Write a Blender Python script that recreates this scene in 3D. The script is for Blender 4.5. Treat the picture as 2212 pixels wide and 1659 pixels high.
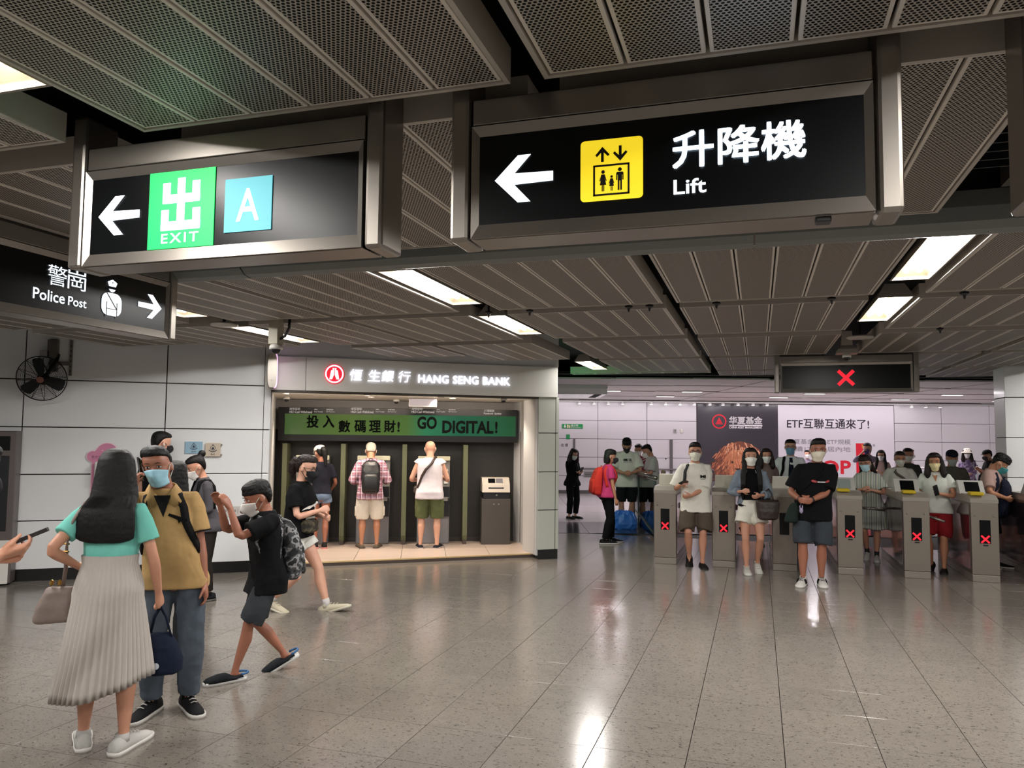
import bpy, bmesh, math, random
import numpy as np
from mathutils import Vector, Matrix, noise
random.seed(7)
for o in list(bpy.data.objects): bpy.data.objects.remove(o)
SC = bpy.context.scene
COL = SC.collection
rad = math.radians

# ------------------------------------------------------------------ camera
FPX, IW, IH, CXP, CYP, CAMH = 1688.0, 2212, 1659, 1106.0, 829.5, 1.70
YAW, PIT, ROL = rad(17.46), rad(3.93), rad(0.57)
_fh = Vector((-math.sin(YAW), math.cos(YAW), 0)); _r = Vector((math.cos(YAW), math.sin(YAW), 0))
FWD = _fh*math.cos(PIT) + Vector((0, 0, 1))*math.sin(PIT)
_u = _r.cross(FWD)
RGT = _r*math.cos(ROL) + _u*math.sin(ROL)
UPV = -_r*math.sin(ROL) + _u*math.cos(ROL)
EYE = Vector((0, 0, CAMH))
cd = bpy.data.cameras.new('camera'); cam = bpy.data.objects.new('camera', cd); COL.objects.link(cam)
M3 = Matrix((RGT, UPV, -FWD)).transposed()
cam.matrix_world = Matrix.Translation(EYE) @ M3.to_4x4()
cd.sensor_fit = 'HORIZONTAL'; cd.sensor_width = 36.0; cd.lens = FPX/IW*36.0
cd.clip_start = 0.05; cd.clip_end = 200
SC.camera = cam
# ------------------------------------------------------------------ world, exposure
w = bpy.data.worlds.new('world'); SC.world = w; w.use_nodes = True
bg = w.node_tree.nodes['Background']; bg.inputs[0].default_value = (1.0, 0.96, 0.93, 1); bg.inputs[1].default_value = 0.62
vs = SC.view_settings
vs.view_transform = 'Standard'; vs.look = 'None'; vs.gamma = 1.0; vs.exposure = 0.0; vs.use_curve_mapping = False
# lamp powers (W) and colours, used by the lamp builders below
P_TROFFER, C_TROFFER = 36.0, (1.0, 0.972, 0.94)
P_FARWASH, C_FAR = 14.0, (1.0, 0.92, 0.955)
P_FARCEIL = 46.0
P_SPOT, C_SPOT = 24.0, (1.0, 0.84, 0.68)
P_ALCOVE_FILL = 30.0
E_SIGN = 1.35

# ------------------------------------------------------------------ unprojection (pixel of the 2212x1659 frame -> point on a world plane)
def ray(x, y): return FWD + RGT*((x-CXP)/FPX) - UPV*((y-CYP)/FPX)
def hit(x, y, p0, n):
    d = ray(x, y); return EYE + d*((Vector(p0)-EYE).dot(n)/d.dot(n))
def onz(x, y, z=0.0): return hit(x, y, (0, 0, z), Vector((0, 0, 1)))
def ony(x, y, Y): return hit(x, y, (0, Y, 0), Vector((0, 1, 0)))
def onx(x, y, X): return hit(x, y, (X, 0, 0), Vector((1, 0, 0)))
class Frame:            # vertical wall frame: local x along the wall, local -y into the room, z up
    def __init__(s, o, deg):
        s.o = Vector(o); s.a = rad(deg); s.e = Vector((math.cos(s.a), math.sin(s.a), 0)); s.n = Vector((-math.sin(s.a), math.cos(s.a), 0))
    def pt(s, x, y, z=0): return s.o + s.e*x + s.n*y + Vector((0, 0, z))
    def px(s, X, Y, y=0.0):   # -> local (x, z) of a pixel on the plane local-y = y
        p = hit(X, Y, s.o + s.n*y, s.n) - s.o
        return p.dot(s.e), p.z
    def floor(s, X, Y, z=0):
        p = onz(X, Y, z) - s.o; return p.dot(s.e), p.dot(s.n)

# ------------------------------------------------------------------ materials
def lin(h):
    if isinstance(h, (tuple, list)): return tuple(h[:3])
    h = h.lstrip('#'); c = [int(h[i:i+2], 16)/255 for i in (0, 2, 4)]
    return tuple(v/12.92 if v <= 0.04045 else ((v+0.055)/1.055)**2.4 for v in c)
_MC = {}
def mat(name, col=None, rough=0.6, metal=0.0, emit=0.0, var=0.0, vscale=30.0, bump=0.0, bscale=200.0, spec=None, coat=0.0, alpha=1.0, trans=0.0, build=None, stretch=None, sheen=0.0):
    key = name
    if key in _MC: return _MC[key]
    m = bpy.data.materials.new(name); m.use_nodes = True; nt = m.node_tree; b = nt.nodes['Principled BSDF']
    c = lin(col) if col is not None else (0.5, 0.5, 0.5)
    b.inputs['Base Color'].default_value = (*c, 1); b.inputs['Roughness'].default_value = rough; b.inputs['Metallic'].default_value = metal
    if spec is not None: b.inputs['Specular IOR Level'].default_value = spec
    if coat: b.inputs['Coat Weight'].default_value = coat; b.inputs['Coat Roughness'].default_value = 0.1
    if sheen: b.inputs['Sheen Weight'].default_value = sheen
    if emit: b.inputs['Emission Color'].default_value = (*c, 1); b.inputs['Emission Strength'].default_value = emit
    if trans: b.inputs['Transmission Weight'].default_value = trans; b.inputs['IOR'].default_value = 1.45
    if alpha < 1: b.inputs['Alpha'].default_value = alpha
    N, L = nt.nodes, nt.links
    tc = None
    def coords():
        t = N.new('ShaderNodeTexCoord'); out = t.outputs['Object']
        if stretch:
            mp = N.new('ShaderNodeMapping'); mp.inputs['Scale'].default_value = stretch; L.new(out, mp.inputs[0]); out = mp.outputs[0]
        return out
    if var:
        tc = coords(); n = N.new('ShaderNodeTexNoise'); n.inputs['Scale'].default_value = vscale; n.inputs['Detail'].default_value = 4
        L.new(tc, n.inputs['Vector'])
        mx = N.new('ShaderNodeMix'); mx.data_type = 'RGBA'
        mx.inputs[6].default_value = (*[v*(1-var) for v in c], 1); mx.inputs[7].default_value = (*[min(1, v*(1+var)) for v in c], 1)
        L.new(n.outputs['Fac'], mx.inputs[0]); L.new(mx.outputs[2], b.inputs['Base Color'])
    if bump:
        tc = tc or coords(); n = N.new('ShaderNodeTexNoise'); n.inputs['Scale'].default_value = bscale; n.inputs['Detail'].default_value = 3
        L.new(tc, n.inputs['Vector']); bp = N.new('ShaderNodeBump'); bp.inputs['Strength'].default_value = bump; bp.inputs['Distance'].default_value = 0.01
        L.new(n.outputs['Fac'], bp.inputs['Height']); L.new(bp.outputs[0], b.inputs['Normal'])
    if build: build(nt, b)
    _MC[key] = m
    return m
def math_node(nt, op, a, b=None, c=None):
    n = nt.nodes.new('ShaderNodeMath'); n.operation = op
    for i, v in enumerate((a, b, c)):
        if v is None: continue
        if isinstance(v, (int, float)): n.inputs[i].default_value = v
        else: nt.links.new(v, n.inputs[i])
    return n.outputs[0]
def mixc(nt, fac, a, b):
    mx = nt.nodes.new('ShaderNodeMix'); mx.data_type = 'RGBA'
    for i, v in ((0, fac), (6, a), (7, b)):
        if isinstance(v, (int, float)): mx.inputs[i].default_value = v
        elif isinstance(v, tuple): mx.inputs[i].default_value = (*v[:3], 1)
        else: nt.links.new(v, mx.inputs[i])
    return mx.outputs[2]

# ------------------------------------------------------------------ mesh builder
class MB:
    def __init__(s): s.v = []; s.f = []; s.mi = []; s.cur = 0
    def _add(s, vs_, fs):
        o = len(s.v); s.v += [tuple(v) for v in vs_]
        for f in fs: s.f.append(tuple(i+o for i in f)); s.mi.append(s.cur)
        return s
    def m(s, i): s.cur = i; return s
    def box(s, x0, x1, y0, y1, z0, z1):
        return s._add([(x0,y0,z0),(x1,y0,z0),(x1,y1,z0),(x0,y1,z0),(x0,y0,z1),(x1,y0,z1),(x1,y1,z1),(x0,y1,z1)],
            [(0,3,2,1),(4,5,6,7),(0,1,5,4),(1,2,6,5),(2,3,7,6),(3,0,4,7)])
    def cbox(s, c, sx, sy, sz, rot=None):
        o = len(s.v); s.box(-sx/2, sx/2, -sy/2, sy/2, -sz/2, sz/2)
        R = rot.to_3x3() if rot is not None else Matrix.Identity(3)
        for i in range(o, len(s.v)): s.v[i] = tuple(R @ Vector(s.v[i]) + Vector(c))
        return s
    def bbox(s, x0, x1, y0, y1, z0, z1, r=0.01):     # box with chamfered vertical and horizontal edges
        xs, ys, zs = (x0, x1), (y0, y1), (z0, z1)
        bm = bmesh.new(); bmesh.ops.create_cube(bm, size=1)
        for v in bm.verts: v.co = ((x0+x1)/2+v.co.x*(x1-x0), (y0+y1)/2+v.co.y*(y1-y0), (z0+z1)/2+v.co.z*(z1-z0))
        bmesh.ops.bevel(bm, geom=list(bm.edges), offset=r, segments=2, affect='EDGES', profile=0.5)
        return s.bm(bm)
    def bm(s, bm):
        bm.verts.index_update(); s._add([v.co[:] for v in bm.verts], [[v.index for v in f.verts] for f in bm.faces]); bm.free(); return s
    def loft(s, rings, cap=True, closed=True):
        n = len(rings[0]); vs_ = [p for r in rings for p in r]; fs = []
        for i in range(len(rings)-1):
            for j in range(n if closed else n-1):
                a = i*n+j; b = i*n+(j+1) % n; fs.append((a, b, b+n, a+n))
        if cap and closed:
            fs.append(tuple(range(n-1, -1, -1))); fs.append(tuple((len(rings)-1)*n+j for j in range(n)))
        return s._add(vs_, fs)
    def tube(s, pts, rad_, seg=10, cap=True, flat=1.0, up=None):
        pts = [Vector(p) for p in pts]; n = len(pts)
        rr = rad_ if isinstance(rad_, (list, tuple)) else [rad_]*n
        rings = []; ref = Vector(up) if up else None
        for i, p in enumerate(pts):
            t = (pts[min(i+1, n-1)]-pts[max(i-1, 0)]).normalized()
            if ref is None:
                ref = Vector((1, 0, 0)) if abs(t.x) < 0.8 else Vector((0, 1, 0))
            a = (ref - t*ref.dot(t))
            if a.length < 1e-5: a = t.orthogonal()
            a.normalize(); b = t.cross(a); 
            if not up: ref = a
            r = rr[i]; ra, rb = (r if isinstance(r, (tuple, list)) else (r, r*flat))
            rings.append([p + a*ra*math.cos(k*2*math.pi/seg) + b*rb*math.sin(k*2*math.pi/seg) for k in range(seg)])
        return s.loft(rings, cap)
    def lathe(s, prof, c=(0, 0, 0), axis='z', seg=20):
        rings = []
        for r, h in prof:
            ring = []
            for k in range(seg):
                a = k*2*math.pi/seg; x, y = r*math.cos(a), r*math.sin(a)
                p = {'z': (x, y, h), 'y': (x, h, -y), 'x': (h, x, y)}[axis]
                ring.append((p[0]+c[0], p[1]+c[1], p[2]+c[2]))
            rings.append(ring)
        return s.loft(rings)
    def ell(s, c, r, seg=14, rot=None):
        R = rot.to_3x3() if rot is not None else Matrix.Identity(3); rings = []
        nl = max(6, seg//2+1)
        for i in range(nl+1):
            t = -math.pi/2 + math.pi*i/nl; t = max(-1.5, min(1.5, t))
            rings.append([Vector(c) + R @ Vector((r[0]*math.cos(t)*math.cos(2*math.pi*k/seg), r[1]*math.cos(t)*math.sin(2*math.pi*k/seg), r[2]*math.sin(t))) for k in range(seg)])
        return s.loft(rings)
    def prism(s, poly, y0, y1):                      # polygon in x,z extruded along y
        n = len(poly); vs_ = [(p[0], y0, p[1]) for p in poly]+[(p[0], y1, p[1]) for p in poly]
        a = sum(poly[i][0]*poly[(i+1) % n][1]-poly[(i+1) % n][0]*poly[i][1] for i in range(n))
        fr, bk = tuple(range(n)), tuple(range(2*n-1, n-1, -1))
        fs = [fr, bk] + [(i, i+n, (i+1) % n+n, (i+1) % n) for i in range(n)]
        if a < 0: fs = [tuple(reversed(f)) for f in fs]
        return s._add(vs_, fs)
    def prismx(s, poly, x0, x1):                     # polygon in y,z extruded along x
        n = len(poly); vs_ = [(x0, p[0], p[1]) for p in poly]+[(x1, p[0], p[1]) for p in poly]
        a = sum(poly[i][0]*poly[(i+1) % n][1]-poly[(i+1) % n][0]*poly[i][1] for i in range(n))
        fs = [tuple(range(n-1, -1, -1)), tuple(range(n, 2*n))] + [(i, (i+1) % n, (i+1) % n+n, i+n) for i in range(n)]
        if a < 0: fs = [tuple(reversed(f)) for f in fs]
        return s._add(vs_, fs)
    def mesh(s, name, mats, smooth=False):
        me = bpy.data.meshes.new(name); me.from_pydata(s.v, [], s.f); me.update()
        for m_ in (mats if isinstance(mats, (list, tuple)) else [mats]): me.materials.append(m_)
        me.polygons.foreach_set('material_index', s.mi)
        if smooth: me.polygons.foreach_set('use_smooth', [True]*len(me.polygons))
        return me
    def build(s, name, mats, parent=None, loc=None, smooth=False, label=None, kind=None, sharp=None, rz=None):
        me = s.mesh(name, mats, smooth)
        o = bpy.data.objects.new(name, me); COL.objects.link(o)
        if sharp: me.set_sharp_from_angle(angle=rad(sharp))
        if parent: o.parent = parent
        if loc is not None: o.location = loc
        if rz is not None: o.rotation_euler = (0, 0, rz)
        if label: o['label'] = label
        if kind: o['kind'] = kind
        return o
def tag(o, label=None, cat=None, group=None, kind=None):
    if label: o['label'] = label
    if cat: o['category'] = cat
    if group: o['group'] = group
    if kind: o['kind'] = kind
    return o
def empty(name, loc=(0, 0, 0), rz=0.0, label=None, cat=None, group=None, kind=None):
    o = bpy.data.objects.new(name, None); COL.objects.link(o); o.location = loc; o.rotation_euler = (0, 0, rz); o.empty_display_size = 0.1
    return tag(o, label, cat, group, kind)
def link(name, me, parent=None, loc=None, rz=None, label=None):
    o = bpy.data.objects.new(name, me); COL.objects.link(o)
    if parent: o.parent = parent
    if loc is not None: o.location = loc
    if rz is not None: o.rotation_euler = (0, 0, rz)
    if label: o['label'] = label
    return o
def copy_tree(o, parent=None):
    c = o.copy(); COL.objects.link(c)
    if parent is not None: c.parent = parent
    for ch in list(o.children): copy_tree(ch, c)
    return c
# ------------------------------------------------------------------ lettering (flat print, laid in the x,z plane facing -y)
def text_mesh(s, x, z, w_=None, h=None, m=None, bold=0.0, y=0.0, ext=0.0, space=1.0, shear=0.0):
    c = bpy.data.curves.new('lettering', 'FONT'); c.body = s; c.size = 1.0; cjk = any(ord(q_) > 0x2e80 for q_ in s); c.offset = 0 if cjk else bold; c.resolution_u = 3; c.space_character = space; c.shear = shear
    c.fill_mode = 'FRONT'
    if ext: c.extrude = 0.01; c.fill_mode = 'BOTH'
    o = bpy.data.objects.new('lettering', c); COL.objects.link(o)
    dg = bpy.context.evaluated_depsgraph_get(); me = bpy.data.meshes.new_from_object(o.evaluated_get(dg))
    COL.objects.unlink(o); bpy.data.objects.remove(o)
    if cjk and bold:
        vv = [v.co.copy() for v in me.vertices]; ff = [tuple(f.vertices) for f in me.polygons]; V_, F_ = [], []
        for dx, dy in ((-1, -1), (1, -1), (1, 1), (-1, 1)):
            o_ = len(V_); V_ += [(v.x+dx*bold*.9, v.y+dy*bold*.9, v.z) for v in vv]; F_ += [tuple(i+o_ for i in f) for f in ff]
        me = bpy.data.meshes.new('lettering'); me.from_pydata(V_, [], F_); me.update()
    n = len(me.vertices); co = np.empty(n*3, np.float32); me.vertices.foreach_get('co', co); co = co.reshape(n, 3)
    lo, hi = co.min(0), co.max(0); sx = sy = 1
    if h: sy = h/(hi[1]-lo[1]); sx = sy
    if w_:
        sx = w_/(hi[0]-lo[0])
        if not h: sy = sx
    out = np.stack([x+(co[:, 0]-lo[0])*sx, y-(co[:, 2]*(ext/0.01) if ext else 0*co[:, 2]), z+(co[:, 1]-lo[1])*sy], 1)
    me.vertices.foreach_set('co', out.astype(np.float32).ravel()); me.update()
    me.materials.clear(); me.materials.append(m)
    me.polygons.foreach_set('material_index', [0]*len(me.polygons)); me.polygons.foreach_set('use_smooth', [False]*len(me.polygons))
    return me
def lettering(s, x, z, w_=None, h=None, m=None, parent=None, name='lettering', **k):
    return link(name, text_mesh(s, x, z, w_, h, m, **k), parent)
# ================================================================== materials of the place
def _granite(nt, b):
    N, L = nt.nodes, nt.links
    g = N.new('ShaderNodeNewGeometry'); pos = g.outputs['Position']
    # tint of each tile
    sc = N.new('ShaderNodeVectorMath'); sc.operation = 'SCALE'; sc.inputs['Scale'].default_value = 1/0.502; ad = N.new('ShaderNodeVectorMath'); ad.inputs[1].default_value = (0.757, 0.275, 0.0)
    L.new(pos, sc.inputs[0]); L.new(sc.outputs[0], ad.inputs[0])
    fl = N.new('ShaderNodeVectorMath'); fl.operation = 'FLOOR'; L.new(ad.outputs[0], fl.inputs[0])
    wn = N.new('ShaderNodeTexWhiteNoise'); L.new(fl.outputs[0], wn.inputs['Vector'])
    off = N.new('ShaderNodeVectorMath'); off.operation = 'MULTIPLY_ADD'; L.new(wn.outputs['Color'], off.inputs[0]); off.inputs[1].default_value = (9, 9, 9); L.new(pos, off.inputs[2])
    def ns(scale, det, rough=0.6, st=(1, 1, 1)):
        mp = N.new('ShaderNodeMapping'); mp.inputs['Scale'].default_value = st; L.new(off.outputs[0], mp.inputs[0])
        n = N.new('ShaderNodeTexNoise'); n.inputs['Scale'].default_value = scale; n.inputs['Detail'].default_value = det; n.inputs['Roughness'].default_value = rough
        L.new(mp.outputs[0], n.inputs['Vector']); return n.outputs['Fac']
    f1 = ns(40, 4, 0.68, (1, 1.5, 1)); f2 = ns(130, 2); f3 = ns(9, 3)
    dark = math_node(nt, 'SMOOTH_MIN', 1.0, math_node(nt, 'MULTIPLY', math_node(nt, 'MAXIMUM', math_node(nt, 'SUBTRACT', f1, 0.565), 0.0), 9.0), 0.1)
    light = math_node(nt, 'MINIMUM', math_node(nt, 'MULTIPLY', math_node(nt, 'MAXIMUM', math_node(nt, 'SUBTRACT', f2, 0.52), 0.0), 5.0), 1.0)
    base = mixc(nt, f3, lin('#67615a'), lin('#7a736b'))
    base = mixc(nt, math_node(nt, 'MULTIPLY', light, 0.4), base, lin('#9d958c'))
    base = mixc(nt, math_node(nt, 'MULTIPLY', dark, 0.95), base, lin('#35312e'))
    tint = math_node(nt, 'MULTIPLY_ADD', wn.outputs['Value'], 0.10, 0.95)
    mul = N.new('ShaderNodeVectorMath'); mul.operation = 'SCALE'; L.new(base, mul.inputs[0]); L.new(tint, mul.inputs['Scale'])
    L.new(mul.outputs[0], b.inputs['Base Color'])
    bp = N.new('ShaderNodeBump'); bp.inputs['Strength'].default_value = 0.05; bp.inputs['Distance'].default_value = 0.004; L.new(f2, bp.inputs['Height']); L.new(bp.outputs[0], b.inputs['Normal'])
    b.inputs['Roughness'].default_value = 0.17
M_FLOOR = mat('polished_granite', '#90867c', 0.2, build=_granite)
M_JOINT = mat('floor_joint', '#37322e', 0.8)
def _perf(pitch, hole, col):
    def f(nt, b):
        N, L = nt.nodes, nt.links
        g = N.new('ShaderNodeNewGeometry'); sp = N.new('ShaderNodeSeparateXYZ'); L.new(g.outputs['Position'], sp.inputs[0])
        x, y = sp.outputs[0], sp.outputs[1]; px, py = pitch, pitch*1.732
        def d2(ox, oy):
            fx = math_node(nt, 'MULTIPLY', math_node(nt, 'SUBTRACT', math_node(nt, 'FRACT', math_node(nt, 'MULTIPLY_ADD', x, 1/px, ox+50)), 0.5), px)
            fy = math_node(nt, 'MULTIPLY', math_node(nt, 'SUBTRACT', math_node(nt, 'FRACT', math_node(nt, 'MULTIPLY_ADD', y, 1/py, oy+50)), 0.5), py)
            return math_node(nt, 'ADD', math_node(nt, 'MULTIPLY', fx, fx), math_node(nt, 'MULTIPLY', fy, fy))
        d = math_node(nt, 'MINIMUM', d2(0, 0), d2(0.5, 0.5))
        h = math_node(nt, 'LESS_THAN', d, (hole*pitch/2)**2)
        tc = N.new('ShaderNodeTexCoord'); s2 = N.new('ShaderNodeSeparateXYZ'); L.new(tc.outputs['Generated'], s2.inputs[0])
        ex = math_node(nt, 'LESS_THAN', math_node(nt, 'ABSOLUTE', math_node(nt, 'SUBTRACT', s2.outputs[0], 0.5)), 0.445)
        ey = math_node(nt, 'LESS_THAN', math_node(nt, 'ABSOLUTE', math_node(nt, 'SUBTRACT', s2.outputs[1], 0.5)), 0.494)
        h = math_node(nt, 'MULTIPLY', h, math_node(nt, 'MULTIPLY', ex, ey))
        L.new(mixc(nt, h, mixc(nt, math_node(nt, 'MULTIPLY', ex, ey), lin('#cdc5bb'), lin(col)), lin('#070605')), b.inputs['Base Color'])
        L.new(math_node(nt, 'MULTIPLY_ADD', h, -0.45, 0.5), b.inputs['Specular IOR Level'])
    return f
M_PERF = mat('perforated_panel', '#b5aca0', 0.5, build=_perf(0.0138, 0.70, '#9d958c'))
M_TRAY = mat('tray_frame', '#aaa39a', 0.42)
M_VOID = mat('ceiling_void', '#141211', 0.95, var=0.3, vscale=3)
M_BEAM = mat('duct_grey', '#6c706e', 0.45)
M_SS = mat('brushed_steel', '#938d86', 0.34, metal=0.9, bump=0.02, bscale=300, stretch=(1, 1, 12))
M_SSD = mat('dark_steel', '#6a645d', 0.36, metal=0.8)
M_WALL = mat('enamel_panel', '#dedfe0', 0.32, coat=0.15, var=0.02, vscale=2)
M_WALLJ = mat('wall_joint', '#1b1a1a', 0.8)
M_BLACK = mat('black_plinth', '#0c0c0c', 0.35)
M_FAR = mat('far_wall_panel', '#cdc8cc', 0.3, coat=0.2)
M_FARJ = mat('far_wall_joint', '#6a6468', 0.7)
M_LIT = mat('lamp_tube', (1.0, 0.95, 0.88), 0.5, emit=9.0)
M_REFL = mat('lamp_reflector', '#e9dcc6', 0.35)
M_SIGNB = mat('sign_black', '#06080a', 0.3, spec=0.25)
M_GLY = mat('sign_white_glow', (0.80, 0.88, 0.95), 0.5, emit=E_SIGN)
M_GRN = mat('sign_green_glow', (0.0, 0.55, 0.085), 0.5, emit=1.5)
M_TEAL = mat('sign_teal_glow', (0.08, 0.42, 0.48), 0.5, emit=0.85)
M_YEL = mat('sign_yellow_glow', (0.86, 0.64, 0.02), 0.5, emit=0.9)
M_YELK = mat('sign_yellow_print', '#100d06', 0.5)
M_REDX = mat('red_led', (0.95, 0.012, 0.03), 0.5, emit=1.0)
M_WHITE = mat('white_plastic', '#d9d6d0', 0.4)
M_DARK = mat('dark_plastic', '#15151a', 0.4)
M_GREYP = mat('grey_paint', '#a19d9b', 0.45)

# ================================================================== floor
CZ = 2.75
TP, TX0, TY0 = 0.502, -0.382, 4.38
floor = MB().box(-14, 16, -8, 32, -0.12, -0.012).build('floor', M_JOINT, kind='structure')
tile_me = MB().bbox(-0.2490, 0.2490, -0.2490, 0.2490, -0.012, 0.0, 0.0012).mesh('tile', M_FLOOR)
tl = []
WA = Frame((-8.24, 6.87, 0), 35.94)      # the fan wall and the bank front
for i in range(-26, 33):
    for j in range(-24, 19):
        x, y = TX0+(i+0.5)*TP, TY0+(j+0.5)*TP
        lp = Vector((x, y, 0))-WA.o
        if lp.dot(WA.n) > 0.45 and lp.dot(WA.e) < 6.9: continue
        d = Vector((x, y, 0)) - Vector((0, 0, 0)); z_ = d.dot(_fh); lat = d.dot(_r)
        vis = z_ > 2.0 and abs(lat) < z_*0.67+0.4 and x > -9
        tl.append(((z_ if vis else 99+d.length), x, y))
tl.sort()
for d, x, y in tl[:300]: link('tile', tile_me, floor, (x, y, 0))
mb = MB()
for d, x, y in tl[300:]: mb.box(x-0.2496, x+0.2496, y-0.2496, y+0.2496, -0.012, 0.0)
mb.build('tile', M_FLOOR, floor, kind='stuff')
# polished dark granite band and pale paving behind the gates, square to the far wall
FW = Frame(tuple(Vector((-5.76, 23.61, 0)) - Vector((math.cos(YAW), math.sin(YAW), 0))*1.573), math.degrees(YAW))  # far wall, local x = t
M_BAND = mat('dark_granite', '#3f3f45', 0.16, var=0.15, vscale=40)
M_PALE = mat('pale_paving', '#bdb5b6', 0.16, var=0.08, vscale=20)
pale = MB()
for k in range(18):
    for r_ in range(4): pale.box(-4+k*1.35, -4+k*1.35+1.342, -8.2+r_*2.05, -8.2+r_*2.05+2.042, -0.011, 0.004)
band_y = -10.05
o = MB()
for k in range(26): o.box(-4+k*0.9, -4+k*0.9+0.894, band_y, -8.24, -0.011, 0.004)
for nm, b_, mm in (('dark_band', o, M_BAND), ('paving', pale, M_PALE)):
    ob = b_.build(nm, mm, floor, kind='stuff'); ob.location = FW.o; ob.rotation_euler = (0, 0, FW.a)

# ================================================================== ceiling: void slab, trays of six perforated panels
ceiling = MB().box(-14, 16, -8, 32, 3.25, 3.4).build('ceiling', M_VOID, kind='structure')
PANEL_CACHE = {}
def tray(x0, x1, y0, y1, n, z=CZ, h=0.10):
    """shallow metal tray: rim all round, n perforated panels inside"""
    t = 0.016
    mb = MB()
    mb.box(x0, x1, y0, y0+t, z, z+h); mb.box(x0, x1, y1-t, y1, z, z+h); mb.box(x0, x0+t, y0+t, y1-t, z, z+h); mb.box(x1-t, x1, y0+t, y1-t, z, z+h)
    mb.box(x0, x1, y0, y1, z+h, z+h+0.01)
    tr = mb.build('ceiling_tray', M_TRAY, ceiling)
    wp = (x1-x0-2*t)/n; ln = y1-y0-2*t
    key = (round(wp, 3), round(ln, 3))
    if key not in PANEL_CACHE: PANEL_CACHE[key] = MB().bbox(-wp/2+0.005, wp/2-0.005, -ln/2+0.003, ln/2-0.003, 0, 0.02, 0.003).mesh('panel', M_PERF)
    for k in range(n): link('panel', PANEL_CACHE[key], tr, (x0+t+wp*(k+0.5), (y0+y1)/2, z+0.004))
ROWS = [(-3.9, -2.15), (-1.75, 0.0), (0.40, 2.15), (2.33, 3.95), (4.36, 6.08), (6.30, 7.97), (8.28, 10.12), (10.36, 12.2)]
TCOL = [(-2.03, -0.69, 6), (-0.585, 0.80, 6), (1.14, 2.52, 6), (2.62, 3.98, 6), (4.35, 5.7, 6), (-3.52, -2.38, 5), (-4.62, -3.60, 4), (-6.1, -5.12, 4), (-7.3, -6.2, 4)]
for (y0, y1) in ROWS:
    for (x0, x1, n) in TCOL:
        # keep trays out of the fan wall / bank and off the bulkhead
        c = Vector((x0, y1, 0)) - WA.o
        if c.dot(WA.n) > 0.0 and c.dot(WA.e) < 6.95:
            ye = WA.o.y + (x0+0.0-WA.o.x)*math.tan(WA.a) - 0.03
            if ye - y0 < 0.45: continue
            tray(x0, x1, y0, min(y1, ye), n); continue
        tray(x0, x1, y0, y1, n)
for (x0, x1, n) in TCOL[1:5]:
    tray(x0, x1, 12.38, 13.1+(x0+1)*0.28, n)
tray(-2.9, -0.69, 12.38, 12.62, 6)
# long duct beam across the hall
bp_ = []
for a in range(0, 100, 18): bp_.append((3.99+0.03*(1-math.cos(rad(a-0)))*0-0.0, 0))
duct = MB()
prof = [(4.00, 2.86), (3.985, 2.78), (4.0, 2.715), (4.04, 2.685), (4.10, 2.675), (4.17, 2.69), (4.20, 2.73), (4.20, 2.78), (4.24, 2.80), (4.24, 2.86)]
x = -6.0
for k in range(4): duct.prismx(prof, x, x+2.99); x += 3.0
tag(duct.build('cable_trunking', M_BEAM), 'long grey cable trunking running across the ceiling behind the hanging signs', 'trunking')
# bulkhead (glossy white) where the low ceiling ends, then the further ceiling
BH = Frame(tuple(onz(1213, 809, CZ)), math.degrees(math.atan2(14.64-12.53, 4.06+3.08)))
M_BULK = mat('gloss_white', '#e4e0e1', 0.12, coat=0.8)
blk = MB().box(-1.5, 9.5, 0.012, 3.3, 2.765, 2.90).build('trim_1', M_FARJ, kind='structure'); blk.location = BH.o; blk.rotation_euler = (0, 0, BH.a)
for k in range(7):
    for r_ in range(2): MB().bbox(-1.5+k*1.57, -1.5+k*1.57+1.56, 0.0+r_*1.65, 1.64+r_*1.65, 2.745, 2.765, 0.003).build('panel', M_BULK, blk)
    MB().box(-1.5+k*1.57, -1.5+k*1.57+1.56, -0.004, 0.012, 2.745, 3.25).build('edge_panel', M_BULK, blk)
M_FCEIL = mat('far_ceiling', '#cfc9c7', 0.5, var=0.05, vscale=2)
fc = MB()
fceil = MB().box(-5, 18, -9.4, 0.6, 2.93, 2.98).build('ceiling_1', M_VOID, kind='structure'); fceil.location = FW.o; fceil.rotation_euler = (0, 0, FW.a)
strip_me = {}
for (ya, yb) in ((-9.1, -7.3), (-7.1, -5.3), (-5.0, -3.0), (-2.7, -0.9)):
    for k in range(15):
        key = round(yb-ya, 2)
        if key not in strip_me: strip_me[key] = MB().bbox(0.006, 1.494, 0, key, 0, 0.03, 0.004).mesh('panel', M_FCEIL)
        link('panel', strip_me[key], fceil, (-4+k*1.5, ya, 2.86+0.02*((k*7) % 3)/3))

# ================================================================== left wall with enamel panels
wl = MB().box(-4.5, 2.86, 0.02, 0.2, 0, 3.25).box(2.80, 2.86, 0.02, 0.5, 0, 2.28).build('wall_left', M_WALLJ, kind='structure'); wl.location = WA.o; wl.rotation_euler = (0, 0, WA.a)
ZJ = [0.13, 0.685, 1.22, 1.77, 2.325, 2.95]
for (x0, x1) in ((-4.4, -2.9), (-2.9, -1.39), (-1.39, 0.135), (0.135, 1.655), (1.655, 2.80)):
    for a, b_ in zip(ZJ, ZJ[1:]):
        MB().bbox(x0+0.006, x1-0.006, 0.0, 0.03, a+0.006, b_-0.006, 0.004).build('panel', M_WALL, wl)
for a, b_ in zip(ZJ, ZJ[1:]):
    MB().bbox(2.80, 2.88, 0.0, 0.24, a+0.006, b_-0.006, 0.004).build('panel', M_WALL, wl)
bb = MB().box(-4.5, 2.88, 0.004, 0.03, 0, 0.13).build('baseboard_left', M_BLACK, kind='structure'); bb.location = WA.o; bb.rotation_euler = (0, 0, WA.a)

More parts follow.
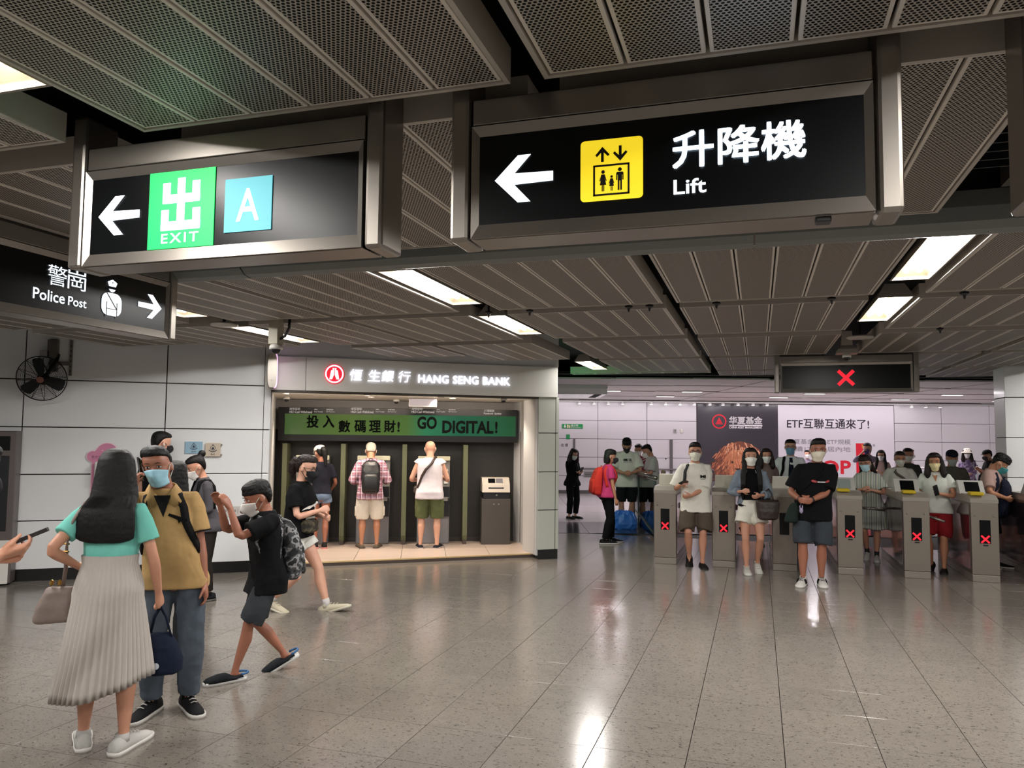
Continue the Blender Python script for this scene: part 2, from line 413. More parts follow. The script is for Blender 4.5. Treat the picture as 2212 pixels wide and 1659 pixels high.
# ================================================================== bank front: fascia, pillar, raised alcove
bw = MB().box(2.86, 6.83, 0.03, 0.3, 2.72, 3.25).build('wall_bank', M_WALL, kind='structure'); bw.location = WA.o; bw.rotation_euler = (0, 0, WA.a)
M_FASC = mat('fascia_panel', '#dcdbd4', 0.35, coat=0.1)
MB().bbox(2.80, 3.30, -0.02, 0.06, 2.28, 2.71, 0.004).build('panel', M_FASC, bw)
MB().bbox(3.305, 6.80, -0.02, 0.06, 2.28, 2.71, 0.004).build('panel', M_FASC, bw)
MB().box(2.88, 6.52, 0.0, 0.2, 2.255, 2.28).build('soffit_edge', mat('dark_bronze', '#3b322c', 0.4), bw)
pil = MB().box(6.53, 6.82, 0.01, 0.6, 0, 2.29).build('wall_pillar', M_WALLJ, kind='structure'); pil.location = WA.o; pil.rotation_euler = (0, 0, WA.a)
M_PILP = mat('pillar_panel_green_cast', '#b9bcb2', 0.3, coat=0.15)  # slight green in this colour stands for green light falling on the pillar
for a, b_ in zip(ZJ, [0.685, 1.22, 1.77, 2.285]):
    MB().bbox(6.52, 6.775, 0.0, 0.03, a+0.005, b_-0.005, 0.004).build('panel', M_PILP, pil)
    MB().bbox(6.783, 6.83, 0.0, 0.6, a+0.005, b_-0.005, 0.004).build('panel', M_PILP, pil)
MB().bbox(6.505, 6.53, 0.03, 0.6, 0.05, 2.26, 0.004).build('side_panel', mat('jamb_panel', None), pil)
MB().box(6.535, 6.80, 0.005, 0.05, 0, 0.13).build('plinth', M_BLACK, pil)
# side return of the pillar block towards the paid area
BKF = Frame((-5.19, 11.03, 0.05), 24.0)       # plane of the fin fronts; local x = u
def bk(u, y, z=0): return BKF.pt(u, y, z)
# alcove floor: raised step polygon
P = [WA.pt(2.88, 0.2), WA.pt(6.54, 0.22), bk(1.80, 0.55), bk(-2.10, 0.55)]
def poly_slab(pts, z0, z1):
    m_ = MB(); n = len(pts); m_._add([(p.x, p.y, z0) for p in pts]+[(p.x, p.y, z1) for p in pts], [tuple(range(n-1, -1, -1)), tuple(range(n, 2*n))]+[(i, (i+1) % n, (i+1) % n+n, i+n) for i in range(n)]); return m_
M_STEP = mat('step_edge', '#4a3d38', 0.4)
M_PINK = mat('alcove_tile', '#c9b6a8', 0.28, var=0.05, vscale=6)
stp = poly_slab(P, -0.01, 0.046).build('floor_alcove', M_STEP, kind='structure')
def clip_poly(pts, f):       # keep f(p) >= 0
    out = []
    for i, p in enumerate(pts):
        q = pts[(i+1) % len(pts)]; a, b_ = f(p), f(q)
        if a >= 0: out.append(p)
        if (a >= 0) != (b_ >= 0): out.append(p.lerp(q, a/(a-b_)))
    return out
for i in range(-5, 5):
    for j in range(-6, 2):
        q = P
        u0, u1, v0, v1 = i*0.62+0.003, (i+1)*0.62-0.003, j*0.62+0.003, (j+1)*0.62-0.003
        loc = lambda p: ((p-BKF.o).dot(BKF.e), (p-BKF.o).dot(BKF.n))
        for f in (lambda p: loc(p)[0]-u0, lambda p: u1-loc(p)[0], lambda p: loc(p)[1]-v0, lambda p: v1-loc(p)[1]):
            q = clip_poly(q, f)
            if len(q) < 3: break
        if len(q) >= 3: poly_slab(q, 0.046, 0.05).build('tile', M_PINK, stp)
edge = MB(); a, b_ = P[0], P[1]; nrm = WA.n
edge._add([a-nrm*0.004+Vector((0, 0, 0.04)), b_-nrm*0.004+Vector((0, 0, 0.04)), b_+nrm*0.03+Vector((0, 0, 0.04)), a+nrm*0.03+Vector((0, 0, 0.04)),
           a-nrm*0.004+Vector((0, 0, 0.056)), b_-nrm*0.004+Vector((0, 0, 0.056)), b_+nrm*0.03+Vector((0, 0, 0.056)), a+nrm*0.03+Vector((0, 0, 0.056))],
          [(0,3,2,1),(4,5,6,7),(0,1,5,4),(1,2,6,5),(2,3,7,6),(3,0,4,7)])
edge.build('nosing', mat('brass_nosing', '#c2a878', 0.4), stp)
# alcove back wall, side jambs and ceiling
M_BKW = mat('charcoal_laminate', '#2a2825', 0.42)
wb = MB().box(-2.3, 1.80, 0.42, 0.5, 0.0, 1.75).build('wall_alcove', M_BKW, kind='structure'); wb.location = BKF.o; wb.rotation_euler = (0, 0, BKF.a)
MB().box(-2.3, 1.80, 0.40, 0.42, 0.0, 0.07).build('skirting', mat('alcove_skirting', '#3a332e', 0.4), wb)
MB().box(-2.3, 1.80, 0.42, 0.5, 1.75, 2.4).build('upper_panel', M_GREYP, wb)
for sgn, A, B in ((1, WA.pt(2.90, 0.2), bk(-2.02, 0.42)), (-1, WA.pt(6.50, 0.1), bk(1.80, 0.42))):
    d = (B-A); ang = math.atan2(d.y, d.x); Lj = Vector((d.x, d.y, 0)).length
    j = MB().box(0, Lj, -0.03 if sgn < 0 else 0.0, 0.0 if sgn < 0 else 0.03, 0, 2.30).build('wall_jamb', mat('jamb_panel', '#c9c3ba', 0.4), kind='structure'); j.location = (A.x, A.y, 0.05); j.rotation_euler = (0, 0, ang)
    MB().box(Lj-0.35, Lj-0.30, -0.034 if sgn < 0 else -0.006, 0.006 if sgn < 0 else 0.034, 0.02, 1.75).build('edge_strip', M_SS, j)
al = poly_slab([WA.pt(2.86, 0.06), WA.pt(6.60, 0.06), bk(1.80, 0.5), bk(-2.2, 0.5)], 2.262, 2.30).build('ceiling_alcove', mat('alcove_ceiling', '#d0c9c0', 0.5, var=0.04, vscale=8), kind='structure')
# right-hand return behind the pillar, closing the bank block towards the paid area
rt = MB().box(6.70, 6.83, 0.3, 3.2, 0, 3.25).build('wall_bank_return', M_WALL, kind='structure'); rt.location = WA.o; rt.rotation_euler = (0, 0, WA.a)

# ================================================================== far wall with panels and print advertisement
wf = MB().box(-4, 18, 0.03, 0.2, 0, 3.25).build('wall_back', M_FARJ, kind='structure'); wf.location = FW.o; wf.rotation_euler = (0, 0, FW.a)
FZ = [0.10, 0.55, 1.12, 1.69, 2.26, 2.84]
for x0, x1 in ((-3.4, -1.85), (-1.85, -0.35), (-0.35, 1.15), (1.15, 2.66), (2.66, 4.18), (11.85, 13.31), (13.31, 14.80), (14.80, 16.3), (16.3, 17.8)):
    for a, b_ in zip(FZ, FZ[1:]): MB().bbox(x0+0.006, x1-0.006, 0.0, 0.03, a+0.006, b_-0.006, 0.004).build('panel', M_FAR, wf)
for a, b_ in zip(FZ, FZ[1:]): MB().bbox(4.19, 5.71, 0.0, 0.03, a+0.006, b_-0.006, 0.004).build('panel', M_FAR, wf)
bb = MB().box(-4, 18, 0.01, 0.04, 0, 0.10).build('baseboard_back', mat('grey_skirting', '#55504f', 0.5), kind='structure'); bb.location = FW.o; bb.rotation_euler = (0, 0, FW.a)
# enclosing walls out of view
wr = MB().box(9.2, 9.4, -8, 26, 0, 3.25).build('wall_right', M_WALL, kind='structure')
wq = MB().box(-14, 9.4, -8.0, -7.8, 0, 3.25).build('wall_front', M_WALL, kind='structure')
# pillar at the right edge
p_ = ony(2199, 900, 11.9)
pr = MB().box(0, 0.5, 0, 0.5, 0, 3.25).build('wall_column', M_WALLJ, kind='structure'); pr.location = (p_.x, 12.4, 0)
for a, b_ in zip(ZJ, ZJ[1:]):
    MB().bbox(-0.02, 0.25, -0.02, 0.0, a+0.005, b_-0.005, 0.004).build('panel', M_WALL, pr)
    MB().bbox(-0.02, 0.0, 0.0, 0.5, a+0.005, b_-0.005, 0.004).build('panel', M_WALL, pr)
# ================================================================== hanging signs
def sign_box(name, loc, rz, L, label, cat='sign', zt=2.86, z0=2.30, depth=0.13, hdr=True, group=None, posts=(True, True)):
    """box sign hung on two steel posts: local x along the face, face at y=0 towards -y. L = width between posts"""
    t = empty(name, loc, rz, label, cat, group)
    pw = 0.062
    for s_, on in zip((-1, 1), posts):
        if not on: continue
        x = -pw-0.008 if s_ < 0 else L+0.008
        MB().bbox(x, x+pw, -0.012, depth+0.012, z0-0.005, zt, 0.012).build('post', M_SS, t)
    MB().bbox(0, L, 0.004, depth, z0+0.02, 2.735, 0.006).build('housing', M_SSD, t)
    MB().bbox(0, L, -0.004, 0.02, 2.655, 2.735, 0.003).build('header', M_SS, t)
    fr = MB(); a = 0.022
    zb, zh = z0, 2.648
    # mitred frame with chamfer towards the face
    for (p, q) in (((0, zb), (L, zb)), ((L, zb), (L, zh)), ((L, zh), (0, zh)), ((0, zh), (0, zb))):
        def inn(p): return (a if p[0] == 0 else L-a, zb+0.044 if p[1] == zb else zh-0.03)
        pi, qi = inn(p), inn(q)
        fr._add([(p[0], -0.012, p[1]), (q[0], -0.012, q[1]), (qi[0], 0.0, qi[1]), (pi[0], 0.0, pi[1]), (p[0], 0.05, p[1]), (q[0], 0.05, q[1])], [(0, 1, 2, 3), (0, 4, 5, 1)])
    fr.build('frame', M_SS, t)
    MB().box(0, L, 0.0, depth, zb-0.002, zb+0.022).build('underside', M_SS, t)
    MB().box(a, L-a, 0.001, 0.006, zb+0.044, zh-0.03).build('face', M_SIGNB, t)
    return t
def poly(pts, m, name, parent, y=-0.002, th=0.002): return MB().prism(pts, y, y+th).build(name, m, parent)
def arrow(x, z, w_, h, flip=1):
    """left pointing arrow outline in a w x h box with its lower left corner at x,z"""
    pts = [(0, .5), (.40, 1), (.62, 1), (.34, .62), (1, .60), (1, .40), (.34, .38), (.62, 0), (.40, 0)]
    return [(x+(p[0] if flip > 0 else 1-p[0])*w_, z+p[1]*h) for p in pts]
def circ(cx, cz, r, n=28, a0=0, a1=360): return [(cx+r*math.cos(rad(a0+(a1-a0)*k/n)), cz+r*math.sin(rad(a0+(a1-a0)*k/n))) for k in range(n+(0 if a1-a0 >= 360 else 1))]
def rrect(x0, x1, z0, z1, r, n=5):
    out = []
    for cx, cz, a in ((x1-r, z1-r, 0), (x0+r, z1-r, 90), (x0+r, z0+r, 180), (x1-r, z0+r, 270)):
        out += [(cx+r*math.cos(rad(a+90*k/n)), cz+r*math.sin(rad(a+90*k/n))) for k in range(n+1)]
    return out
def ring_poly(parent, name, m, cx, cz, ro, ri, y, n=32, a0=0, a1=360):
    mb = MB(); k_ = n if a1-a0 >= 360 else n+1
    rr = lambda r: [(cx+r*math.cos(rad(a0+(a1-a0)*k/n)), y, cz+r*math.sin(rad(a0+(a1-a0)*k/n))) for k in range(n+1)]
    o_, i_ = rr(ro), rr(ri); vs_ = o_+i_; N_ = n+1
    mb._add(vs_, [(k, k+1, N_+k+1, N_+k) for k in range(n)][::1])
    mb.f = [tuple(reversed(f)) for f in mb.f]
    return mb.build(name, m, parent)
Y_S = 2.2
# --- exit sign
ex = sign_box('exit_sign', (-2.32, Y_S, 0), 0, 1.125, 'black hanging sign with white left arrow, green EXIT square and teal letter A')
X0 = 2.32
poly(arrow(-2.262+X0, 2.408, 0.182, 0.142), M_GLY, 'arrow', ex, -0.004)
poly([(-2.04+X0, 2.345), (-1.765+X0, 2.345), (-1.765+X0, 2.618), (-2.04+X0, 2.618)], M_GRN, 'green_square', ex, -0.003)
g = MB()
cx = -1.902+X0
def gbox(x0, x1, z0, z1, b_=g): b_.bbox(cx+x0, cx+x1, -0.0065, -0.0025, z0, z1, 0.0019)
for x0, x1, z0, z1 in ((-.016, .016, 2.412, 2.592), (-.078, -.046, 2.508, 2.578), (.046, .078, 2.508, 2.578), (-.078, .078, 2.503, 2.535),
                       (-.082, -.05, 2.412, 2.482), (.05, .082, 2.412, 2.482), (-.082, .082, 2.407, 2.440)): gbox(x0, x1, z0, z1)
g.build('exit_character', M_GLY, ex)
lettering('EXIT', cx-0.078, 2.363, 0.156, 0.034, M_GLY, ex, bold=0.012, y=-0.005, space=1.25)
poly([(-1.723+X0, 2.384), (-1.537+X0, 2.384), (-1.537+X0, 2.568), (-1.723+X0, 2.568)], M_TEAL, 'teal_square', ex, -0.003)
lettering('A', -1.675+X0, 2.418, 0.092, 0.112, M_GLY, ex, bold=0.012, y=-0.005)
# --- lift sign
lf = sign_box('lift_sign', (-0.825, Y_S, 0), 0, 1.125, 'wide black hanging sign with white left arrow, yellow lift pictogram and word Lift')
X0 = 0.825
poly(arrow(-0.752+X0, 2.404, 0.182, 0.144), M_GLY, 'arrow', lf, -0.004)
poly(rrect(-0.487+X0, -0.305+X0, 2.388, 2.569, 0.012), M_YEL, 'pictogram_square', lf, -0.003)
pk = MB()
cx = -0.396+X0
def lift_fig(x, z, h, woman=False):
    pk.prism(circ(cx+x, z+h*0.92, h*0.085, 14), -0.0048, -0.0035)
    if woman: body = [(-.08, .80), (.08, .80), (.17, .50), (.13, .48), (.08, .66), (.15, .30), (.06, .30), (.06, 0), (.015, 0), (.015, .30), (-.015, .30), (-.015, 0), (-.06, 0), (-.06, .30), (-.15, .30), (-.08, .66), (-.13, .48), (-.17, .50)]
    else: body = [(-.12, .81), (.12, .81), (.16, .76), (.16, .45), (.11, .45), (.11, .68), (.09, .68), (.09, 0), (.02, 0), (.02, .42), (-.02, .42), (-.02, 0), (-.09, 0), (-.09, .68), (-.11, .68), (-.11, .45), (-.16, .45), (-.16, .76)]
    pk.prism([(cx+x+p[0]*h, z+p[1]*h) for p in body], -0.0048, -0.0035)
for a_ in ((-.053, .053, 2.488, 2.4935), (-.053, .053, 2.402, 2.4075), (-.053, -.0475, 2.402, 2.4935), (.0475, .053, 2.402, 2.4935)):
    pk.box(cx+a_[0], cx+a_[1], -0.0048, -0.0035, a_[2], a_[3])
lift_fig(-.024, 2.415, .062, True); lift_fig(0.001, 2.415, .045, True); lift_fig(.025, 2.415, .066)
for s_, x in ((1, -.026), (-1, .026)):
    zz = 2.524
    pts = [(-.004, -.022), (-.004, .006), (-.016, -.006), (-.021, -.001), (0, .023), (.021, -.001), (.016, -.006), (.004, .006), (.004, -.022)]
    pk.prism([(cx+x+p[0], zz+p[1]*s_) for p in pts], -0.0048, -0.0035)
pk.build('pictogram', M_YELK, lf)
lettering('升降機', -0.222+X0, 2.461, 0.356, 0.108, M_GLY, lf, bold=0.02, y=-0.005)
lettering('Lift', -0.219+X0, 2.387, 0.09, 0.043, M_GLY, lf, bold=0.016, y=-0.005)
sb = MB().bbox(0.98, 1.02, 0.01, 0.05, 2.285, 2.30, 0.004).build('latch', M_DARK, lf)
# --- a third sign of the row, only its left post in view
th = sign_box('wayfinding_sign', (0.715, Y_S, 0), 0, 1.125, 'hanging sign at the right edge, showing only its steel post and dark end')
# --- police post sign (square to the others)
PX = -3.52
pa, pb = onx(361.7, 621, PX), onx(0, 526, PX)
po = sign_box('police_post_sign', (PX, 3.985-1.55, 0), rad(90), 1.55, 'black hanging sign reading Police Post with officer pictogram and right arrow', z0=2.295)
fy = lambda px, py: (onx(px, py, PX).y-(3.985-1.55), onx(px, py, PX).z)
def yz(px, py): return fy(px, py)
a_, b_ = yz(297, 676), yz(349, 640)
poly(arrow(a_[0], 2.402, b_[0]-a_[0], 0.145, -1), M_GLY, 'arrow', po, -0.004)
a_, b_ = yz(100, 628), yz(185, 600)
wc = (b_[0]-a_[0])*0.49
for k_, ch in enumerate('警崗'): lettering(ch, a_[0]+k_*(b_[0]-a_[0]-wc), 2.475, wc, 0.106, M_GLY, po, bold=0.0, y=-0.005)
a_, b_ = yz(69, 645), yz(185, 665)
wl_ = b_[0]-a_[0]
lettering('Police', a_[0], 2.385, wl_*0.575, None, M_GLY, po, bold=0.01, y=-0.005); lettering('Post', a_[0]+wl_*0.64, 2.385, wl_*0.36, None, M_GLY, po, bold=0.01, y=-0.005)
a_, b_ = yz(219, 640), yz(262, 640); cx = (a_[0]+b_[0])/2; W_ = (b_[0]-a_[0]); zb = 2.362
of = MB()
of.prism(rrect(cx-W_/2, cx+W_/2, zb+0.01, zb+0.140, W_*0.32), -0.005, -0.003)
of.prism(circ(cx, zb+0.170, 0.024, 18, 200, 340+0.1), -0.005, -0.003)
of.prism([(cx-.024, zb+.178), (cx+.024, zb+.178), (cx+.034, zb+.202), (cx, zb+.218), (cx-.034, zb+.202)], -0.005, -0.003)
of.build('officer_pictogram', M_GLY, po)
bl = MB(); xw = W_/2
bl.prism([(cx-xw*.62, zb+.138), (cx-xw*.5, zb+.138), (cx+xw*.55, zb+.052), (cx+xw*.45, zb+.048)], -0.0062, -0.0055)
bl.box(cx-xw*.55, cx+xw*.55, -0.0062, -0.0055, zb+.046, zb+.050)
bl.box(cx-xw*.56, cx-xw*.48, -0.0062, -0.0055, zb, zb+.088); bl.box(cx+xw*.48, cx+xw*.56, -0.0062, -0.0055, zb, zb+.088)
bl.prism(circ(cx, zb+.20, .004, 10), -0.0062, -0.0055)
bl.build('officer_lines', M_SIGNB, po)
# --- red cross sign above the gates
xs = sign_box('gate_closed_sign', (0.275, 10.2, 0), 0, 1.48, 'black hanging display with one red cross above the ticket gates', 'display', z0=2.29)
def cross(parent, cx, cz, s_, t_, m, y):
    mb = MB()
    for a in (45, -45):
        c, s2 = math.cos(rad(a)), math.sin(rad(a))
        mb.prism([(cx+u*c-v*s2, cz+u*s2+v*c) for u, v in ((-s_, -t_), (s_, -t_), (s_, t_), (-s_, t_))], y, y+0.002)
        y -= 0.0006
    return mb.build('red_cross', m, parent)
cross(xs, 1.025-0.275, 2.463, 0.122, 0.02, M_REDX, -0.004)

# ================================================================== ceiling luminaires
def troffer(x0, x1, y0, y1, label, group, power=P_TROFFER, z=CZ+0.015, ntube=2, rz=0.0, loc=(0, 0, 0)):
    t = empty('ceiling_light', ((x0+x1)/2+loc[0], (y0+y1)/2+loc[1], z), rz, label, 'ceiling light', group)
    W2, L2 = (x1-x0)/2, (y1-y0)/2
    hs = MB()                     # flared reflector, open below
    k = 0.55
    T = [(-W2*k, -L2*0.93, 0.10), (W2*k, -L2*0.93, 0.10), (W2*k, L2*0.93, 0.10), (-W2*k, L2*0.93, 0.10)]
    Bm = [(-W2, -L2, 0), (W2, -L2, 0), (W2, L2, 0), (-W2, L2, 0)]
    hs._add(T+Bm, [(0, 1, 2, 3)] + [(i, i+4, (i+1) % 4+4, (i+1) % 4) for i in range(4)])
    hs.f = [tuple(reversed(f)) for f in hs.f]
    hs.build('reflector', M_REFL, t)
    q = 0.012; oh = MB()
    T2 = [(p[0]*1.06, p[1]*1.01, p[2]+0.01) for p in T]; B2 = [(p[0]+q*(1 if p[0] > 0 else -1), p[1]+q*(1 if p[1] > 0 else -1), 0) for p in Bm]
    oh._add(T2+B2, [(3, 2, 1, 0)]+[(i, (i+1) % 4, (i+1) % 4+4, i+4) for i in range(4)])
    oh.build('housing', M_TRAY, t)
    for s_ in ([-1, 1] if ntube == 2 else [0]):
        MB().tube([(s_*W2*0.35, -L2*0.86, 0.042), (s_*W2*0.35, L2*0.86, 0.042)], 0.016, 10).build('tube', M_LIT, t, smooth=True)
    ld = bpy.data.lights.new('lamp', 'AREA'); ld.shape = 'RECTANGLE'; ld.size = 0.035; ld.size_y = (y1-y0)*0.84; ld.energy = power; ld.color = C_TROFFER
    lo = bpy.data.objects.new('lamp', ld); COL.objects.link(lo); lo.parent = t; lo.location = (0, 0, 0.022)
    return t
GL = 'fluorescent ceiling lights in the dark slots'
for x0, x1, y0, y1, lb in (
    (-2.34, -2.10, 4.52, 5.82, 'bright recessed ceiling light, largest of the row above the bank'),
    (-2.34, -2.10, 6.44, 7.68, 'recessed ceiling light above and left of the word BANK'),
    (-2.42, -2.20, 10.62, 11.88, 'small recessed ceiling light beside the bank pillar top'),
    (0.86, 1.08, 4.43, 5.64, 'large recessed ceiling light at upper right, tubes showing'),
    (0.87, 1.10, 6.31, 7.52, 'recessed ceiling light with tubes, next beyond the largest one'),
    (-4.98, -4.72, 4.6, 5.84, 'ceiling light half hidden behind the Police Post sign'),
    (-5.0, -4.76, 6.5, 7.79, 'ceiling light behind the ceiling camera post near the fan wall'),
    (-2.33, -2.07, 0.55, 1.79, 'ceiling light cut off at the upper left corner of the view')): troffer(x0, x1, y0, y1, lb, GL, P_TROFFER*(2.0 if x0 > 0 else 1.2))
OUTL = ['behind the camera, left slot near', 'behind the camera, left slot far', 'behind the camera, middle slot near', 'behind the camera, middle slot far', 'above the third hanging sign', 'right slot beside the camera', 'right slot before the gates', 'right slot nearer the gates', 'right slot over the gates', 'beside the left wall near', 'beside the left wall further on', 'behind the camera, right slot', 'far left by the ticket machine', 'far right before the gates', 'far right over the gates']
for i, (x0, y0) in enumerate([(-2.33, -1.6), (-2.33, -3.7), (0.86, -1.6), (0.86, -3.7), (0.86, 0.5), (4.05, 0.5), (4.05, 4.43), (4.05, 6.4), (4.05, 10.5), (-5.0, 0.6), (-5.0, 2.6), (4.05, -1.6), (-7.3, 1.5), (7.5, 6.4), (7.5, 10.5)]):
    troffer(x0, x0+0.23, y0, y0+1.24, 'recessed ceiling light outside the view, '+OUTL[i], 'ceiling lights outside the view', P_TROFFER*(1.5 if y0 < 7 else 1.0))

# speakers, cameras, sprinklers
def disc_speaker(p, r, label):
    t = empty('ceiling_speaker', p, 0, label, 'speaker')
    MB().lathe([(0.001, 0), (r*0.45, -0.004), (r*0.47, 0.0), (r*0.9, -0.002), (r, 0.006), (r*0.98, 0.02), (r*0.6, 0.03), (0.02, 0.035)], seg=28).build('grille', M_TRAY, t, smooth=True)
    MB().tube([(0, 0, 0.03), (0, 0, 0.5)], 0.015, 8).build('hanger', M_DARK, t)
disc_speaker(tuple(onz(484, 704, CZ-0.01)), 0.13, 'round white ceiling speaker between two lights near Police Post sign')
p_ = onz(1858, 731, CZ-0.01); disc_speaker(tuple(p_), 0.13, 'round ceiling speaker in the dark slot above the red cross display')
def dome(p, r, label, name='dome_camera', stem=0.0, cat='camera'):
    t = empty(name, p, 0, label, cat)
    MB().lathe([(0.001, r*0.72), (r*0.8, r*0.7), (r, r*0.35), (r*0.98, 0.0), (r*0.74, -0.02*r)], seg=20).build('housing', M_WHITE, t, smooth=True)
    MB().lathe([(0.001, -r*0.72), (r*0.3, -r*0.66), (r*0.58, -r*0.42), (r*0.7, 0.0), (r*0.68, r*0.02), (0.001, r*0.03)], seg=20).build('dome', mat('smoked_dome', '#101014', 0.08), t, smooth=True)
    return t
# big camera on a square post with a cable loop
p_ = onz(598, 697, CZ)
p2 = Vector((p_.x, p_.y, CZ))
for _ in range(1):
    ZC = 2.50
    t = dome((p2.x, p2.y, ZC), 0.062, 'white dome camera under a square metal ceiling post with black cable')
    MB().bbox(-0.055, 0.045, -0.05, 0.05, 0.045, CZ-ZC+0.12, 0.004).build('post', mat('cream_metal', '#a8a08c', 0.45), t)
    MB().tube([(0.03, 0, 0.09), (0.09, 0, 0.12), (0.135, 0, 0.2), (0.14, 0, 0.33)], 0.013, 8).build('cable', M_DARK, t, smooth=True)
p_ = ony(1829, 768, 9.7)
t = dome((p_.x, 9.7, 2.66), 0.05, 'small camera under a flared metal hood above the red cross display')
MB().loft([[(sx*w_, sy*w_, z) for sx, sy in ((-1, -1), (1, -1), (1, 1), (-1, 1))] for w_, z in ((0.115, 0.04), (0.10, 0.09), (0.06, 0.135), (0.055, 0.3))]).build('hood', M_TRAY, t)
for px, py, sl in ((1087, 691, 'below the bright light row above the bank, further one'), (1372, 624, 'left of the long dark ceiling slot, right one of its pair'), (1546, 651, 'just right of the long dark ceiling slot'), (1798, 643, 'left of the large ceiling lights at right'), (2101, 622, 'right of the large ceiling lights'), (2040, 706, 'behind the second ceiling light at right'), (1136, 668, 'just right of the light above the word BANK'), (1359, 665, 'left of the long dark ceiling slot, left one of its pair')):
    p_ = onz(px, py, CZ)
    row = 6.19 if p_.y < 7.2 else 8.12
    t = empty('sprinkler', (p_.x, row, CZ), 0, 'small dark sprinkler head '+sl, 'sprinkler', 'sprinklers between the ceiling trays')
    MB().lathe([(0.001, -0.04), (0.006, -0.035), (0.012, -0.012), (0.032, 0.0), (0.03, 0.012), (0.012, 0.014)], seg=10).build('head', M_DARK, t)
    MB().tube([(0, 0, 0.01), (0, 0, 0.5)], 0.01, 6).build('pipe', M_VOID, t)
# dark bracket and louvre in the slot above the third sign
t = empty('air_duct', (0.97, 3.05, 2.80), 0, 'dark angled duct with louvred grille in the ceiling slot at right', 'duct')
MB().prismx([(-0.75, 0.02), (0.8, 0.02), (0.8, 0.3), (-0.75, 0.3)], 0.06, 0.16).build('casing', M_SSD, t)
MB().box(-0.13, 0.02, -0.75, 0.8, 0.16, 0.3).build('hood', M_VOID, t)
for k in range(14): MB().box(-0.10, 0.05, -0.7+k*0.1, -0.69+k*0.1, 0.05, 0.12).build('louvre', M_DARK, t)

# ================================================================== fan on the wall
def wall_fan():
    c = WA.px(91, 818, -0.28)
    t = empty('wall_fan', WA.pt(c[0], -0.30, c[1]), WA.a, 'black round cage fan mounted high on the left panelled wall', 'fan')
    R = 0.255; tilt = Matrix.Rotation(rad(14), 4, 'X')
    MK = mat('fan_black', '#101012', 0.45, metal=0.4)
    def T(p): return tilt @ Vector(p)
    cage = MB()
    for rr, yy in ((R, 0.0), (R, 0.012)): cage.tube([T((rr*math.cos(a), yy, rr*math.sin(a))) for a in np.linspace(0, 2*math.pi, 41)], 0.005, 6, cap=False)
    cage.build('rim', MK, t, smooth=True)
    for side, nm in ((-1, 'front_guard'), (1, 'rear_guard')):
        gd = MB()
        for k in range(11):
            f = (k+1)/12.0; r = R*(0.18+0.82*f); y = side*0.075*math.cos(f*math.pi/2)**0.7
            gd.tube([T((r*math.cos(a), y, r*math.sin(a))) for a in np.linspace(0, 2*math.pi, 33)], 0.0013, 4, cap=False)
        for k in range(12):
            a = k*2*math.pi/12+0.1
            gd.tube([T((R*(0.15+0.85*f)*math.cos(a), side*0.078*math.cos(f*math.pi/2)**0.7, R*(0.15+0.85*f)*math.sin(a))) for f in np.linspace(0, 1, 7)], 0.0026, 5)
        gd.build(nm, MK, t)
    MB().lathe([(0.001, -0.084), (0.035, -0.082), (0.038, -0.07), (0.001, -0.069)], axis='y', seg=18).build('badge', mat('fan_badge', '#7d4a3c', 0.4), t).matrix_local = tilt
    hub = MB().lathe([(0.001, -0.045), (0.03, -0.04), (0.035, 0.02), (0.001, 0.03)], axis='y', seg=16).build('hub', MK, t, smooth=True); hub.matrix_local = tilt
    for k in range(3):
        b = MB(); a = rad(100+120*k); rings = []
        for f, wd in ((0.12, 0.025), (0.3, 0.05), (0.6, 0.068), (0.85, 0.07), (0.93, 0.035)):
            r = R*f; ce = Vector((r*math.cos(a), 0, r*math.sin(a))); tg = Vector((-math.sin(a), 0.45, math.cos(a))).normalized(); nn = Vector((0, 1, 0))
            rings.append([T(ce+tg*wd+nn*0.002), T(ce+tg*wd-nn*0.002), T(ce-tg*wd-nn*0.002), T(ce-tg*wd+nn*0.002)])
        b.loft(rings).build('blade', MK, t)
    MB().lathe([(0.001, 0.03), (0.06, 0.035), (0.07, 0.10), (0.055, 0.17), (0.001, 0.18)], axis='y', seg=18).build('motor', MK, t, smooth=True)
    MB().tube([(0, 0.12, 0.02), (0.06, 0.16, 0.14), (0.10, 0.2, 0.24), (0.10, 0.26, 0.30)], 0.022, 8).build('arm', MK, t, smooth=True)
    br = MB().bbox(0.02, 0.10, 0.20, 0.30, 0.10, 0.48, 0.004)
    br.build('bracket', M_SSD, t)
    rail = MB().bbox(0.215, 0.245, 0.27, 0.30, 0.06, 0.48, 0.003).bbox(-0.02, 0.01, 0.27, 0.30, 0.28, 0.48, 0.003).bbox(0.0, 0.24, 0.26, 0.29, 0.18, 0.22, 0.003)
    rail.build('slotted_rail', mat('galvanised', '#77736e', 0.4, metal=0.8), t)
    for k in range(6): MB().box(0.224, 0.236, 0.264, 0.272, 0.10+k*0.06, 0.125+k*0.06).build('slot', M_DARK, t)
    bx = MB().bbox(-0.085, -0.005, 0.22, 0.30, 0.26, 0.34, 0.006).build('socket_box', M_GREYP, t)
    MB().tube([(-0.05, 0.25, 0.26), (-0.05, 0.24, 0.2), (0.0, 0.2, 0.12), (0.02, 0.15, 0.04)], 0.006, 6).build('cable', M_DARK, t, smooth=True)
wall_fan()

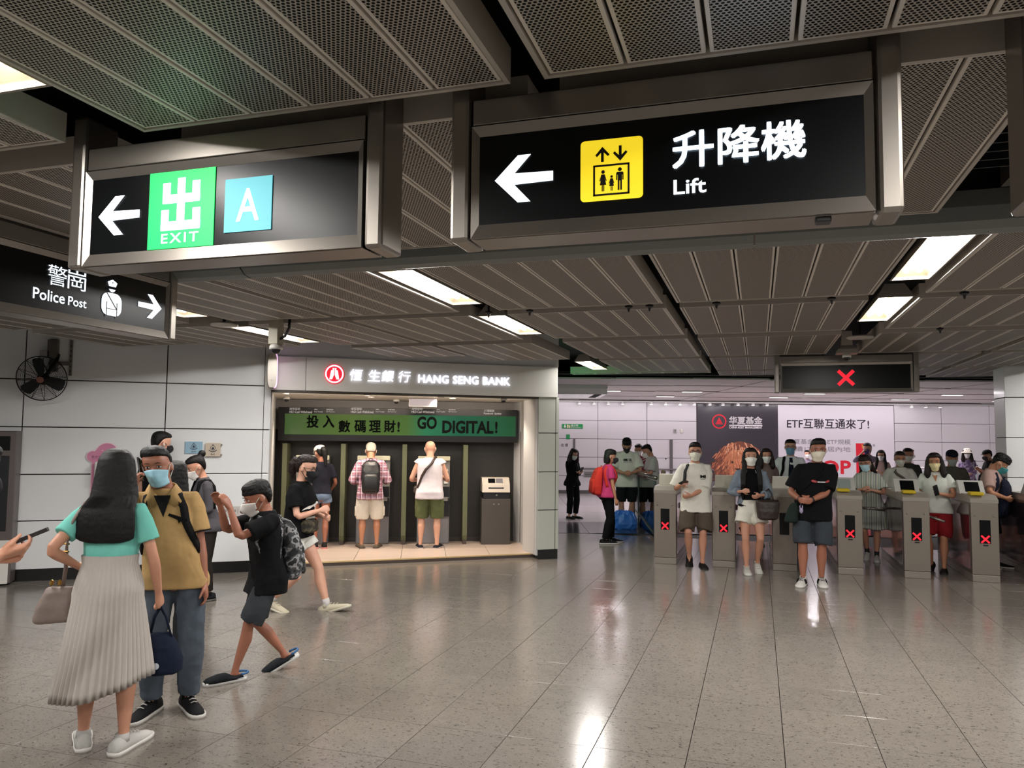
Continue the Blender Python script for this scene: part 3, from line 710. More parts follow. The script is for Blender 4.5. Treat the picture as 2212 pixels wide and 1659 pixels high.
# hand sanitiser with pink board
def sanitiser():
    a = WA.px(190, 1000); b = WA.px(250, 970)
    x0 = a[0]; zc = 1.32
    t = empty('sanitiser_dispenser', WA.pt(x0, -0.01, 0), WA.a, 'pink scalloped hand sanitiser board with white dispenser on left wall', 'dispenser')
    MP = mat('pink_board', '#c8809f', 0.5); MPE = mat('pink_edge', '#e6c9d2', 0.5)
    def outline(g):
        W_ = 0.40
        pts = [(0.045-g, 0.93-g), (0.045-g, 1.36)]
        pts += circ(0.05, 1.43, 0.062+g, 8, 250, 70)[0:9]
        pts += circ(0.20, 1.47, 0.115+g, 10, 150, 20)
        pts += circ(0.36, 1.43, 0.062+g, 8, 110, -70)
        pts += [(0.36+g, 1.36), (0.36+g, 0.93-g)]
        return pts
    MB().prism(outline(0.010), -0.004, 0.0).build('board_edge', MPE, t)
    MB().prism(outline(0), -0.008, -0.004).build('board', MP, t)
    lettering('乾液消毒洗手', 0.04, 1.412, 0.20, 0.028, mat('dark_print', '#5b3047', 0.6), t, y=-0.009)
    lettering('Hand Sanitiser', 0.04, 1.398, 0.20, 0.008, mat('dark_print', '#5b3047', 0.6), t, y=-0.009)
    MB().bbox(0.085, 0.235, -0.10, -0.008, 1.14, 1.37, 0.02).build('dispenser', M_WHITE, t)
    MB().lathe([(0.001, -0.106), (0.018, -0.105), (0.02, -0.1), (0.001, -0.098)], c=(0.125, 0, 1.26), axis='y', seg=14).build('sensor', M_DARK, t)
    MB().bbox(0.10, 0.22, -0.11, -0.008, 0.95, 0.985, 0.006).build('drip_tray', M_WHITE, t)
    MB().box(0.11, 0.21, -0.012, -0.008, 0.985, 1.14).build('back_plate', M_WHITE, t)
    st = MB(); st.prism([(0.145, 1.50), (0.152, 1.507), (0.159, 1.50), (0.152, 1.493)], -0.0095, -0.008); st.prism(circ(0.25, 1.485, 0.018, 10), -0.0095, -0.008)
    st.build('sparkle', MPE, t)
sanitiser()
# police plaques
def plaque(px0, py0, px1, py1, col, label, metal, name='wall_plaque', projecting=False):
    a, b = WA.px(px0, py1), WA.px(px1, py0); w_, h = b[0]-a[0], b[1]-a[1]
    t = empty(name, WA.pt(a[0], -0.0, a[1]), WA.a, label, 'plaque')
    y = -0.012 if not projecting else -0.035
    MB().bbox(0, w_, y, 0.0 if not projecting else y+0.012, 0, h, 0.003).build('plate', mat('plaque_'+name+str(metal), col, 0.35), t)
    dk = mat('plaque_print', '#2b3440', 0.5); yy = y-0.001
    cx, cz = w_*0.5, h*0.62
    ring_poly(t, 'crest_ring', dk, cx, cz, h*0.19, h*0.155, yy, 24)
    MB().prism(circ(cx, cz-0.004, h*0.10, 14), yy, yy+0.0008).build('crest_shield', dk, t)
    MB().prism([(cx-h*.05, cz+h*.2), (cx+h*.05, cz+h*.2), (cx+h*.06, cz+h*.29), (cx, cz+h*.25), (cx-h*.06, cz+h*.29)], yy, yy+0.0008).build('crest_crown', dk, t)
    ring_poly(t, 'crest_scroll', dk, cx, cz+h*0.06, h*0.36, h*0.30, yy, 14, 215, 325)
    lettering('警崗', cx-w_*0.13, h*0.10, w_*0.26, h*0.12, dk, t, y=yy-0.0005)
    if projecting:
        br = MB()
        for zz in (0.12*h, 0.86*h):
            br.bbox(w_*0.98, w_*1.06, -0.03, 0.0, zz-0.008, zz+0.008, 0.002)
            br.lathe([(0.008, -0.034), (0.011, -0.03), (0.008, -0.026)], c=(w_*1.06, 0, zz), axis='y', seg=10)
        br.build('bracket', M_SS, t)
plaque(399, 954, 438, 980, '#8fb0c4', 'pale blue wall plaque with dark crest, left of the cream plaque', 0)
plaque(443, 957, 477, 986, '#c0b2a0', 'cream metal wall plaque with crest on two small wall brackets', 1, 'wall_plaque', True)
# printed shops notice
a, b = WA.px(462, 1112), WA.px(531, 1096)
t = empty('shop_notice', WA.pt(a[0], -0.002, a[1]), WA.a, 'small white wall notice reading mtr shops beside a round emblem', 'notice')
W_, H_ = b[0]-a[0]+0.12, 0.13
MB().box(0, W_, -0.0035, 0.0, -0.03, H_-0.03).build('sheet', mat('notice_white', '#c0bbb6', 0.4), t)
dk = mat('notice_red', '#4a2a2c', 0.5)
lettering('mtr shops', 0.02, 0.02, 0.235, None, dk, t, y=-0.005)
MB().box(0.275, 0.278, -0.005, -0.0036, 0.0, 0.07).build('divider', dk, t)
MB().prism(circ(0.335, 0.035, 0.03, 20), -0.005, -0.0036).build('emblem', dk, t)
for a in (45, -45):
    c, s2 = math.cos(rad(a)), math.sin(rad(a))
    MB().prism([(0.335+u*c-v*s2, 0.035+u*s2+v*c) for u, v in ((-.016, -.004), (.016, -.004), (.016, .004), (-.016, .004))], -0.006, -0.0051).build('emblem_mark', mat('notice_white', '#c0bbb6', 0.4), t)
# ticket machine at the left edge
a = WA.px(38, 932, -0.22)
t = empty('ticket_machine', WA.pt(a[0], -0.22, 0), WA.a, 'grey steel ticket machine with dark screen cut by left edge', 'machine')
MB().bbox(-0.75, 0, 0.0, 0.21, 0.02, 1.72, 0.01).build('cabinet', mat('machine_grey', '#6b6361', 0.4, metal=0.5), t)
MB().bbox(-0.66, -0.065, -0.006, 0.0, 1.50, 1.66, 0.004).build('header_screen', M_SIGNB, t)
MB().bbox(-0.66, -0.065, -0.006, 0.0, 0.6, 1.44, 0.004).build('touch_panel', M_DARK, t)
MB().bbox(-0.72, -0.02, -0.03, 0.0, 0.02, 0.5, 0.006).build('door', M_WHITE, t)
# curved steel blade sign by the bank's left corner
a = WA.px(584, 795, -0.12)
t = empty('blade_sign', WA.pt(a[0]+0.02, -0.30, 2.505), WA.a, 'rounded steel projecting sign with lit pink rim at the bank corner', 'sign')
rg = []
for y_, k in ((0.0, 0.97), (0.006, 1.0), (0.30, 1.0), (0.306, 0.97)): pass
prf = [(-0.135, 0.07), (0.135, 0.07), ]
shp = [(0.055*math.copysign(abs(math.cos(u))**0.5, math.cos(u)), 0.215*math.copysign(abs(math.sin(u))**0.72, math.sin(u))) for u in np.linspace(0, 2*math.pi, 33)[:-1]]
bs = MB(); bs.loft([[(p[0], p[1]*0.0-0.0+yy, p[1]) for p in shp] for yy in (0.0,)], cap=False)
bs = MB(); bs.prism([(p[0]-0.0, p[1]) for p in shp], 0.0, 0.24).build('casing', M_SS, t, smooth=True, sharp=40)
MB().prism([(p[0]*0.55+0.036, p[1]*0.98) for p in shp], 0.012, 0.228).build('lit_face', mat('pink_lit', (0.9, 0.55, 0.85), 0.4, emit=0.9), t, smooth=True, sharp=40)
MB().bbox(-0.012, 0.012, -0.003, 0.0, -0.13, -0.11, 0.001).build('lock', M_WHITE, t)
MB().tube([(0, 0.2, 0.0), (0, 0.32, 0.0)], 0.02, 8).build('wall_arm', M_SSD, t)

# ================================================================== bank lettering
M_LET = mat('letter_glow', (0.86, 0.86, 1.0), 0.4, emit=1.6)
bs = empty('bank_sign', WA.pt(0, -0.021, 0), WA.a, 'lit white bank name in Chinese and English with red round logo on fascia', 'sign')
cx, cz = 3.66, 2.505
MB().prism(circ(cx, cz, 0.128, 36), -0.02, 0.0).build('logo_disc', mat('logo_red', (0.72, 0.012, 0.03), 0.4, emit=0.9), bs)
ring_poly(bs, 'logo_ring', M_LET, cx, cz, 0.118, 0.100, -0.022, 36)
lg = MB()
for s_ in (-1, 1): lg.prism([(cx+s_*0.004, cz+0.078), (cx+s_*0.024, cz+0.078), (cx+s_*0.022, cz+0.05), (cx+s_*0.042, cz+0.045), (cx+s_*0.062, cz-0.07), (cx+s_*0.028, cz-0.07), (cx+s_*0.006, cz-0.012)], -0.023, -0.021)
lg.build('logo_mark', M_LET, bs)
ln = MB()
for s_ in (-1, 1):
    for r_ in ((0.012, 0.030, -0.005, 0.0), (0.012, 0.030, 0.02, 0.025), (0.012, 0.015, -0.005, 0.025), (0.027, 0.03, -0.005, 0.025)): ln.box(min(cx+s_*r_[0], cx+s_*r_[1]), max(cx+s_*r_[0], cx+s_*r_[1]), -0.0242, -0.0234, cz+r_[2], cz+r_[3])
ln.build('logo_lines', mat('logo_red', None), bs)
xs0 = [3.855, 4.10, 4.29, 4.51]
for ch, x in zip('恒生銀行', (3.862, 4.095, 4.275, 4.50)): lettering(ch, x, 2.425, 0.165, 0.152, M_LET, bs, bold=0.0, y=-0.014, ext=0.006, shear=0.12)
lettering('HANG SENG BANK', 4.772, 2.427, 1.305, 0.112, M_LET, bs, bold=0.014, space=1.06, y=-0.014, ext=0.006)
for x0, x1, pw in ((3.6, 6.1, 3.0),):
    pass

# ================================================================== inside the alcove (frame BKF, local y=0 at fin fronts)
def bke(name, u, y, label, cat, group=None, z=0.0): return empty(name, BKF.pt(u, y, z), BKF.a, label, cat, group)
t = bke('alcove_header', 0, 0.1, 'dark header with green backlit GO DIGITAL banner over cash machines', 'header')
MB().bbox(-1.93, 1.76, 0.0, 0.315, 1.57, 2.085, 0.004).build('casing', mat('header_black', '#15161a', 0.3), t)
def _ban(nt, b):
    N, L = nt.nodes, nt.links
    tc = N.new('ShaderNodeTexCoord'); sp = N.new('ShaderNodeSeparateXYZ'); L.new(tc.outputs['Generated'], sp.inputs[0])
    r = N.new('ShaderNodeValToRGB'); cr = r.color_ramp
    for i, (p, c) in enumerate(((0.0, '#3f5f34'), (0.25, '#4f6a33'), (0.52, '#466633'), (0.60, '#2b6f50'), (0.75, '#205a46'), (1.0, '#28563a'))):
        e = cr.elements[i] if i < 2 else cr.elements.new(p); e.position = p; e.color = (*lin(c), 1)
    L.new(sp.outputs[0], r.inputs[0]); L.new(r.outputs[0], b.inputs['Base Color']); L.new(r.outputs[0], b.inputs['Emission Color']); b.inputs['Emission Strength'].default_value = 0.35
    b.inputs['Roughness'].default_value = 0.12
MB().bbox(-1.83, 1.73, -0.006, 0.0, 1.668, 1.985, 0.002).build('green_banner', mat('banner_green', '#4a7a40', 0.12, build=_ban), t)
M_INK = mat('banner_ink', '#050a07', 0.5, spec=0.1)
def onbk(px, py, y=0.1): 
    return BKF.px(px, py, y)
def put(s, px0, py0, px1, py1, m, bold=0.0, y=-0.008):
    a, b = onbk(px0, py1), onbk(px1, py0); lettering(s, a[0], a[1], b[0]-a[0], b[1]-a[1], m, t, bold=bold, y=y)
put('投', 662, 897, 689, 924, M_INK, .03); put('入', 697, 897, 723, 924, M_INK, .03)
for ch, x in zip('數碼理財', (731, 765, 797, 829)): put(ch, x, 908, x+26, 934, M_INK, .03)
put('!', 858, 911, 864, 933, M_INK, .03)
put('GO', 901, 900, 944, 927, M_INK, .04); put('DIGITAL', 955, 909.5, 1066, 936, M_INK, .04); put('!', 1069, 910.5, 1075, 936, M_INK, .04)
M_HT = mat('header_text', '#c9c9cd', 0.5, emit=0.3)
for x in (625, 758, 889):
    put('港幣提款', x, 880.5, x+24, 886, M_HT, y=-0.002); put('HKD Cash Withdrawal', x, 887.5, x+49, 892, M_HT, .01, y=-0.002)
    put('轉賬', x+54, 883, x+61, 886, M_HT, y=-0.002); put('Fund Transfer', x+54, 888, x+73, 890.5, M_HT, y=-0.002)
    put('繳費服務', x+80, 883.5, x+95, 886.5, M_HT, y=-0.002); put('Bill Payment', x+80, 888.5, x+98, 891, M_HT, y=-0.002)
put('打簿服務', 1046, 885, 1068, 890, M_HT, y=-0.002); put('Passbook Update', 1045, 891.5, 1083, 896, M_HT, .01, y=-0.002)
# fins between machines
M_FIN = mat('fin_olive', '#5e6247', 0.4)
for k, (u, lb) in enumerate(((-1.80, 'olive partition fin behind the person in black top'), (-0.93, 'olive partition fin between capped person and grey haired person'), (-0.0, 'olive partition fin between grey haired person and bald person'), (0.94, 'olive partition fin between bald person and passbook machine'))):
    f = bke('partition_fin', u, 0.0, lb, 'partition', 'olive fins between the cash machines')
    MB().prismx([(0.0, 0.14), (0.04, 0.06), (0.36, 0.06), (0.36, 1.53), (0.0, 1.53)], -0.035, 0.035).build('panel', M_FIN, f)
    MB().box(-0.028, 0.028, 0.03, 0.40, 0, 0.06).build('foot', M_STEP, f)
# green exit lightbox on the far side of the pillar block (out of this view; its green light falls on the floor there)
t = empty('exit_lightbox', WA.pt(6.83, 0.75, 2.05), WA.a, 'green exit lightbox on the side of the bank pillar facing the gates', 'sign')
MB().bbox(0.0, 0.04, 0.0, 0.75, 0.0, 0.27, 0.004).build('casing', M_SSD, t)
MB().box(0.04, 0.046, 0.02, 0.73, 0.02, 0.25).build('lit_face', mat('exit_box_green', (0.02, 0.6, 0.16), 0.5, emit=22.0), t)
# cash machines
def atm(u, label):
    a = bke('cash_machine', u, 0.0, label, 'cash machine', 'bank cash machines in the alcove')
    MG = mat('atm_grey', '#77767a', 0.4); MS = mat('atm_silver', '#8f8c88', 0.35, metal=0.3)
    MB().bbox(-0.25, 0.25, 0.10, 0.42, 0.0, 0.62, 0.02).build('pedestal', MG, a)
    MB().bbox(-0.25, 0.25, 0.16, 0.42, 0.62, 1.34, 0.01).build('body', MS, a)
    MB().bbox(-0.25, 0.25, 0.10, 0.16, 1.28, 1.35, 0.01).build('light_hood', mat('atm_hood', '#c9c4a8', 0.4, emit=0.15), a)
    MB().bbox(-0.2, 0.06, 0.15, 0.162, 0.92, 1.2, 0.004).build('screen', mat('atm_screen', '#16242e', 0.2, emit=0.25), a)
    MB().bbox(-0.22, 0.22, 0.04, 0.16, 0.66, 0.72, 0.008).build('keypad_shelf', MS, a)
    for i in range(3):
        for j in range(4): MB().bbox(-0.09+i*0.045, -0.055+i*0.045, 0.05+j*0.025, 0.07+j*0.025, 0.72, 0.728, 0.002).build('key', M_WHITE, a)
    MB().bbox(0.09, 0.245, 0.10, 0.16, 0.72, 0.88, 0.006).build('cash_slot', M_DARK, a)
    MB().bbox(0.09, 0.245, 0.08, 0.16, 0.42, 0.70, 0.006).build('side_unit', M_DARK, a)
    for k in range(4): MB().bbox(0.16, 0.22, 0.145, 0.16, 0.92+k*0.065, 0.955+k*0.065, 0.004).build('button', M_WHITE, a)
    MB().box(-0.24, 0.24, 0.13, 0.42, 0.0, 0.02).build('plinth', M_DARK, a)
atm(BKF.px(672, 1100, 0.1)[0], 'grey cash machine in front of the person with white cap'); atm(BKF.px(805, 1100, 0.1)[0], 'grey cash machine in front of the grey haired person'); atm(BKF.px(936, 1100, 0.1)[0], 'grey cash machine in front of the bald person')
# passbook machine
p = bke('passbook_machine', 1.42, -0.02, 'dark pedestal passbook machine with cream sloping top', 'machine')
MPD = mat('passbook_dark', '#45413d', 0.45); MPC = mat('passbook_cream', '#c3bbaf', 0.4)
MB().bbox(-0.225, 0.225, 0.0, 0.40, 0.0, 0.70, 0.006).build('pedestal', MPD, p)
MB().bbox(-0.20, 0.215, 0.02, 0.40, 0.70, 0.80, 0.008).build('drawer', M_DARK, p)
MB().prismx([(0.0, 0.80), (0.40, 0.80), (0.40, 1.02), (0.16, 1.02), (0.03, 0.92)], -0.215, 0.215).build('head', MPC, p)
nrm = Vector((0, -0.10, 0.13)).normalized()
hd = MB(); 
def slope(u0, u1, f0, f1, off=0.003):
    A = Vector((0, 0.03, 0.92)); B = Vector((0, 0.16, 1.02)); nn = Vector((0, -(B-A).z, (B-A).y)).normalized()
    q = [A.lerp(B, f)+nn*off for f in (f0, f1)]
    return [(u0, q[0].y, q[0].z), (u1, q[0].y, q[0].z), (u1, q[1].y, q[1].z), (u0, q[1].y, q[1].z)]
MB()._add(slope(-0.12, -0.01, 0.2, 0.85), [(0, 1, 2, 3)]).build('screen', M_SIGNB, p)
MB()._add(slope(0.0, 0.11, 0.2, 0.85), [(0, 1, 2, 3)]).build('instruction_panel', mat('instr_grey', '#77757a', 0.3), p)
MB().box(-0.12, 0.12, 0.012, 0.02, 0.855, 0.875).build('slot', M_DARK, p)
for x in (-0.035, 0.04): MB().lathe([(0.001, -0.012), (0.012, -0.01), (0.014, 0.0), (0.001, 0.002)], c=(x, 0, 0.615), axis='y', seg=12).build('lock', M_SS, p)
MB().lathe([(0.001, 0.008), (0.012, 0.01), (0.014, 0.022), (0.001, 0.022)], c=(0.01, 0, 0.755), axis='y', seg=12).build('lock', M_SS, p)
# dome cameras and the lamps under the alcove ceiling
for px, py, lb in ((619, 862, 'small dome camera at left end of alcove ceiling'), (856, 867, 'small dome camera at middle of alcove ceiling'), (1107, 862, 'small dome camera at right end of alcove ceiling')):
    q = onz(px, py, 2.232); q += WA.n*max(0, 0.22-(q-WA.o).dot(WA.n)); dome((q.x, q.y, 2.229), 0.05, lb)
for px, py, lb in ((617, 850, 'downlight at the left end of alcove ceiling'), (794, 853, 'front downlight of the pair over the grey haired person'), (802, 858, 'rear downlight of the pair over the grey haired person'), (968, 854, 'front downlight of the pair over the bald person'), (978, 860, 'rear downlight of the pair over the bald person')):
    q = onz(px, py, 2.258); q += WA.n*max(0, 0.2-(q-WA.o).dot(WA.n))
    d = empty('downlight', (q.x, q.y, 2.25), 0, lb, 'downlight', 'downlights in the alcove ceiling')
    MB().lathe([(0.032, 0.0), (0.045, -0.003), (0.047, 0.004), (0.045, 0.012)], seg=16).build('bezel', M_WHITE, d)
    MB().lathe([(0.001, 0.002), (0.032, 0.002), (0.032, 0.006)], seg=16).build('lens', mat('spot_lens', (1, 0.93, 0.85), 0.5, emit=12), d)
for u, y, pw in ((-1.35, -0.75, 1), (-0.45, -0.75, 1), (0.45, -0.75, 1), (1.35, -0.65, 0.8), (-1.9, -1.2, 0.7)):
    ld = bpy.data.lights.new('alcove_spot', 'SPOT'); ld.energy = P_SPOT*pw*4; ld.color = C_SPOT; ld.spot_size = rad(118); ld.spot_blend = 0.8; ld.shadow_soft_size = 0.04
    lo = bpy.data.objects.new('alcove_spot', ld); COL.objects.link(lo); lo.location = BKF.pt(u, y, 2.19); 
a = onbk(884, 879); b = onbk(943, 853)
ld = bpy.data.lights.new('alcove_fill', 'AREA'); ld.shape = 'RECTANGLE'; ld.size = 3.2; ld.size_y = 0.08; ld.energy = P_ALCOVE_FILL; ld.color = C_SPOT  # unseen strip light, added behind the fascia to brighten the alcove
lo = bpy.data.objects.new('alcove_fill', ld); COL.objects.link(lo); lo.location = WA.pt(4.7, 0.25, 2.25); lo.rotation_euler = (rad(50), 0, WA.a)
t2 = bke('hanging_notice', a[0], -0.75, 'blank pale rectangular notice hanging from alcove ceiling', 'notice')
q0, q1 = BKF.px(884, 877, -0.75), BKF.px(943, 853, -0.75); t2.location = BKF.pt(q0[0], -0.75, 0)
MB().bbox(0, q1[0]-q0[0], 0.0, 0.012, q0[1], 2.20, 0.002).build('panel', mat('notice_lilac', '#7e7a88', 0.4), t2)
fr_ = MB(); W_ = q1[0]-q0[0]; zz = q0[1]
fr_.box(-0.005, W_+0.005, -0.003, 0.013, zz-0.006, zz); fr_.box(-0.006, 0, -0.003, 0.013, zz, 2.20); fr_.box(W_, W_+0.006, -0.003, 0.013, zz, 2.20)
fr_.build('frame', M_WHITE, t2)

# ================================================================== ticket gates
def gate(k, x, label, style):
    t = empty('ticket_gate', (x, 10.95, 0), 0, label, 'ticket gate', 'row of steel ticket gates')
    MGF = mat('gate_steel', '#8f867c', 0.43, metal=0.75, bump=0.01, bscale=400); MGT = mat('gate_top', '#aea79d', 0.35, metal=0.4); MCR = mat('gate_cream', '#b9b4a4', 0.4)
    L = 1.95
    MB().bbox(0.0, 0.30, 0.0, L, 0.085, 0.955, 0.008).build('cabinet', MGF, t)
    MB().bbox(0.002, 0.298, 0.003, L-0.003, 0.0, 0.083, 0.004).build('plinth', mat('gate_plinth', '#958d83', 0.4, metal=0.4), t)
    MB().prismx([(0.0, 0.955), (L, 0.955), (L, 1.03), (0.35, 1.05), (0.12, 1.05), (-0.004, 1.0)], -0.003, 0.303).build('top', MGT, t)
    # polished side cheeks
    for s_ in (0, 1): MB().bbox(-0.006 if s_ == 0 else 0.30, 0.0 if s_ == 0 else 0.306, 0.06, L-0.05, 0.13, 0.93, 0.002).build('side_panel', mat('gate_side', '#a08e92', 0.12, metal=0.9), t)
    for xx in (0.045, 0.245): MB().lathe([(0.001, -0.008), (0.010, -0.007), (0.013, 0.0), (0.001, 0.002)], c=(xx, 0, 0.80), axis='y', seg=12).build('lock', M_SS, t)
    d = MB().bbox(0.09, 0.21, -0.004, 0.006, 0.465, 0.75, 0.003).build('display', M_SIGNB, t)
    if style != 'dark': cross(d, 0.15, 0.518, 0.062, 0.010, M_REDX, -0.006)
    if k >= 3:
        MB().box(0.125, 0.18, -0.003, 0.002, 0.435, 0.452).build('number_plate', M_DARK, t)
    # hood behind the top plate
    if k < 3:
        MB().prismx([(0.42, 1.04), (0.55, 1.04), (0.95, 1.04), (0.95, 1.10), (0.62, 1.20), (0.44, 1.20)], 0.02, 0.28).build('hood', MCR, t)
    else:
        h = MB().prismx([(0.42, 1.04), (0.80, 1.04), (0.62, 1.205), (0.56, 1.205)], -0.02 if k > 3 else 0.0, 0.27).build('hood', mat('gate_hood', '#b4b2ac', 0.4), t)
        def fc(u, f, off): 
            A = Vector((u, 0.42, 1.04)); B = Vector((u, 0.56, 1.205)); q = A.lerp(B, f); n_ = Vector((0, -0.165, 0.14)).normalized(); return q+n_*off
        MB()._add([fc(0.05, 0.15, .003), fc(0.215, 0.15, .003), fc(0.215, 0.88, .003), fc(0.05, 0.88, .003)], [(0, 1, 2, 3)]).build('screen', M_SIGNB if k > 3 else mat('screen_grey', '#8f9794', 0.2), h)
        MB().bbox(0.01, 0.16, 0.03, 0.20, 1.045, 1.085, 0.012).build('card_reader', mat('reader_yellow', '#c7ac10', 0.4), t)
    return t
GX = [(-1.375, 'first ticket gate from the bank, left of person in brown shorts', 'x'), (-0.60, 'ticket gate between person in brown shorts and person in denim jacket', 'x'), (0.17, 'ticket gate with its front display dark', 'dark'),
      (0.965, 'ticket gate with yellow reader right of person in black shirt', 'x'), (1.735, 'ticket gate left of the person in red shorts', 'x'), (2.49, 'ticket gate right of the person in red shorts', 'x'), (3.27, 'ticket gate at the right edge showing only its hood', 'x')]
gts = [gate(k, x, lb, st) for k, (x, lb, st) in enumerate(GX)]
for k, px0, px1 in ((3, (1863, 1089), (1912, 1094)), (4, (2011, 1111), (2031, 1118)), (2, (1800, 1085), (1808, 1087))):
    t = gts[k]
    MB().tube([(0.30, 0.75, 0.80), (0.30+0.36, 0.70, 0.775)] if k == 3 else [(0.30, 0.25, 0.76), (0.50, 0.16, 0.70)], 0.017, 10).build('turnstile_arm', M_SS, t, smooth=True)
MB().tube([(0.0, 0.75, 0.80), (-0.30, 0.72, 0.795)], 0.016, 10).build('turnstile_arm', M_SS, gts[4], smooth=True)
for k in (0, 1):
    MB().bbox(0.306, 0.36, 0.72, 0.80, 0.70, 0.78, 0.01).build('barrier_hinge', M_SS, gts[k]); MB().tube([(0.34, 0.76, 0.46), (0.42, 0.74, 0.28)], 0.014, 8).build('turnstile_arm', M_SS, gts[k], smooth=True)

# ================================================================== advertisement on the far wall
ad = empty('advertisement', FW.pt(0, 0, 0), FW.a, 'long wall advertisement, dark lion half and pale half with red TOP', 'advertisement')
MB().box(5.745, 8.235, -0.012, 0.03, 0.45, 2.80).build('dark_panel', mat('ad_dark', '#352f38', 0.35, coat=0.2), ad)
MB().box(8.24, 11.83, -0.012, 0.03, 0.45, 2.80).build('pale_panel', mat('ad_pale', '#d8d2da', 0.35, coat=0.2), ad)
fp = lambda px, py: FW.px(px, py, -0.013)
def adt(s, px0, py0, px1, py1, m, bold=0.0):
    a, b = fp(px0, py1), fp(px1, py0); lettering(s, a[0], a[1], b[0]-a[0], b[1]-a[1], m, ad, bold=bold, y=-0.015)
M_ADR = mat('ad_red', '#d8142e', 0.5); M_ADW = mat('ad_white', '#e9e4e6', 0.5); M_ADK = mat('ad_ink', '#3a3340', 0.5); M_ADG = mat('ad_grey', '#85808a', 0.5)
c = fp(1553.5, 910.5); r0 = 0.225
ring_poly(ad, 'emblem_ring', M_ADR, c[0], c[1], r0, r0*0.82, -0.015, 32)
MB().prism([(c[0]-0.12, c[1]-0.085), (c[0]+0.12, c[1]-0.085), (c[0], c[1]+0.125)], -0.016, -0.014).build('emblem_triangle', M_ADR, ad)
for k in range(3): MB().box(c[0]-0.11, c[0]+0.11, -0.0175, -0.0165, c[1]-0.06+k*0.03, c[1]-0.055+k*0.03).build('emblem_line', mat('ad_dark', None), ad)
adt('华夏基金', 1575, 900, 1646.5, 916.5, M_ADW, .03); adt('CHINA ASSET MANAGEMENT', 1575, 921, 1646.5, 925.5, M_ADW, .02)
a, b = fp(1575, 919.4), fp(1646.5, 918.4); MB().box(a[0], b[0], -0.016, -0.014, a[1], b[1]).build('rule', M_ADW, ad)
adt('ETF互聯互通來了!', 1700, 905.5, 1877, 925.5, M_ADK, .012)
adt('華夏基金柜台ETF規模', 1701, 949, 1837, 959, M_ADG); adt('持續17年穩居內地', 1701, 965, 1837, 975, M_ADG)
adt('T', 1738, 995, 1772, 1024, M_ADR, .03); adt('O', 1776, 994.5, 1812, 1024.5, M_ADR, .03); adt('P', 1816, 995, 1838, 1024, M_ADR, .03); adt('1', 1850, 958, 1880, 1024, M_ADR, .03); adt('*', 1885, 959, 1890, 965, M_ADK)
c = fp(1871, 965); cr = [(-.13, -.05), (-.15, .09), (-.075, .02), (0, .12), (.075, .02), (.15, .09), (.13, -.05)]
MB().prism([(c[0]+p[0], c[1]+p[1]) for p in cr], -0.019, -0.017).build('crown', mat('ad_gold', '#cf8a3c', 0.5), ad)
# lion: mane strokes and muzzle printed on the dark half
rnd = random.Random(3)
cols = ['#d98a62', '#c4714c', '#e7a67f', '#8f4d36', '#5c3226', '#f0bb98']
strokes = {q: MB() for q in cols}
sil = [fp(*q_) for q_ in ((1548, 985), (1556, 970), (1575, 958), (1598, 953), (1620, 958), (1640, 971), (1652, 1000), (1656, 1034), (1650, 1034), (1548, 1034), (1540, 1010))]
MB().prism(sil, -0.0142, -0.013).build('lion_mane', mat('lion_base', '#7a4331', 0.5), ad)
MB().prism([fp(*q_) for q_ in ((1566, 985), (1584, 972), (1606, 974), (1622, 990), (1624, 1015), (1612, 1034), (1574, 1034), (1562, 1010))], -0.0150, -0.0142).build('lion_face', mat('lion_tan', '#b9744f', 0.5), ad)
ctr = fp(1594, 968)
for k in range(620):
    a_, b_ = rnd.random(), rnd.random()
    q_ = (1540+116*a_, 955+95*b_)
    top = 953+((q_[0]-1598)/56)**2*34
    if q_[1] < top-1 or q_[1] > 1036: continue
    x, z = fp(*q_); ln_ = rnd.uniform(0.10, 0.26)
    dx = (x-ctr[0])*0.9+rnd.uniform(-.18, .18); dz = -abs(0.55+0.5*b_); L_ = math.hypot(dx, dz); dx, dz = dx/L_*ln_, dz/L_*ln_
    wv = rnd.uniform(0.008, 0.022); px_, pz_ = -dz/ln_*wv, dx/ln_*wv
    z2 = max(0.46, z+dz); y_ = -0.0152-0.000008*k
    lit = (q_[0]-1540)/116*0.7+(1-b_)*0.6+rnd.uniform(-.3, .3)
    c_ = cols[5] if lit > 1.05 else cols[2] if lit > .85 else cols[0] if lit > .62 else cols[1] if lit > .45 else cols[3] if lit > .25 else cols[4]
    strokes[c_]._add([(x-px_, y_, z-pz_), (x+px_, y_, z+pz_), (x+dx*0.6+px_*0.7, y_, z+(z2-z)*0.6+pz_*0.7), (x+dx, y_, z2)], [(0, 1, 2, 3)])
c = fp(1594, 1000)
fc_ = MB()
for sx in (-1, 1): fc_.prism([(c[0]-0.02+sx*0.15+p[0], c[1]+0.02+p[1]) for p in circ(0, 0, 0.035, 10)], -0.021, -0.020)
fc_.prism([(c[0]-0.09, c[1]-0.17), (c[0]+0.09, c[1]-0.17), (c[0], c[1]-0.28)], -0.021, -0.020)
fc_.build('lion_features', mat('lion_dark', '#33201a', 0.5), ad)
for q, mb_ in strokes.items(): mb_.build('mane_strokes', mat('mane_'+q, q, 0.5), ad, kind='stuff')

ORD = 'first second third fourth fifth sixth seventh eighth ninth tenth eleventh twelfth thirteenth fourteenth fifteenth sixteenth'.split()
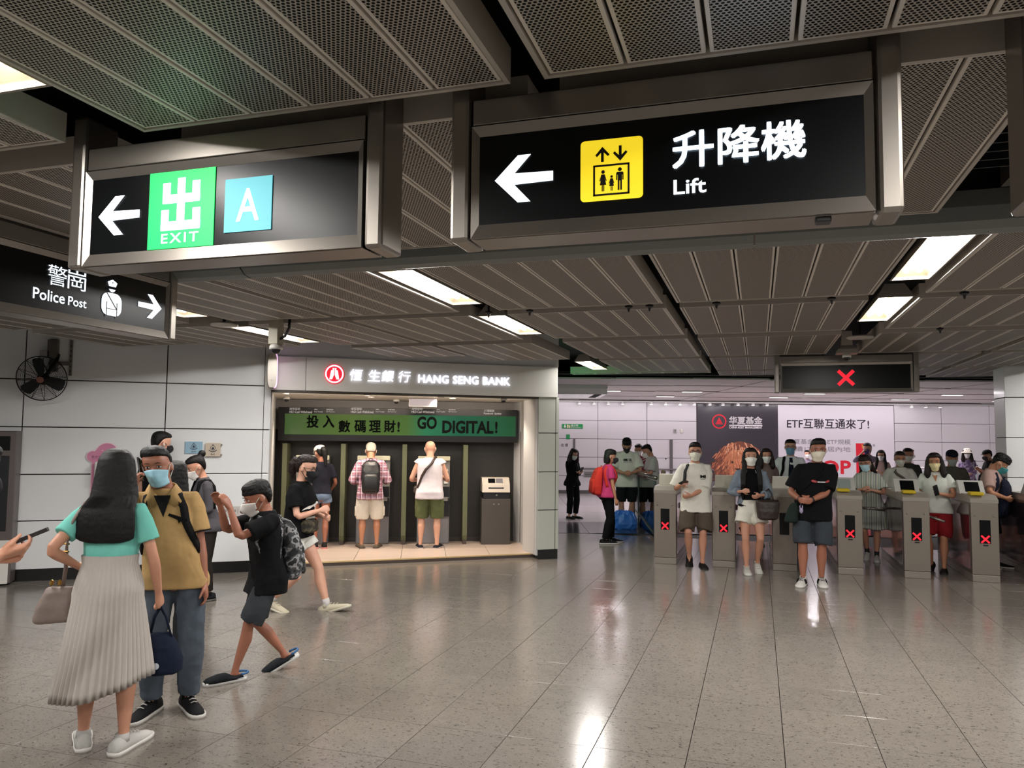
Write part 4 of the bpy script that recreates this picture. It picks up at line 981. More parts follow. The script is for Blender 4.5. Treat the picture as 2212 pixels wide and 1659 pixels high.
# far wall fittings: spotlights, downlights, extinguisher sign, call boxes, doors
for i, px in enumerate((1250, 1281, 1311.5, 1342, 1403, 1434, 1464.5, 1495, 1528, 1556, 1588, 1620, 1650, 1958, 1988.5, 2019)):
    a = fp(px, 873)
    t = empty('spotlight', FW.pt(a[0], -0.32, 2.76), FW.a, ('small round spotlight at the far wall top, '+ORD[i if i < 13 else i-13]+(' from the bank pillar' if i < 13 else ' right of pale advertisement')), 'spotlight', 'spotlights along the far wall top')
    MB().lathe([(0.001, 0.0), (0.05, 0.0), (0.055, 0.01), (0.045, 0.09), (0.02, 0.1)], seg=14).build('lamp_body', M_GREYP, t)
    MB().lathe([(0.001, -0.012), (0.03, -0.01), (0.045, -0.002), (0.044, 0.0), (0.001, 0.001)], seg=14).build('lens', mat('far_lens', (1, 0.95, 0.97), 0.5, emit=5), t)
rail = MB().box(0.5, 15.5, -0.36, -0.28, 2.82, 2.86)
t = tag(rail.build('spotlight_rail', M_GREYP), 'long grey lighting rail along the top of the far wall', 'rail'); t.location = FW.o; t.rotation_euler = (0, 0, FW.a)
for k in range(5):
    ld = bpy.data.lights.new('wall_washer', 'AREA'); ld.shape = 'RECTANGLE'; ld.size = 2.9; ld.size_y = 0.12; ld.energy = P_FARWASH*(1.0 if k < 4 else 0.4); ld.color = C_FAR
    lo = bpy.data.objects.new('wall_washer', ld); COL.objects.link(lo); lo.location = FW.pt(2.0+k*3.0, -0.62, 2.80); lo.rotation_euler = (rad(28), 0, FW.a)
FARN = [0]
def far_light(px, py, z=2.83, w_=0.5, group='flush lights in the far ceiling'):
    q = onz(px, py, z)
    t = empty('ceiling_downlight', (q.x, q.y, z+0.01), FW.a, 'flush white light panel in far ceiling, '+ORD[FARN[0]]+' counted from the bank pillar', 'ceiling light', group); FARN[0] += 1
    MB().bbox(-w_/2, w_/2, -0.09, 0.09, 0, 0.03, 0.006).build('frame', M_WHITE, t)
    MB().box(-w_/2+0.02, w_/2-0.02, -0.07, 0.07, -0.002, 0.001).build('diffuser', mat('far_diffuser', (1, 0.95, 0.96), 0.5, emit=4), t)
    ld = bpy.data.lights.new('lamp', 'AREA'); ld.shape = 'RECTANGLE'; ld.size = w_-0.04; ld.size_y = 0.14; ld.energy = P_FARCEIL; ld.color = C_FAR
    lo = bpy.data.objects.new('lamp', ld); COL.objects.link(lo); lo.parent = t; lo.location = (0, 0, -0.004)
    return q
for px, py in ((1262, 869), (1319, 846), (1437, 858), (1495, 848), (1682, 860), (1760, 852), (1945, 864.5), (2057, 855), (2164, 868)): far_light(px, py)
a, b = fp(1214, 925.5), fp(1259, 916)
t = empty('extinguisher_sign', FW.pt(a[0], -0.002, a[1]), FW.a, 'green and white fire extinguisher sign on the far wall', 'sign')
W_, H_ = b[0]-a[0], b[1]-a[1]
MB().box(0, W_, -0.01, 0, 0, H_).build('plate', mat('sign_green', '#1f8a4d', 0.4), t)
lettering('滅火筒', W_*0.42, H_*0.42, W_*0.36, H_*0.48, M_ADW, t, y=-0.012); lettering('Fire Extinguisher', W_*0.42, H_*0.12, W_*0.52, H_*0.2, M_ADW, t, y=-0.012)
MB().prism([(W_*(.07+.14*p[0]), H_*(.15+.7*p[1])) for p in ((.5, 0), (1, .45), (.65, .45), (.65, 1), (.35, 1), (.35, .45), (0, .45))], -0.012, -0.0105).build('arrow', M_ADW, t)
MB().box(W_*.24, W_*.31, -0.012, -0.0105, H_*.15, H_*.85).box(W_*.33, W_*.39, -0.012, -0.0105, H_*.15, H_*.7).build('pictogram', mat('sign_cream', '#d9c9a0', 0.5), t)
a, b = fp(1223, 948.5), fp(1231, 938.5)
t = tag(MB().box(0, b[0]-a[0], -0.01, 0, 0, b[1]-a[1]).build('exit_pictogram', mat('sign_green', None)), 'tiny green pictogram sticker above the person in black suit', 'sticker'); t.location = FW.pt(a[0], -0.002, a[1]); t.rotation_euler = (0, 0, FW.a)
a, b = fp(1212, 965), fp(1227, 958)
lt = lettering('收 樓', 0, 0, b[0]-a[0], b[1]-a[1], M_ADK, None, name='wall_lettering'); lt.location = FW.pt(a[0], -0.004, a[1]); lt.rotation_euler = (0, 0, FW.a); tag(lt, 'two dark Chinese characters printed on the far wall', 'lettering')
for px, w_, lb in ((1458, 0.1, 'small grey call box on the far wall'), (1472, 0.07, 'small cream switch plate on the far wall')):
    a = fp(px, 931)
    t = empty('wall_box', FW.pt(a[0], -0.03, a[1]), FW.a, lb, 'box')
    MB().bbox(-w_/2, w_/2, 0, 0.03, -0.05, 0.06, 0.005).build('cover', M_GREYP if w_ == 0.1 else M_WHITE, t); MB().box(-0.015, 0.015, -0.004, 0, -0.01, 0.02).build('button', M_DARK if w_ == 0.1 else mat('sign_cream', None), t)
for i, (px0, px1) in enumerate(((1238, 1285), (1447, 1452))):
    a, b = fp(px0, 1060), fp(px1, 950)
    if i == 0:
        dr = MB().box(a[0], a[0]+0.06, -0.03, 0.03, 0.05, 1.69).build('door_1', mat('door_frame', '#5d5758', 0.5), kind='structure'); dr.location = FW.o; dr.rotation_euler = (0, 0, FW.a)
    else:
        dr = MB().box(a[0], a[0]+0.09, -0.03, 0.03, 0.55, 1.69).build('door_2', mat('door_frame', None), kind='structure'); dr.location = FW.o; dr.rotation_euler = (0, 0, FW.a)
        MB().lathe([(0.001, -0.04), (0.02, -0.035), (0.02, 0)], c=(a[0]-0.12, 0, 1.1), axis='y', seg=10).build('door_handle', M_DARK, dr)
a0 = fp(1246, 1012); q = fp(1300, 1013)
t = tag(MB().tube([(0, -0.08, 0), (4.2, -0.08, 0)], 0.025, 8).build('wall_handrail', mat('handrail_grey', '#6c6769', 0.4)), 'dark handrail on the far wall behind the waiting people', 'handrail'); t.location = FW.pt(a0[0], 0, a0[1]); t.rotation_euler = (0, 0, FW.a)
a, b = fp(1261, 1031), fp(1300, 1018)
t = tag(MB().bbox(0, b[0]-a[0], -0.02, 0, 0, b[1]-a[1], 0.004).build('vent_plate', mat('vent_grey', '#8f8a88', 0.5)), 'grey vent plate low on the far wall behind red backpack', 'vent'); t.location = FW.pt(a[0], 0, a[1]); t.rotation_euler = (0, 0, FW.a)
for k in range(3): MB().box(0.03, b[0]-a[0]-0.03, -0.023, -0.018, 0.03+k*0.05, 0.045+k*0.05).build('vent_slot', M_DARK, t)

# glass railing by the bags and steel railing at the right
def clear_glass(nt, b):
    N, L = nt.nodes, nt.links; out = nt.nodes['Material Output']
    tr = N.new('ShaderNodeBsdfTransparent'); tr.inputs[0].default_value = (0.82, 0.92, 0.90, 1); gl = N.new('ShaderNodeBsdfGlossy'); gl.inputs['Roughness'].default_value = 0.03
    fr = N.new('ShaderNodeFresnel'); fr.inputs[0].default_value = 1.45; mx = N.new('ShaderNodeMixShader'); L.new(fr.outputs[0], mx.inputs[0]); L.new(tr.outputs[0], mx.inputs[1]); L.new(gl.outputs[0], mx.inputs[2]); L.new(mx.outputs[0], out.inputs[0])
M_GLASS = mat('green_glass', '#c0d8d0', 0.05, build=clear_glass)
A = onz(1380, 1142, 0); B = onz(1415, 1168, 0); d = (B-A); ang = math.atan2(d.y, d.x); L_ = d.length
gr = empty('glass_railing', (A.x, A.y, 0), ang, 'glass panel railing with steel handrail beside the blue bags', 'railing')
M_RAIL = mat('rail_steel', '#4f5a58', 0.35, metal=0.7)
for x in (0, L_): MB().bbox(x-0.035, x+0.035, -0.02, 0.02, 0, 1.0, 0.006).build('post', M_RAIL, gr)
MB().tube([(-0.55, 0, 1.05), (L_+0.1, 0, 1.05)], 0.035, 10).build('handrail', M_SS, gr, smooth=True)
MB().tube([(-0.3, 0, 0.32), (L_+0.1, 0, 0.10)], 0.03, 8).build('lower_rail', M_RAIL, gr, smooth=True)
MB().box(-0.45, L_-0.05, -0.005, 0.005, 0.05, 1.0).build('glass_pane', M_GLASS, gr)
RF = Frame(tuple(onz(1960, 1090, 0)), math.degrees(YAW)); RF.o.z = 0
q0 = RF.px(1960, 1011); 
sr = empty('steel_railing', RF.pt(0, 0, 0), RF.a, 'white steel railing in front of person with bucket hat', 'railing')
x0, x1 = RF.px(1955, 1011)[0], RF.px(2212, 1011)[0]; zr = RF.px(2080, 1012)[1]
M_RW = mat('rail_white', '#b9b0b4', 0.35, metal=0.3)
MB().tube([(x0, 0, zr), (x1+1.0, 0, zr)], 0.028, 8).build('handrail', M_RW, sr, smooth=True)
for px in (2075, 2112, 2170, 1990):
    x = RF.px(px, 1030)[0]; MB().tube([(x, 0, 0), (x, 0, zr)], 0.022, 8).build('post', M_RW, sr)
MB().tube([(RF.px(2076, 1008)[0], 0, zr), (RF.px(2076, 1008)[0], 0, zr+0.09), (RF.px(2112, 1008)[0], 0, zr+0.09), (RF.px(2112, 1008)[0], 0, zr)], 0.012, 6).build('loop', M_DARK, sr)
MB().box(x0, x1+1.0, -0.005, 0.005, 0.1, zr-0.08).build('glass_pane', M_GLASS, sr)
# air conditioning box under the far ceiling, upper left of the paid area
q = onz(1250, 850, 2.72)
t = empty('ceiling_unit', (q.x, q.y, 2.66), FW.a, 'white louvred unit hanging under the far ceiling beside pillar', 'air unit')
MB().prismx([(-0.9, 0.12), (-0.8, 0.0), (0.9, 0.0), (0.9, 0.2), (-0.9, 0.2)], -1.1, 0.55).build('casing', M_BULK, t)
for k in range(9): MB().box(0.28, 0.44, -0.7+k*0.15, -0.66+k*0.15, -0.006, 0.0).build('louvre', M_DARK, t)
# ================================================================== people
def hairmat(name, col, rough=0.45):
    def f(nt, b):
        N, L = nt.nodes, nt.links
        tc = N.new('ShaderNodeTexCoord'); mp = N.new('ShaderNodeMapping'); mp.inputs['Scale'].default_value = (420, 420, 16); L.new(tc.outputs['Object'], mp.inputs[0])
        n = N.new('ShaderNodeTexNoise'); n.inputs['Scale'].default_value = 1.0; n.inputs['Detail'].default_value = 3; L.new(mp.outputs[0], n.inputs['Vector'])
        c = lin(col); L.new(mixc(nt, n.outputs['Fac'], tuple(v*0.45 for v in c), tuple(min(1, v*1.7) for v in c)), b.inputs['Base Color'])
        bp = N.new('ShaderNodeBump'); bp.inputs['Strength'].default_value = 0.7; bp.inputs['Distance'].default_value = 0.004; b.inputs['Specular IOR Level'].default_value = 0.28; L.new(n.outputs['Fac'], bp.inputs['Height']); L.new(bp.outputs[0], b.inputs['Normal'])
    return mat('hair_'+name, col, rough, build=f)
H_BLACK = hairmat('black', '#0b0909', .5); H_BROWN = hairmat('brown', '#1f1512', .5); H_GREY = hairmat('grey', '#a39d92', 0.6); H_RED = hairmat('auburn', '#4a2a20')
def skin(c): return mat('skin_'+c, c, 0.5, var=0.06, vscale=14)
S1, S2, S3, S4 = '#c08a70', '#b07a5c', '#96604a', '#cf9d85'
def cloth(name, c, var=0.12, rough=0.9, vs_=40): return mat('cloth_'+name, c, rough, var=var, vscale=vs_, bump=0.15, bscale=900, spec=0.2)
def striped(name, cols, axis=0, scale=30, rough=0.85):
    def f(nt, b):
        N, L = nt.nodes, nt.links; tc = N.new('ShaderNodeTexCoord'); sp = N.new('ShaderNodeSeparateXYZ'); L.new(tc.outputs['Object'], sp.inputs[0])
        t = math_node(nt, 'FRACT', math_node(nt, 'MULTIPLY_ADD', sp.outputs[axis], scale, 50))
        c = lin(cols[0])
        for k in range(1, len(cols)): c = mixc(nt, math_node(nt, 'GREATER_THAN', t, k/len(cols)), c, lin(cols[k]))
        L.new(c, b.inputs['Base Color'])
    return mat('stripe_'+name, cols[0], rough, build=f)
def plaid(name):
    def f(nt, b):
        N, L = nt.nodes, nt.links; tc = N.new('ShaderNodeTexCoord'); sp = N.new('ShaderNodeSeparateXYZ'); L.new(tc.outputs['Object'], sp.inputs[0])
        def st(ax, sc, w_, o=0): return math_node(nt, 'LESS_THAN', math_node(nt, 'FRACT', math_node(nt, 'MULTIPLY_ADD', sp.outputs[ax], sc, 50+o)), w_)
        c = mixc(nt, math_node(nt, 'MULTIPLY', st(2, 13, .45), 0.7), lin('#c9a9b4'), lin('#7c3b55'))
        c = mixc(nt, math_node(nt, 'MULTIPLY', st(0, 13, .45), 0.55), c, lin('#7c3b55'))
        c = mixc(nt, st(2, 13, .10, .2), c, lin('#3d2b55')); c = mixc(nt, st(0, 13, .10, .7), c, lin('#e6dcd8'))
        L.new(c, b.inputs['Base Color'])
    return mat('plaid_'+name, '#a06a80', 0.85, build=f)
def camo(name, cols, scale=22):
    def f(nt, b):
        N, L = nt.nodes, nt.links; tc = N.new('ShaderNodeTexCoord'); n = N.new('ShaderNodeTexNoise'); n.inputs['Scale'].default_value = scale; n.inputs['Detail'].default_value = 4; L.new(tc.outputs['Object'], n.inputs['Vector'])
        r = N.new('ShaderNodeValToRGB'); r.color_ramp.interpolation = 'CONSTANT'
        for i, (p, c) in enumerate(zip((0.0, 0.44, 0.52, 0.6), cols)):
            e = r.color_ramp.elements[i] if i < 2 else r.color_ramp.elements.new(p); e.position = p; e.color = (*lin(c), 1)
        L.new(n.outputs['Fac'], r.inputs[0]); L.new(r.outputs[0], b.inputs['Base Color'])
    return mat('camo_'+name, cols[0], 0.85, build=f)
def denim(name, c): return mat('denim_'+name, c, 0.9, var=0.3, vscale=9, bump=0.2, bscale=700)
TEX = {}
def clouds(sz):
    if sz not in TEX:
        t = bpy.data.textures.new('wrinkle', 'CLOUDS'); t.noise_scale = sz; t.noise_depth = 2; TEX[sz] = t
    return TEX[sz]
def soften(o, vox, smooth=4, disp=0.0, dsz=0.07, adapt=0.0):
    m = o.modifiers.new('remesh', 'REMESH'); m.mode = 'VOXEL'; m.voxel_size = vox; m.use_smooth_shade = True; m.adaptivity = adapt
    if smooth: s = o.modifiers.new('smooth', 'SMOOTH'); s.factor = 0.5; s.iterations = smooth
    if disp: d = o.modifiers.new('wrinkle', 'DISPLACE'); d.texture = clouds(dsz); d.strength = disp; d.mid_level = 0.5; d.texture_coords = 'GLOBAL'
    return o
def sring(c, ax, ay, n=20, e=2.3):
    out = []
    for k in range(n):
        t = 2*math.pi*k/n; ca, sa = math.cos(t), math.sin(t)
        out.append(Vector(c)+Vector(ax)*math.copysign(abs(ca)**(2/e), ca)+Vector(ay)*math.copysign(abs(sa)**(2/e), sa))
    return out
def ik(a, c, l1, l2, pole):
    d = c-a; D = d.length; mx = (l1+l2)*0.999
    if D > mx: c = a+d*(mx/D); d = c-a; D = mx
    u = d/D; x = (l1*l1-l2*l2+D*D)/(2*D); h = math.sqrt(max(0, l1*l1-x*x))
    p = Vector(pole)-u*u.dot(Vector(pole))
    p = p.normalized() if p.length > 1e-6 else u.orthogonal().normalized()
    return a+u*x+p*h, c
HEAD = [(-.02, .20, -.02, .08), (.02, .30, -.06, .16), (.09, .345, -.12, .215), (.19, .36, -.20, .262), (.30, .365, -.30, .29), (.40, .37, -.37, .31), (.50, .352, -.41, .325),
        (.58, .385, -.425, .332), (.70, .375, -.43, .335), (.82, .315, -.39, .30), (.92, .205, -.28, .22), (.98, .08, -.14, .11), (1.0, .0, -.06, .03)]
def headf(z):
    if z <= HEAD[0][0]: return HEAD[0][1:]
    for a, b in zip(HEAD, HEAD[1:]):
        if a[0] <= z <= b[0]:
            f = (z-a[0])/(b[0]-a[0]); return tuple(a[i]+(b[i]-a[i])*f for i in (1, 2, 3))
    return HEAD[-1][1:]
TORSO = {'m': [(.452, .050, .046, .0), (.475, .088, .062, -.004), (.52, .096, .068, -.007), (.57, .091, .061, -.001), (.61, .085, .056, .002), (.66, .090, .060, .003), (.72, .097, .066, .003), (.765, .098, .062, -.001), (.792, .084, .052, -.004), (.814, .062, .042, -.005), (.834, .041, .037, -.003), (.85, .035, .035, .0), (.872, .033, .035, .006), (.89, .032, .035, .010)],
         'f': [(.452, .050, .046, .0), (.475, .092, .064, -.006), (.515, .099, .070, -.009), (.565, .090, .060, -.002), (.615, .073, .050, .002), (.66, .077, .054, .003), (.715, .086, .066, .009), (.757, .086, .058, .002), (.787, .072, .047, -.004), (.81, .053, .037, -.005), (.832, .035, .032, -.003), (.848, .030, .030, .0), (.87, .028, .030, .006), (.89, .028, .030, .010)]}
class Person:
    def __init__(s, label, pos, H=1.68, face=0, sex='m', build=1.0, skin_=S1, vox=0.008, lean=0, twist=0, head=(0, 0, 0), hs=0.142,
                 lf=None, rf=None, lh=None, rh=None, lp=None, rp=None, group=None, crouch=0.0, z0=0.0, hand_curl=(35, 35), lhd=None, rhd=None, lhn=None, rhn=None, roll=0, bust=0.0, belly=0.0, legs=1.0, sway=0.0, name='person'):
        s.sway = sway
        s.H, s.sex, s.b, s.vox, s.lean, s.twist, s.headrot, s.hs = H, sex, build, vox, rad(lean), rad(twist), [rad(v) for v in head], hs
        s.lb = legs
        p = pos if isinstance(pos, Vector) else Vector(pos)
        d = Vector((-p.x, -p.y, 0)).normalized(); a = rad(face)
        f = Vector((d.x*math.cos(a)-d.y*math.sin(a), d.x*math.sin(a)+d.y*math.cos(a), 0))
        s.root = empty(name, (p.x, p.y, z0), math.atan2(f.y, f.x)-math.pi/2, label, 'person', group)
        s.skin = skin(skin_)
        tb = [list(t) for t in TORSO[sex]]
        for t in tb:
            if t[0] < .82: t[1] *= build; t[2] *= build
            if belly and .5 < t[0] < .72: k = math.cos((t[0]-.60)/.12*math.pi/2)**2; t[2] += belly*k; t[3] += belly*k*0.8; t[1] += belly*.5*k
            if bust and abs(t[0]-.715) < .03: t[2] += bust; t[3] += bust*.8
        s.tor = tb
        # feet: (x, y, yaw, pitch, lift) of each ankle on the ground
        s.lfoot = lf or (-.055, 0, -8, 0, 0); s.rfoot = rf or (.055, 0, 8, 0, 0)
        hipz = .515-crouch
        s.J = {}
        def ank(ft, sg):
            x, y, yaw, pit, lift = ft
            yw = -rad(yaw)            # + yaw turns toes outwards to the person's right
            fw = Vector((math.sin(-yw), math.cos(-yw), 0)); 
            ball = Vector((x, y, 0))+fw*.075; pt = rad(pit)
            up = Vector((0, 0, 1)); R = lambda q: ball+fw*(q[0]*math.cos(pt)+q[2]*math.sin(pt))+fw.cross(up)*q[1]+up*(-q[0]*math.sin(pt)+q[2]*math.cos(pt)) + up*lift
            return R((-.075, 0, .042)), R, fw
        s.la, s.lR, s.lfw = ank(s.lfoot, -1); s.ra, s.rR, s.rfw = ank(s.rfoot, 1)
        L1, L2 = .243, .234
        hx = .050*build if build > 1 else .050
        for _ in range(30):
            ok = True
            for sg, an in ((-1, s.la), (1, s.ra)):
                if (Vector((sg*hx, 0, hipz))-an).length > (L1+L2)*.997: ok = False
            if ok: break
            hipz -= .004
        s.dz = hipz-.515
        s.hipz = hipz
        for k, sg, an, fw in (('l', -1, s.la, s.lfw), ('r', 1, s.ra, s.rfw)):
            h = Vector((sg*hx, 0, hipz)); pole = (fw*1.0+Vector((sg*.15, .4, 0)))
            kn, an2 = ik(h, an, L1, L2, pole); s.J[k+'hip'], s.J[k+'knee'], s.J[k+'ank'] = h, kn, an2
        sx = (.101 if sex == 'm' else .089)*(.5+.5*build)
        s.sx = sx
        A1, A2 = .172*(.97 if sex == 'f' else 1), .148
        for k, sg, hd_, pl in (('l', -1, lh, lp), ('r', 1, rh, rp)):
            sh = s.bend(Vector((sg*sx, -.004, .788)))
            t = Vector(hd_) if hd_ else Vector((sg*(sx+.040), .02, .475))+Vector((0, 0, s.dz))
            pole = Vector(pl) if pl else Vector((sg*.5, -1, -.25))
            el, wr = ik(sh, t, A1, A2, pole); s.J[k+'sh'], s.J[k+'el'], s.J[k+'wr'] = sh, el, wr
        s.hd = {'l': lhd, 'r': rhd}; s.hn = {'l': lhn, 'r': rhn}; s.curl = {'l': hand_curl[0], 'r': hand_curl[1]}
        s.parts = {}
        s.body()
    def bend(s, p):
        p = Vector(p); z = p.z; k = min(1, max(0, (z-.50)/.16)); k = k*k*(3-2*k)
        if abs(s.twist) > 1e-6:
            a = s.twist*k; p = Vector((p.x*math.cos(a)-p.y*math.sin(a), p.x*math.sin(a)+p.y*math.cos(a), z))
        a = s.lean*k; d = p-Vector((0, 0, .50))
        return Vector((p.x+s.sway*max(0, p.z-.5)*3, d.y*math.cos(a)+d.z*math.sin(a), .50-d.y*math.sin(a)+d.z*math.cos(a)+s.dz))
    def ht(s, p):        # head units -> person units
        q = Vector(p)*s.hs + Vector((0, .016, .0))
        yaw, pit, rol = s.headrot
        M = Matrix.Rotation(-yaw, 3, 'Z') @ Matrix.Rotation(-pit, 3, 'X') @ Matrix.Rotation(rol, 3, 'Y')
        c = Vector((0, -.005, .0))
        q = M @ (q-c)+c + Vector((0, 0, 1.0-s.hs*1.03))
        return s.bend(q)
    def tr(s, z):
        t = s.tor
        if z <= t[0][0]: return t[0][1:]
        for a, b in zip(t, t[1:]):
            if a[0] <= z <= b[0]:
                f = (z-a[0])/(b[0]-a[0]); return tuple(a[i]+(b[i]-a[i])*f for i in (1, 2, 3))
        return t[-1][1:]
    def surf(s, th, z, off=0.0):      # point on the (dressed) torso; th 0 front, 90 person's right, 180 back
        w_, d, c = s.tr(z); t = rad(th); e = 2/2.3
        sn, cs = math.sin(t), math.cos(t)
        x = (w_+off)*math.copysign(abs(sn)**e, sn); y = c+(d+off)*math.copysign(abs(cs)**e, cs)
        return s.bend((x, y, z))
    def W(s, mb):
        mb.v = [tuple(c*s.H for c in v) for v in mb.v]; return mb
    def put(s, name, mb, m, parent=None, vox=None, smooth=4, disp=0.0, dsz=0.07, label=None, flat=False):
        o = s.W(mb).build(name, m, parent or s.root, smooth=not flat, label=label)
        if vox: soften(o, vox, smooth, disp, dsz)
        return o
    # ------------------------------------------------------------ the body, one surface
    def body(s):
        b = MB(); sg = .5+.5*s.b
        b.loft([sring(s.bend((0, c, z)), s.bend((w_, c, z))-s.bend((0, c, z)), s.bend((0, c+d, z))-s.bend((0, c, z)), 20) for z, w_, d, c in s.tor])
        am = (.84 if s.sex == 'f' else 1.0)*sg; lm = (.97 if s.sex == 'f' else 1.0)*sg*s.lb
        for k in 'lr':
            h, kn, an = s.J[k+'hip'], s.J[k+'knee'], s.J[k+'ank']
            fw = s.lfw if k == 'l' else s.rfw
            L = lambda a, c, f: a.lerp(c, f)
            back = -fw
            b.tube([h+Vector((0, 0, .02)), L(h, kn, .2), L(h, kn, .6), L(h, kn, .9), kn, L(kn, an, .12)+back*.003, L(kn, an, .32)+back*.009, L(kn, an, .6)+back*.004, L(kn, an, .88), an-Vector((0, 0, .012))],
                   [.047*lm, .049*lm, .041*lm, .033*lm, .0305*lm, .030*lm, .0335*lm, .026*lm, .0185*lm, .019], 14)
            # foot inside the shoe
            R = s.lR if k == 'l' else s.rR
            b.tube([R((-.105, 0, .022)), R((-.06, 0, .024)), R((0, 0, .018)), R((.05, 0, .014))], [(.013, .010), (.015, .011), (.017, .008), (.010, .006)], 10, up=(0, 0, 1))
            a, e, w_ = s.J[k+'sh'], s.J[k+'el'], s.J[k+'wr']
            sgn = -1 if k == 'l' else 1
            inn = s.bend(Vector((sgn*s.sx*.50, -.006, .792)))
            b.tube([inn, a+Vector((0, 0, .004)), L(a, e, .25), L(a, e, .6), L(a, e, .93), L(e, w_, .08), L(e, w_, .28), L(e, w_, .65), L(e, w_, .93), w_],
                   [.024*am, .029*am, .0275*am, .0245*am, .0215*am, .022*am, .023*am, .0185*am, .0148*am, .0148*am], 12)
            s.hand(b, k, am)
        # head
        hr = []
        for z, f, bk_, w_ in HEAD:
            c = (f+bk_)/2; hr.append(sring(s.ht((0, c, z)), s.ht((w_, c, z))-s.ht((0, c, z)), s.ht((0, f, z))-s.ht((0, c, z)), 24, 2.25))
        b.loft(hr)
        b.tube([s.bend((0, -.004, .83)), s.ht((0, -.10, .05)), s.ht((0, -.09, .3))], [.036*(.9 if s.sex == 'f' else 1), .0345*(.88 if s.sex == 'f' else 1), .034], 14)
        q = s.ht
        b.loft([[q((-.03, .34, .53)), q((.03, .34, .53)), q((.03, .30, .53)), q((-.03, .30, .53))], [q((-.045, .425, .42)), q((.045, .425, .42)), q((.06, .32, .42)), q((-.06, .32, .42))],
                [q((-.04, .475, .355)), q((.04, .475, .355)), q((.085, .34, .34)), q((-.085, .34, .34))], [q((-.03, .43, .31)), q((.03, .43, .31)), q((.06, .33, .30)), q((-.06, .33, .30))]])
        b.loft([[q((-.09, .35, .23)), q((.09, .35, .23)), q((.07, .30, .22)), q((-.07, .30, .22))], [q((-.08, .40, .19)), q((.08, .40, .19)), q((.08, .3, .19)), q((-.08, .3, .19))], [q((-.06, .375, .14)), q((.06, .375, .14)), q((.06, .3, .14)), q((-.06, .3, .14))]])
        for sg_ in (-1, 1):
            b.loft([[q((sg_*(.325+dx), y+ry*math.cos(t), z+rz*math.sin(t))) for t in np.linspace(0, 2*math.pi, 11)[:-1]] for dx, y, ry, z, rz in ((-.03, 0, .05, .45, .09), (.02, -.02, .07, .455, .115), (.055, -.045, .085, .46, .13), (.065, -.05, .05, .46, .10))])
        o = s.put('body', b, s.skin, vox=s.vox, smooth=3)
        s.bodyo = o
        # eyes and brows
        if s.vox < .02:
            for sg_ in (-1, 1):
                e = MB(); R = (s.ht((0, 0, 1))-s.ht((0, 0, 0))).normalized()
                cx_ = sg_*.145
                def le(c, r, m_):
                    rings = []
                    for i in range(7):
                        t = -1.45+2.9*i/6
                        rings.append([s.ht((c[0]+r[0]*math.cos(t)*math.cos(u), c[1]+r[1]*math.cos(t)*math.sin(u), c[2]+r[2]*math.sin(t))) for u in np.linspace(0, 2*math.pi, 13)[:-1]])
                    e.m(m_).loft(rings)
                le((cx_, .325, .495), (.068, .046, .028), 0); le((cx_, .36, .496), (.027, .0145, .027), 1)
                e.m(1).tube([s.ht((cx_-.075, .335, .502)), s.ht((cx_-.03, .366, .525)), s.ht((cx_+.03, .366, .526)), s.ht((cx_+.075, .335, .506))], .0011, 5)
                s.put('eye', e, [mat('eye_white', '#cfc4bb', 0.3), mat('eye_dark', '#140d0a', 0.2)])
    def hand(s, b, k, am):
        e, w_ = s.J[k+'el'], s.J[k+'wr']; sgn = -1 if k == 'l' else 1
        d = Vector(s.hd[k]).normalized() if s.hd[k] else (w_-e).normalized()
        n = Vector(s.hn[k]) if s.hn[k] else Vector((-sgn, 0.15, 0))
        n = (n-d*n.dot(d)); n = n.normalized() if n.length > 1e-4 else d.orthogonal().normalized()
        side = d.cross(n)*sgn        # towards the thumb
        if not s.hn[k] and side.dot(Vector((0, 1, 0))) < 0: side = -side
        sc = .95 if s.sex == 'm' else .86
        P = lambda u, v, t=0: w_+d*(u*sc)+side*(v*sc)+n*(t*sc)
        b.loft([[P(u, hw*cu, ht_*su) for cu, su in ((1, .55), (.55, 1), (-.55, 1), (-1, .55), (-1, -.55), (-.55, -1), (.55, -1), (1, -.55))] for u, hw, ht_ in ((-.012, .013, .0125), (.008, .018, .012), (.03, .0245, .0115), (.05, .025, .010), (.058, .023, .0085))])
        cu = s.curl[k]
        for v, ln, r in ((.0185, .040, .0054), (.0063, .045, .0056), (-.0063, .042, .0054), (-.0185, .033, .0048)):
            p = P(.050, v); a = rad(cu*.5); pts = [P(.038, v), p]; dr = d
            for f, ex in ((.45, 1.0), (.31, 1.1), (.24, .8)):
                dv = d*math.cos(a)+n*math.sin(a); p = p+dv*(ln*f*sc); pts.append(p); a += rad(cu*ex)
            b.tube(pts, [r*sc, r*1.05*sc, r*sc, r*.92*sc, r*.75*sc], 8)
        p0 = P(.012, .016, .003); t1 = (d*.75+side*.65+n*.35).normalized(); t2 = (d*.95+side*.12+n*(.35+cu/140)).normalized()
        b.tube([p0, p0+t1*.022*sc, p0+t1*.022*sc+t2*.020*sc, p0+t1*.022*sc+t2*.034*sc], [.0078*sc, .0068*sc, .006*sc, .0046*sc], 8)
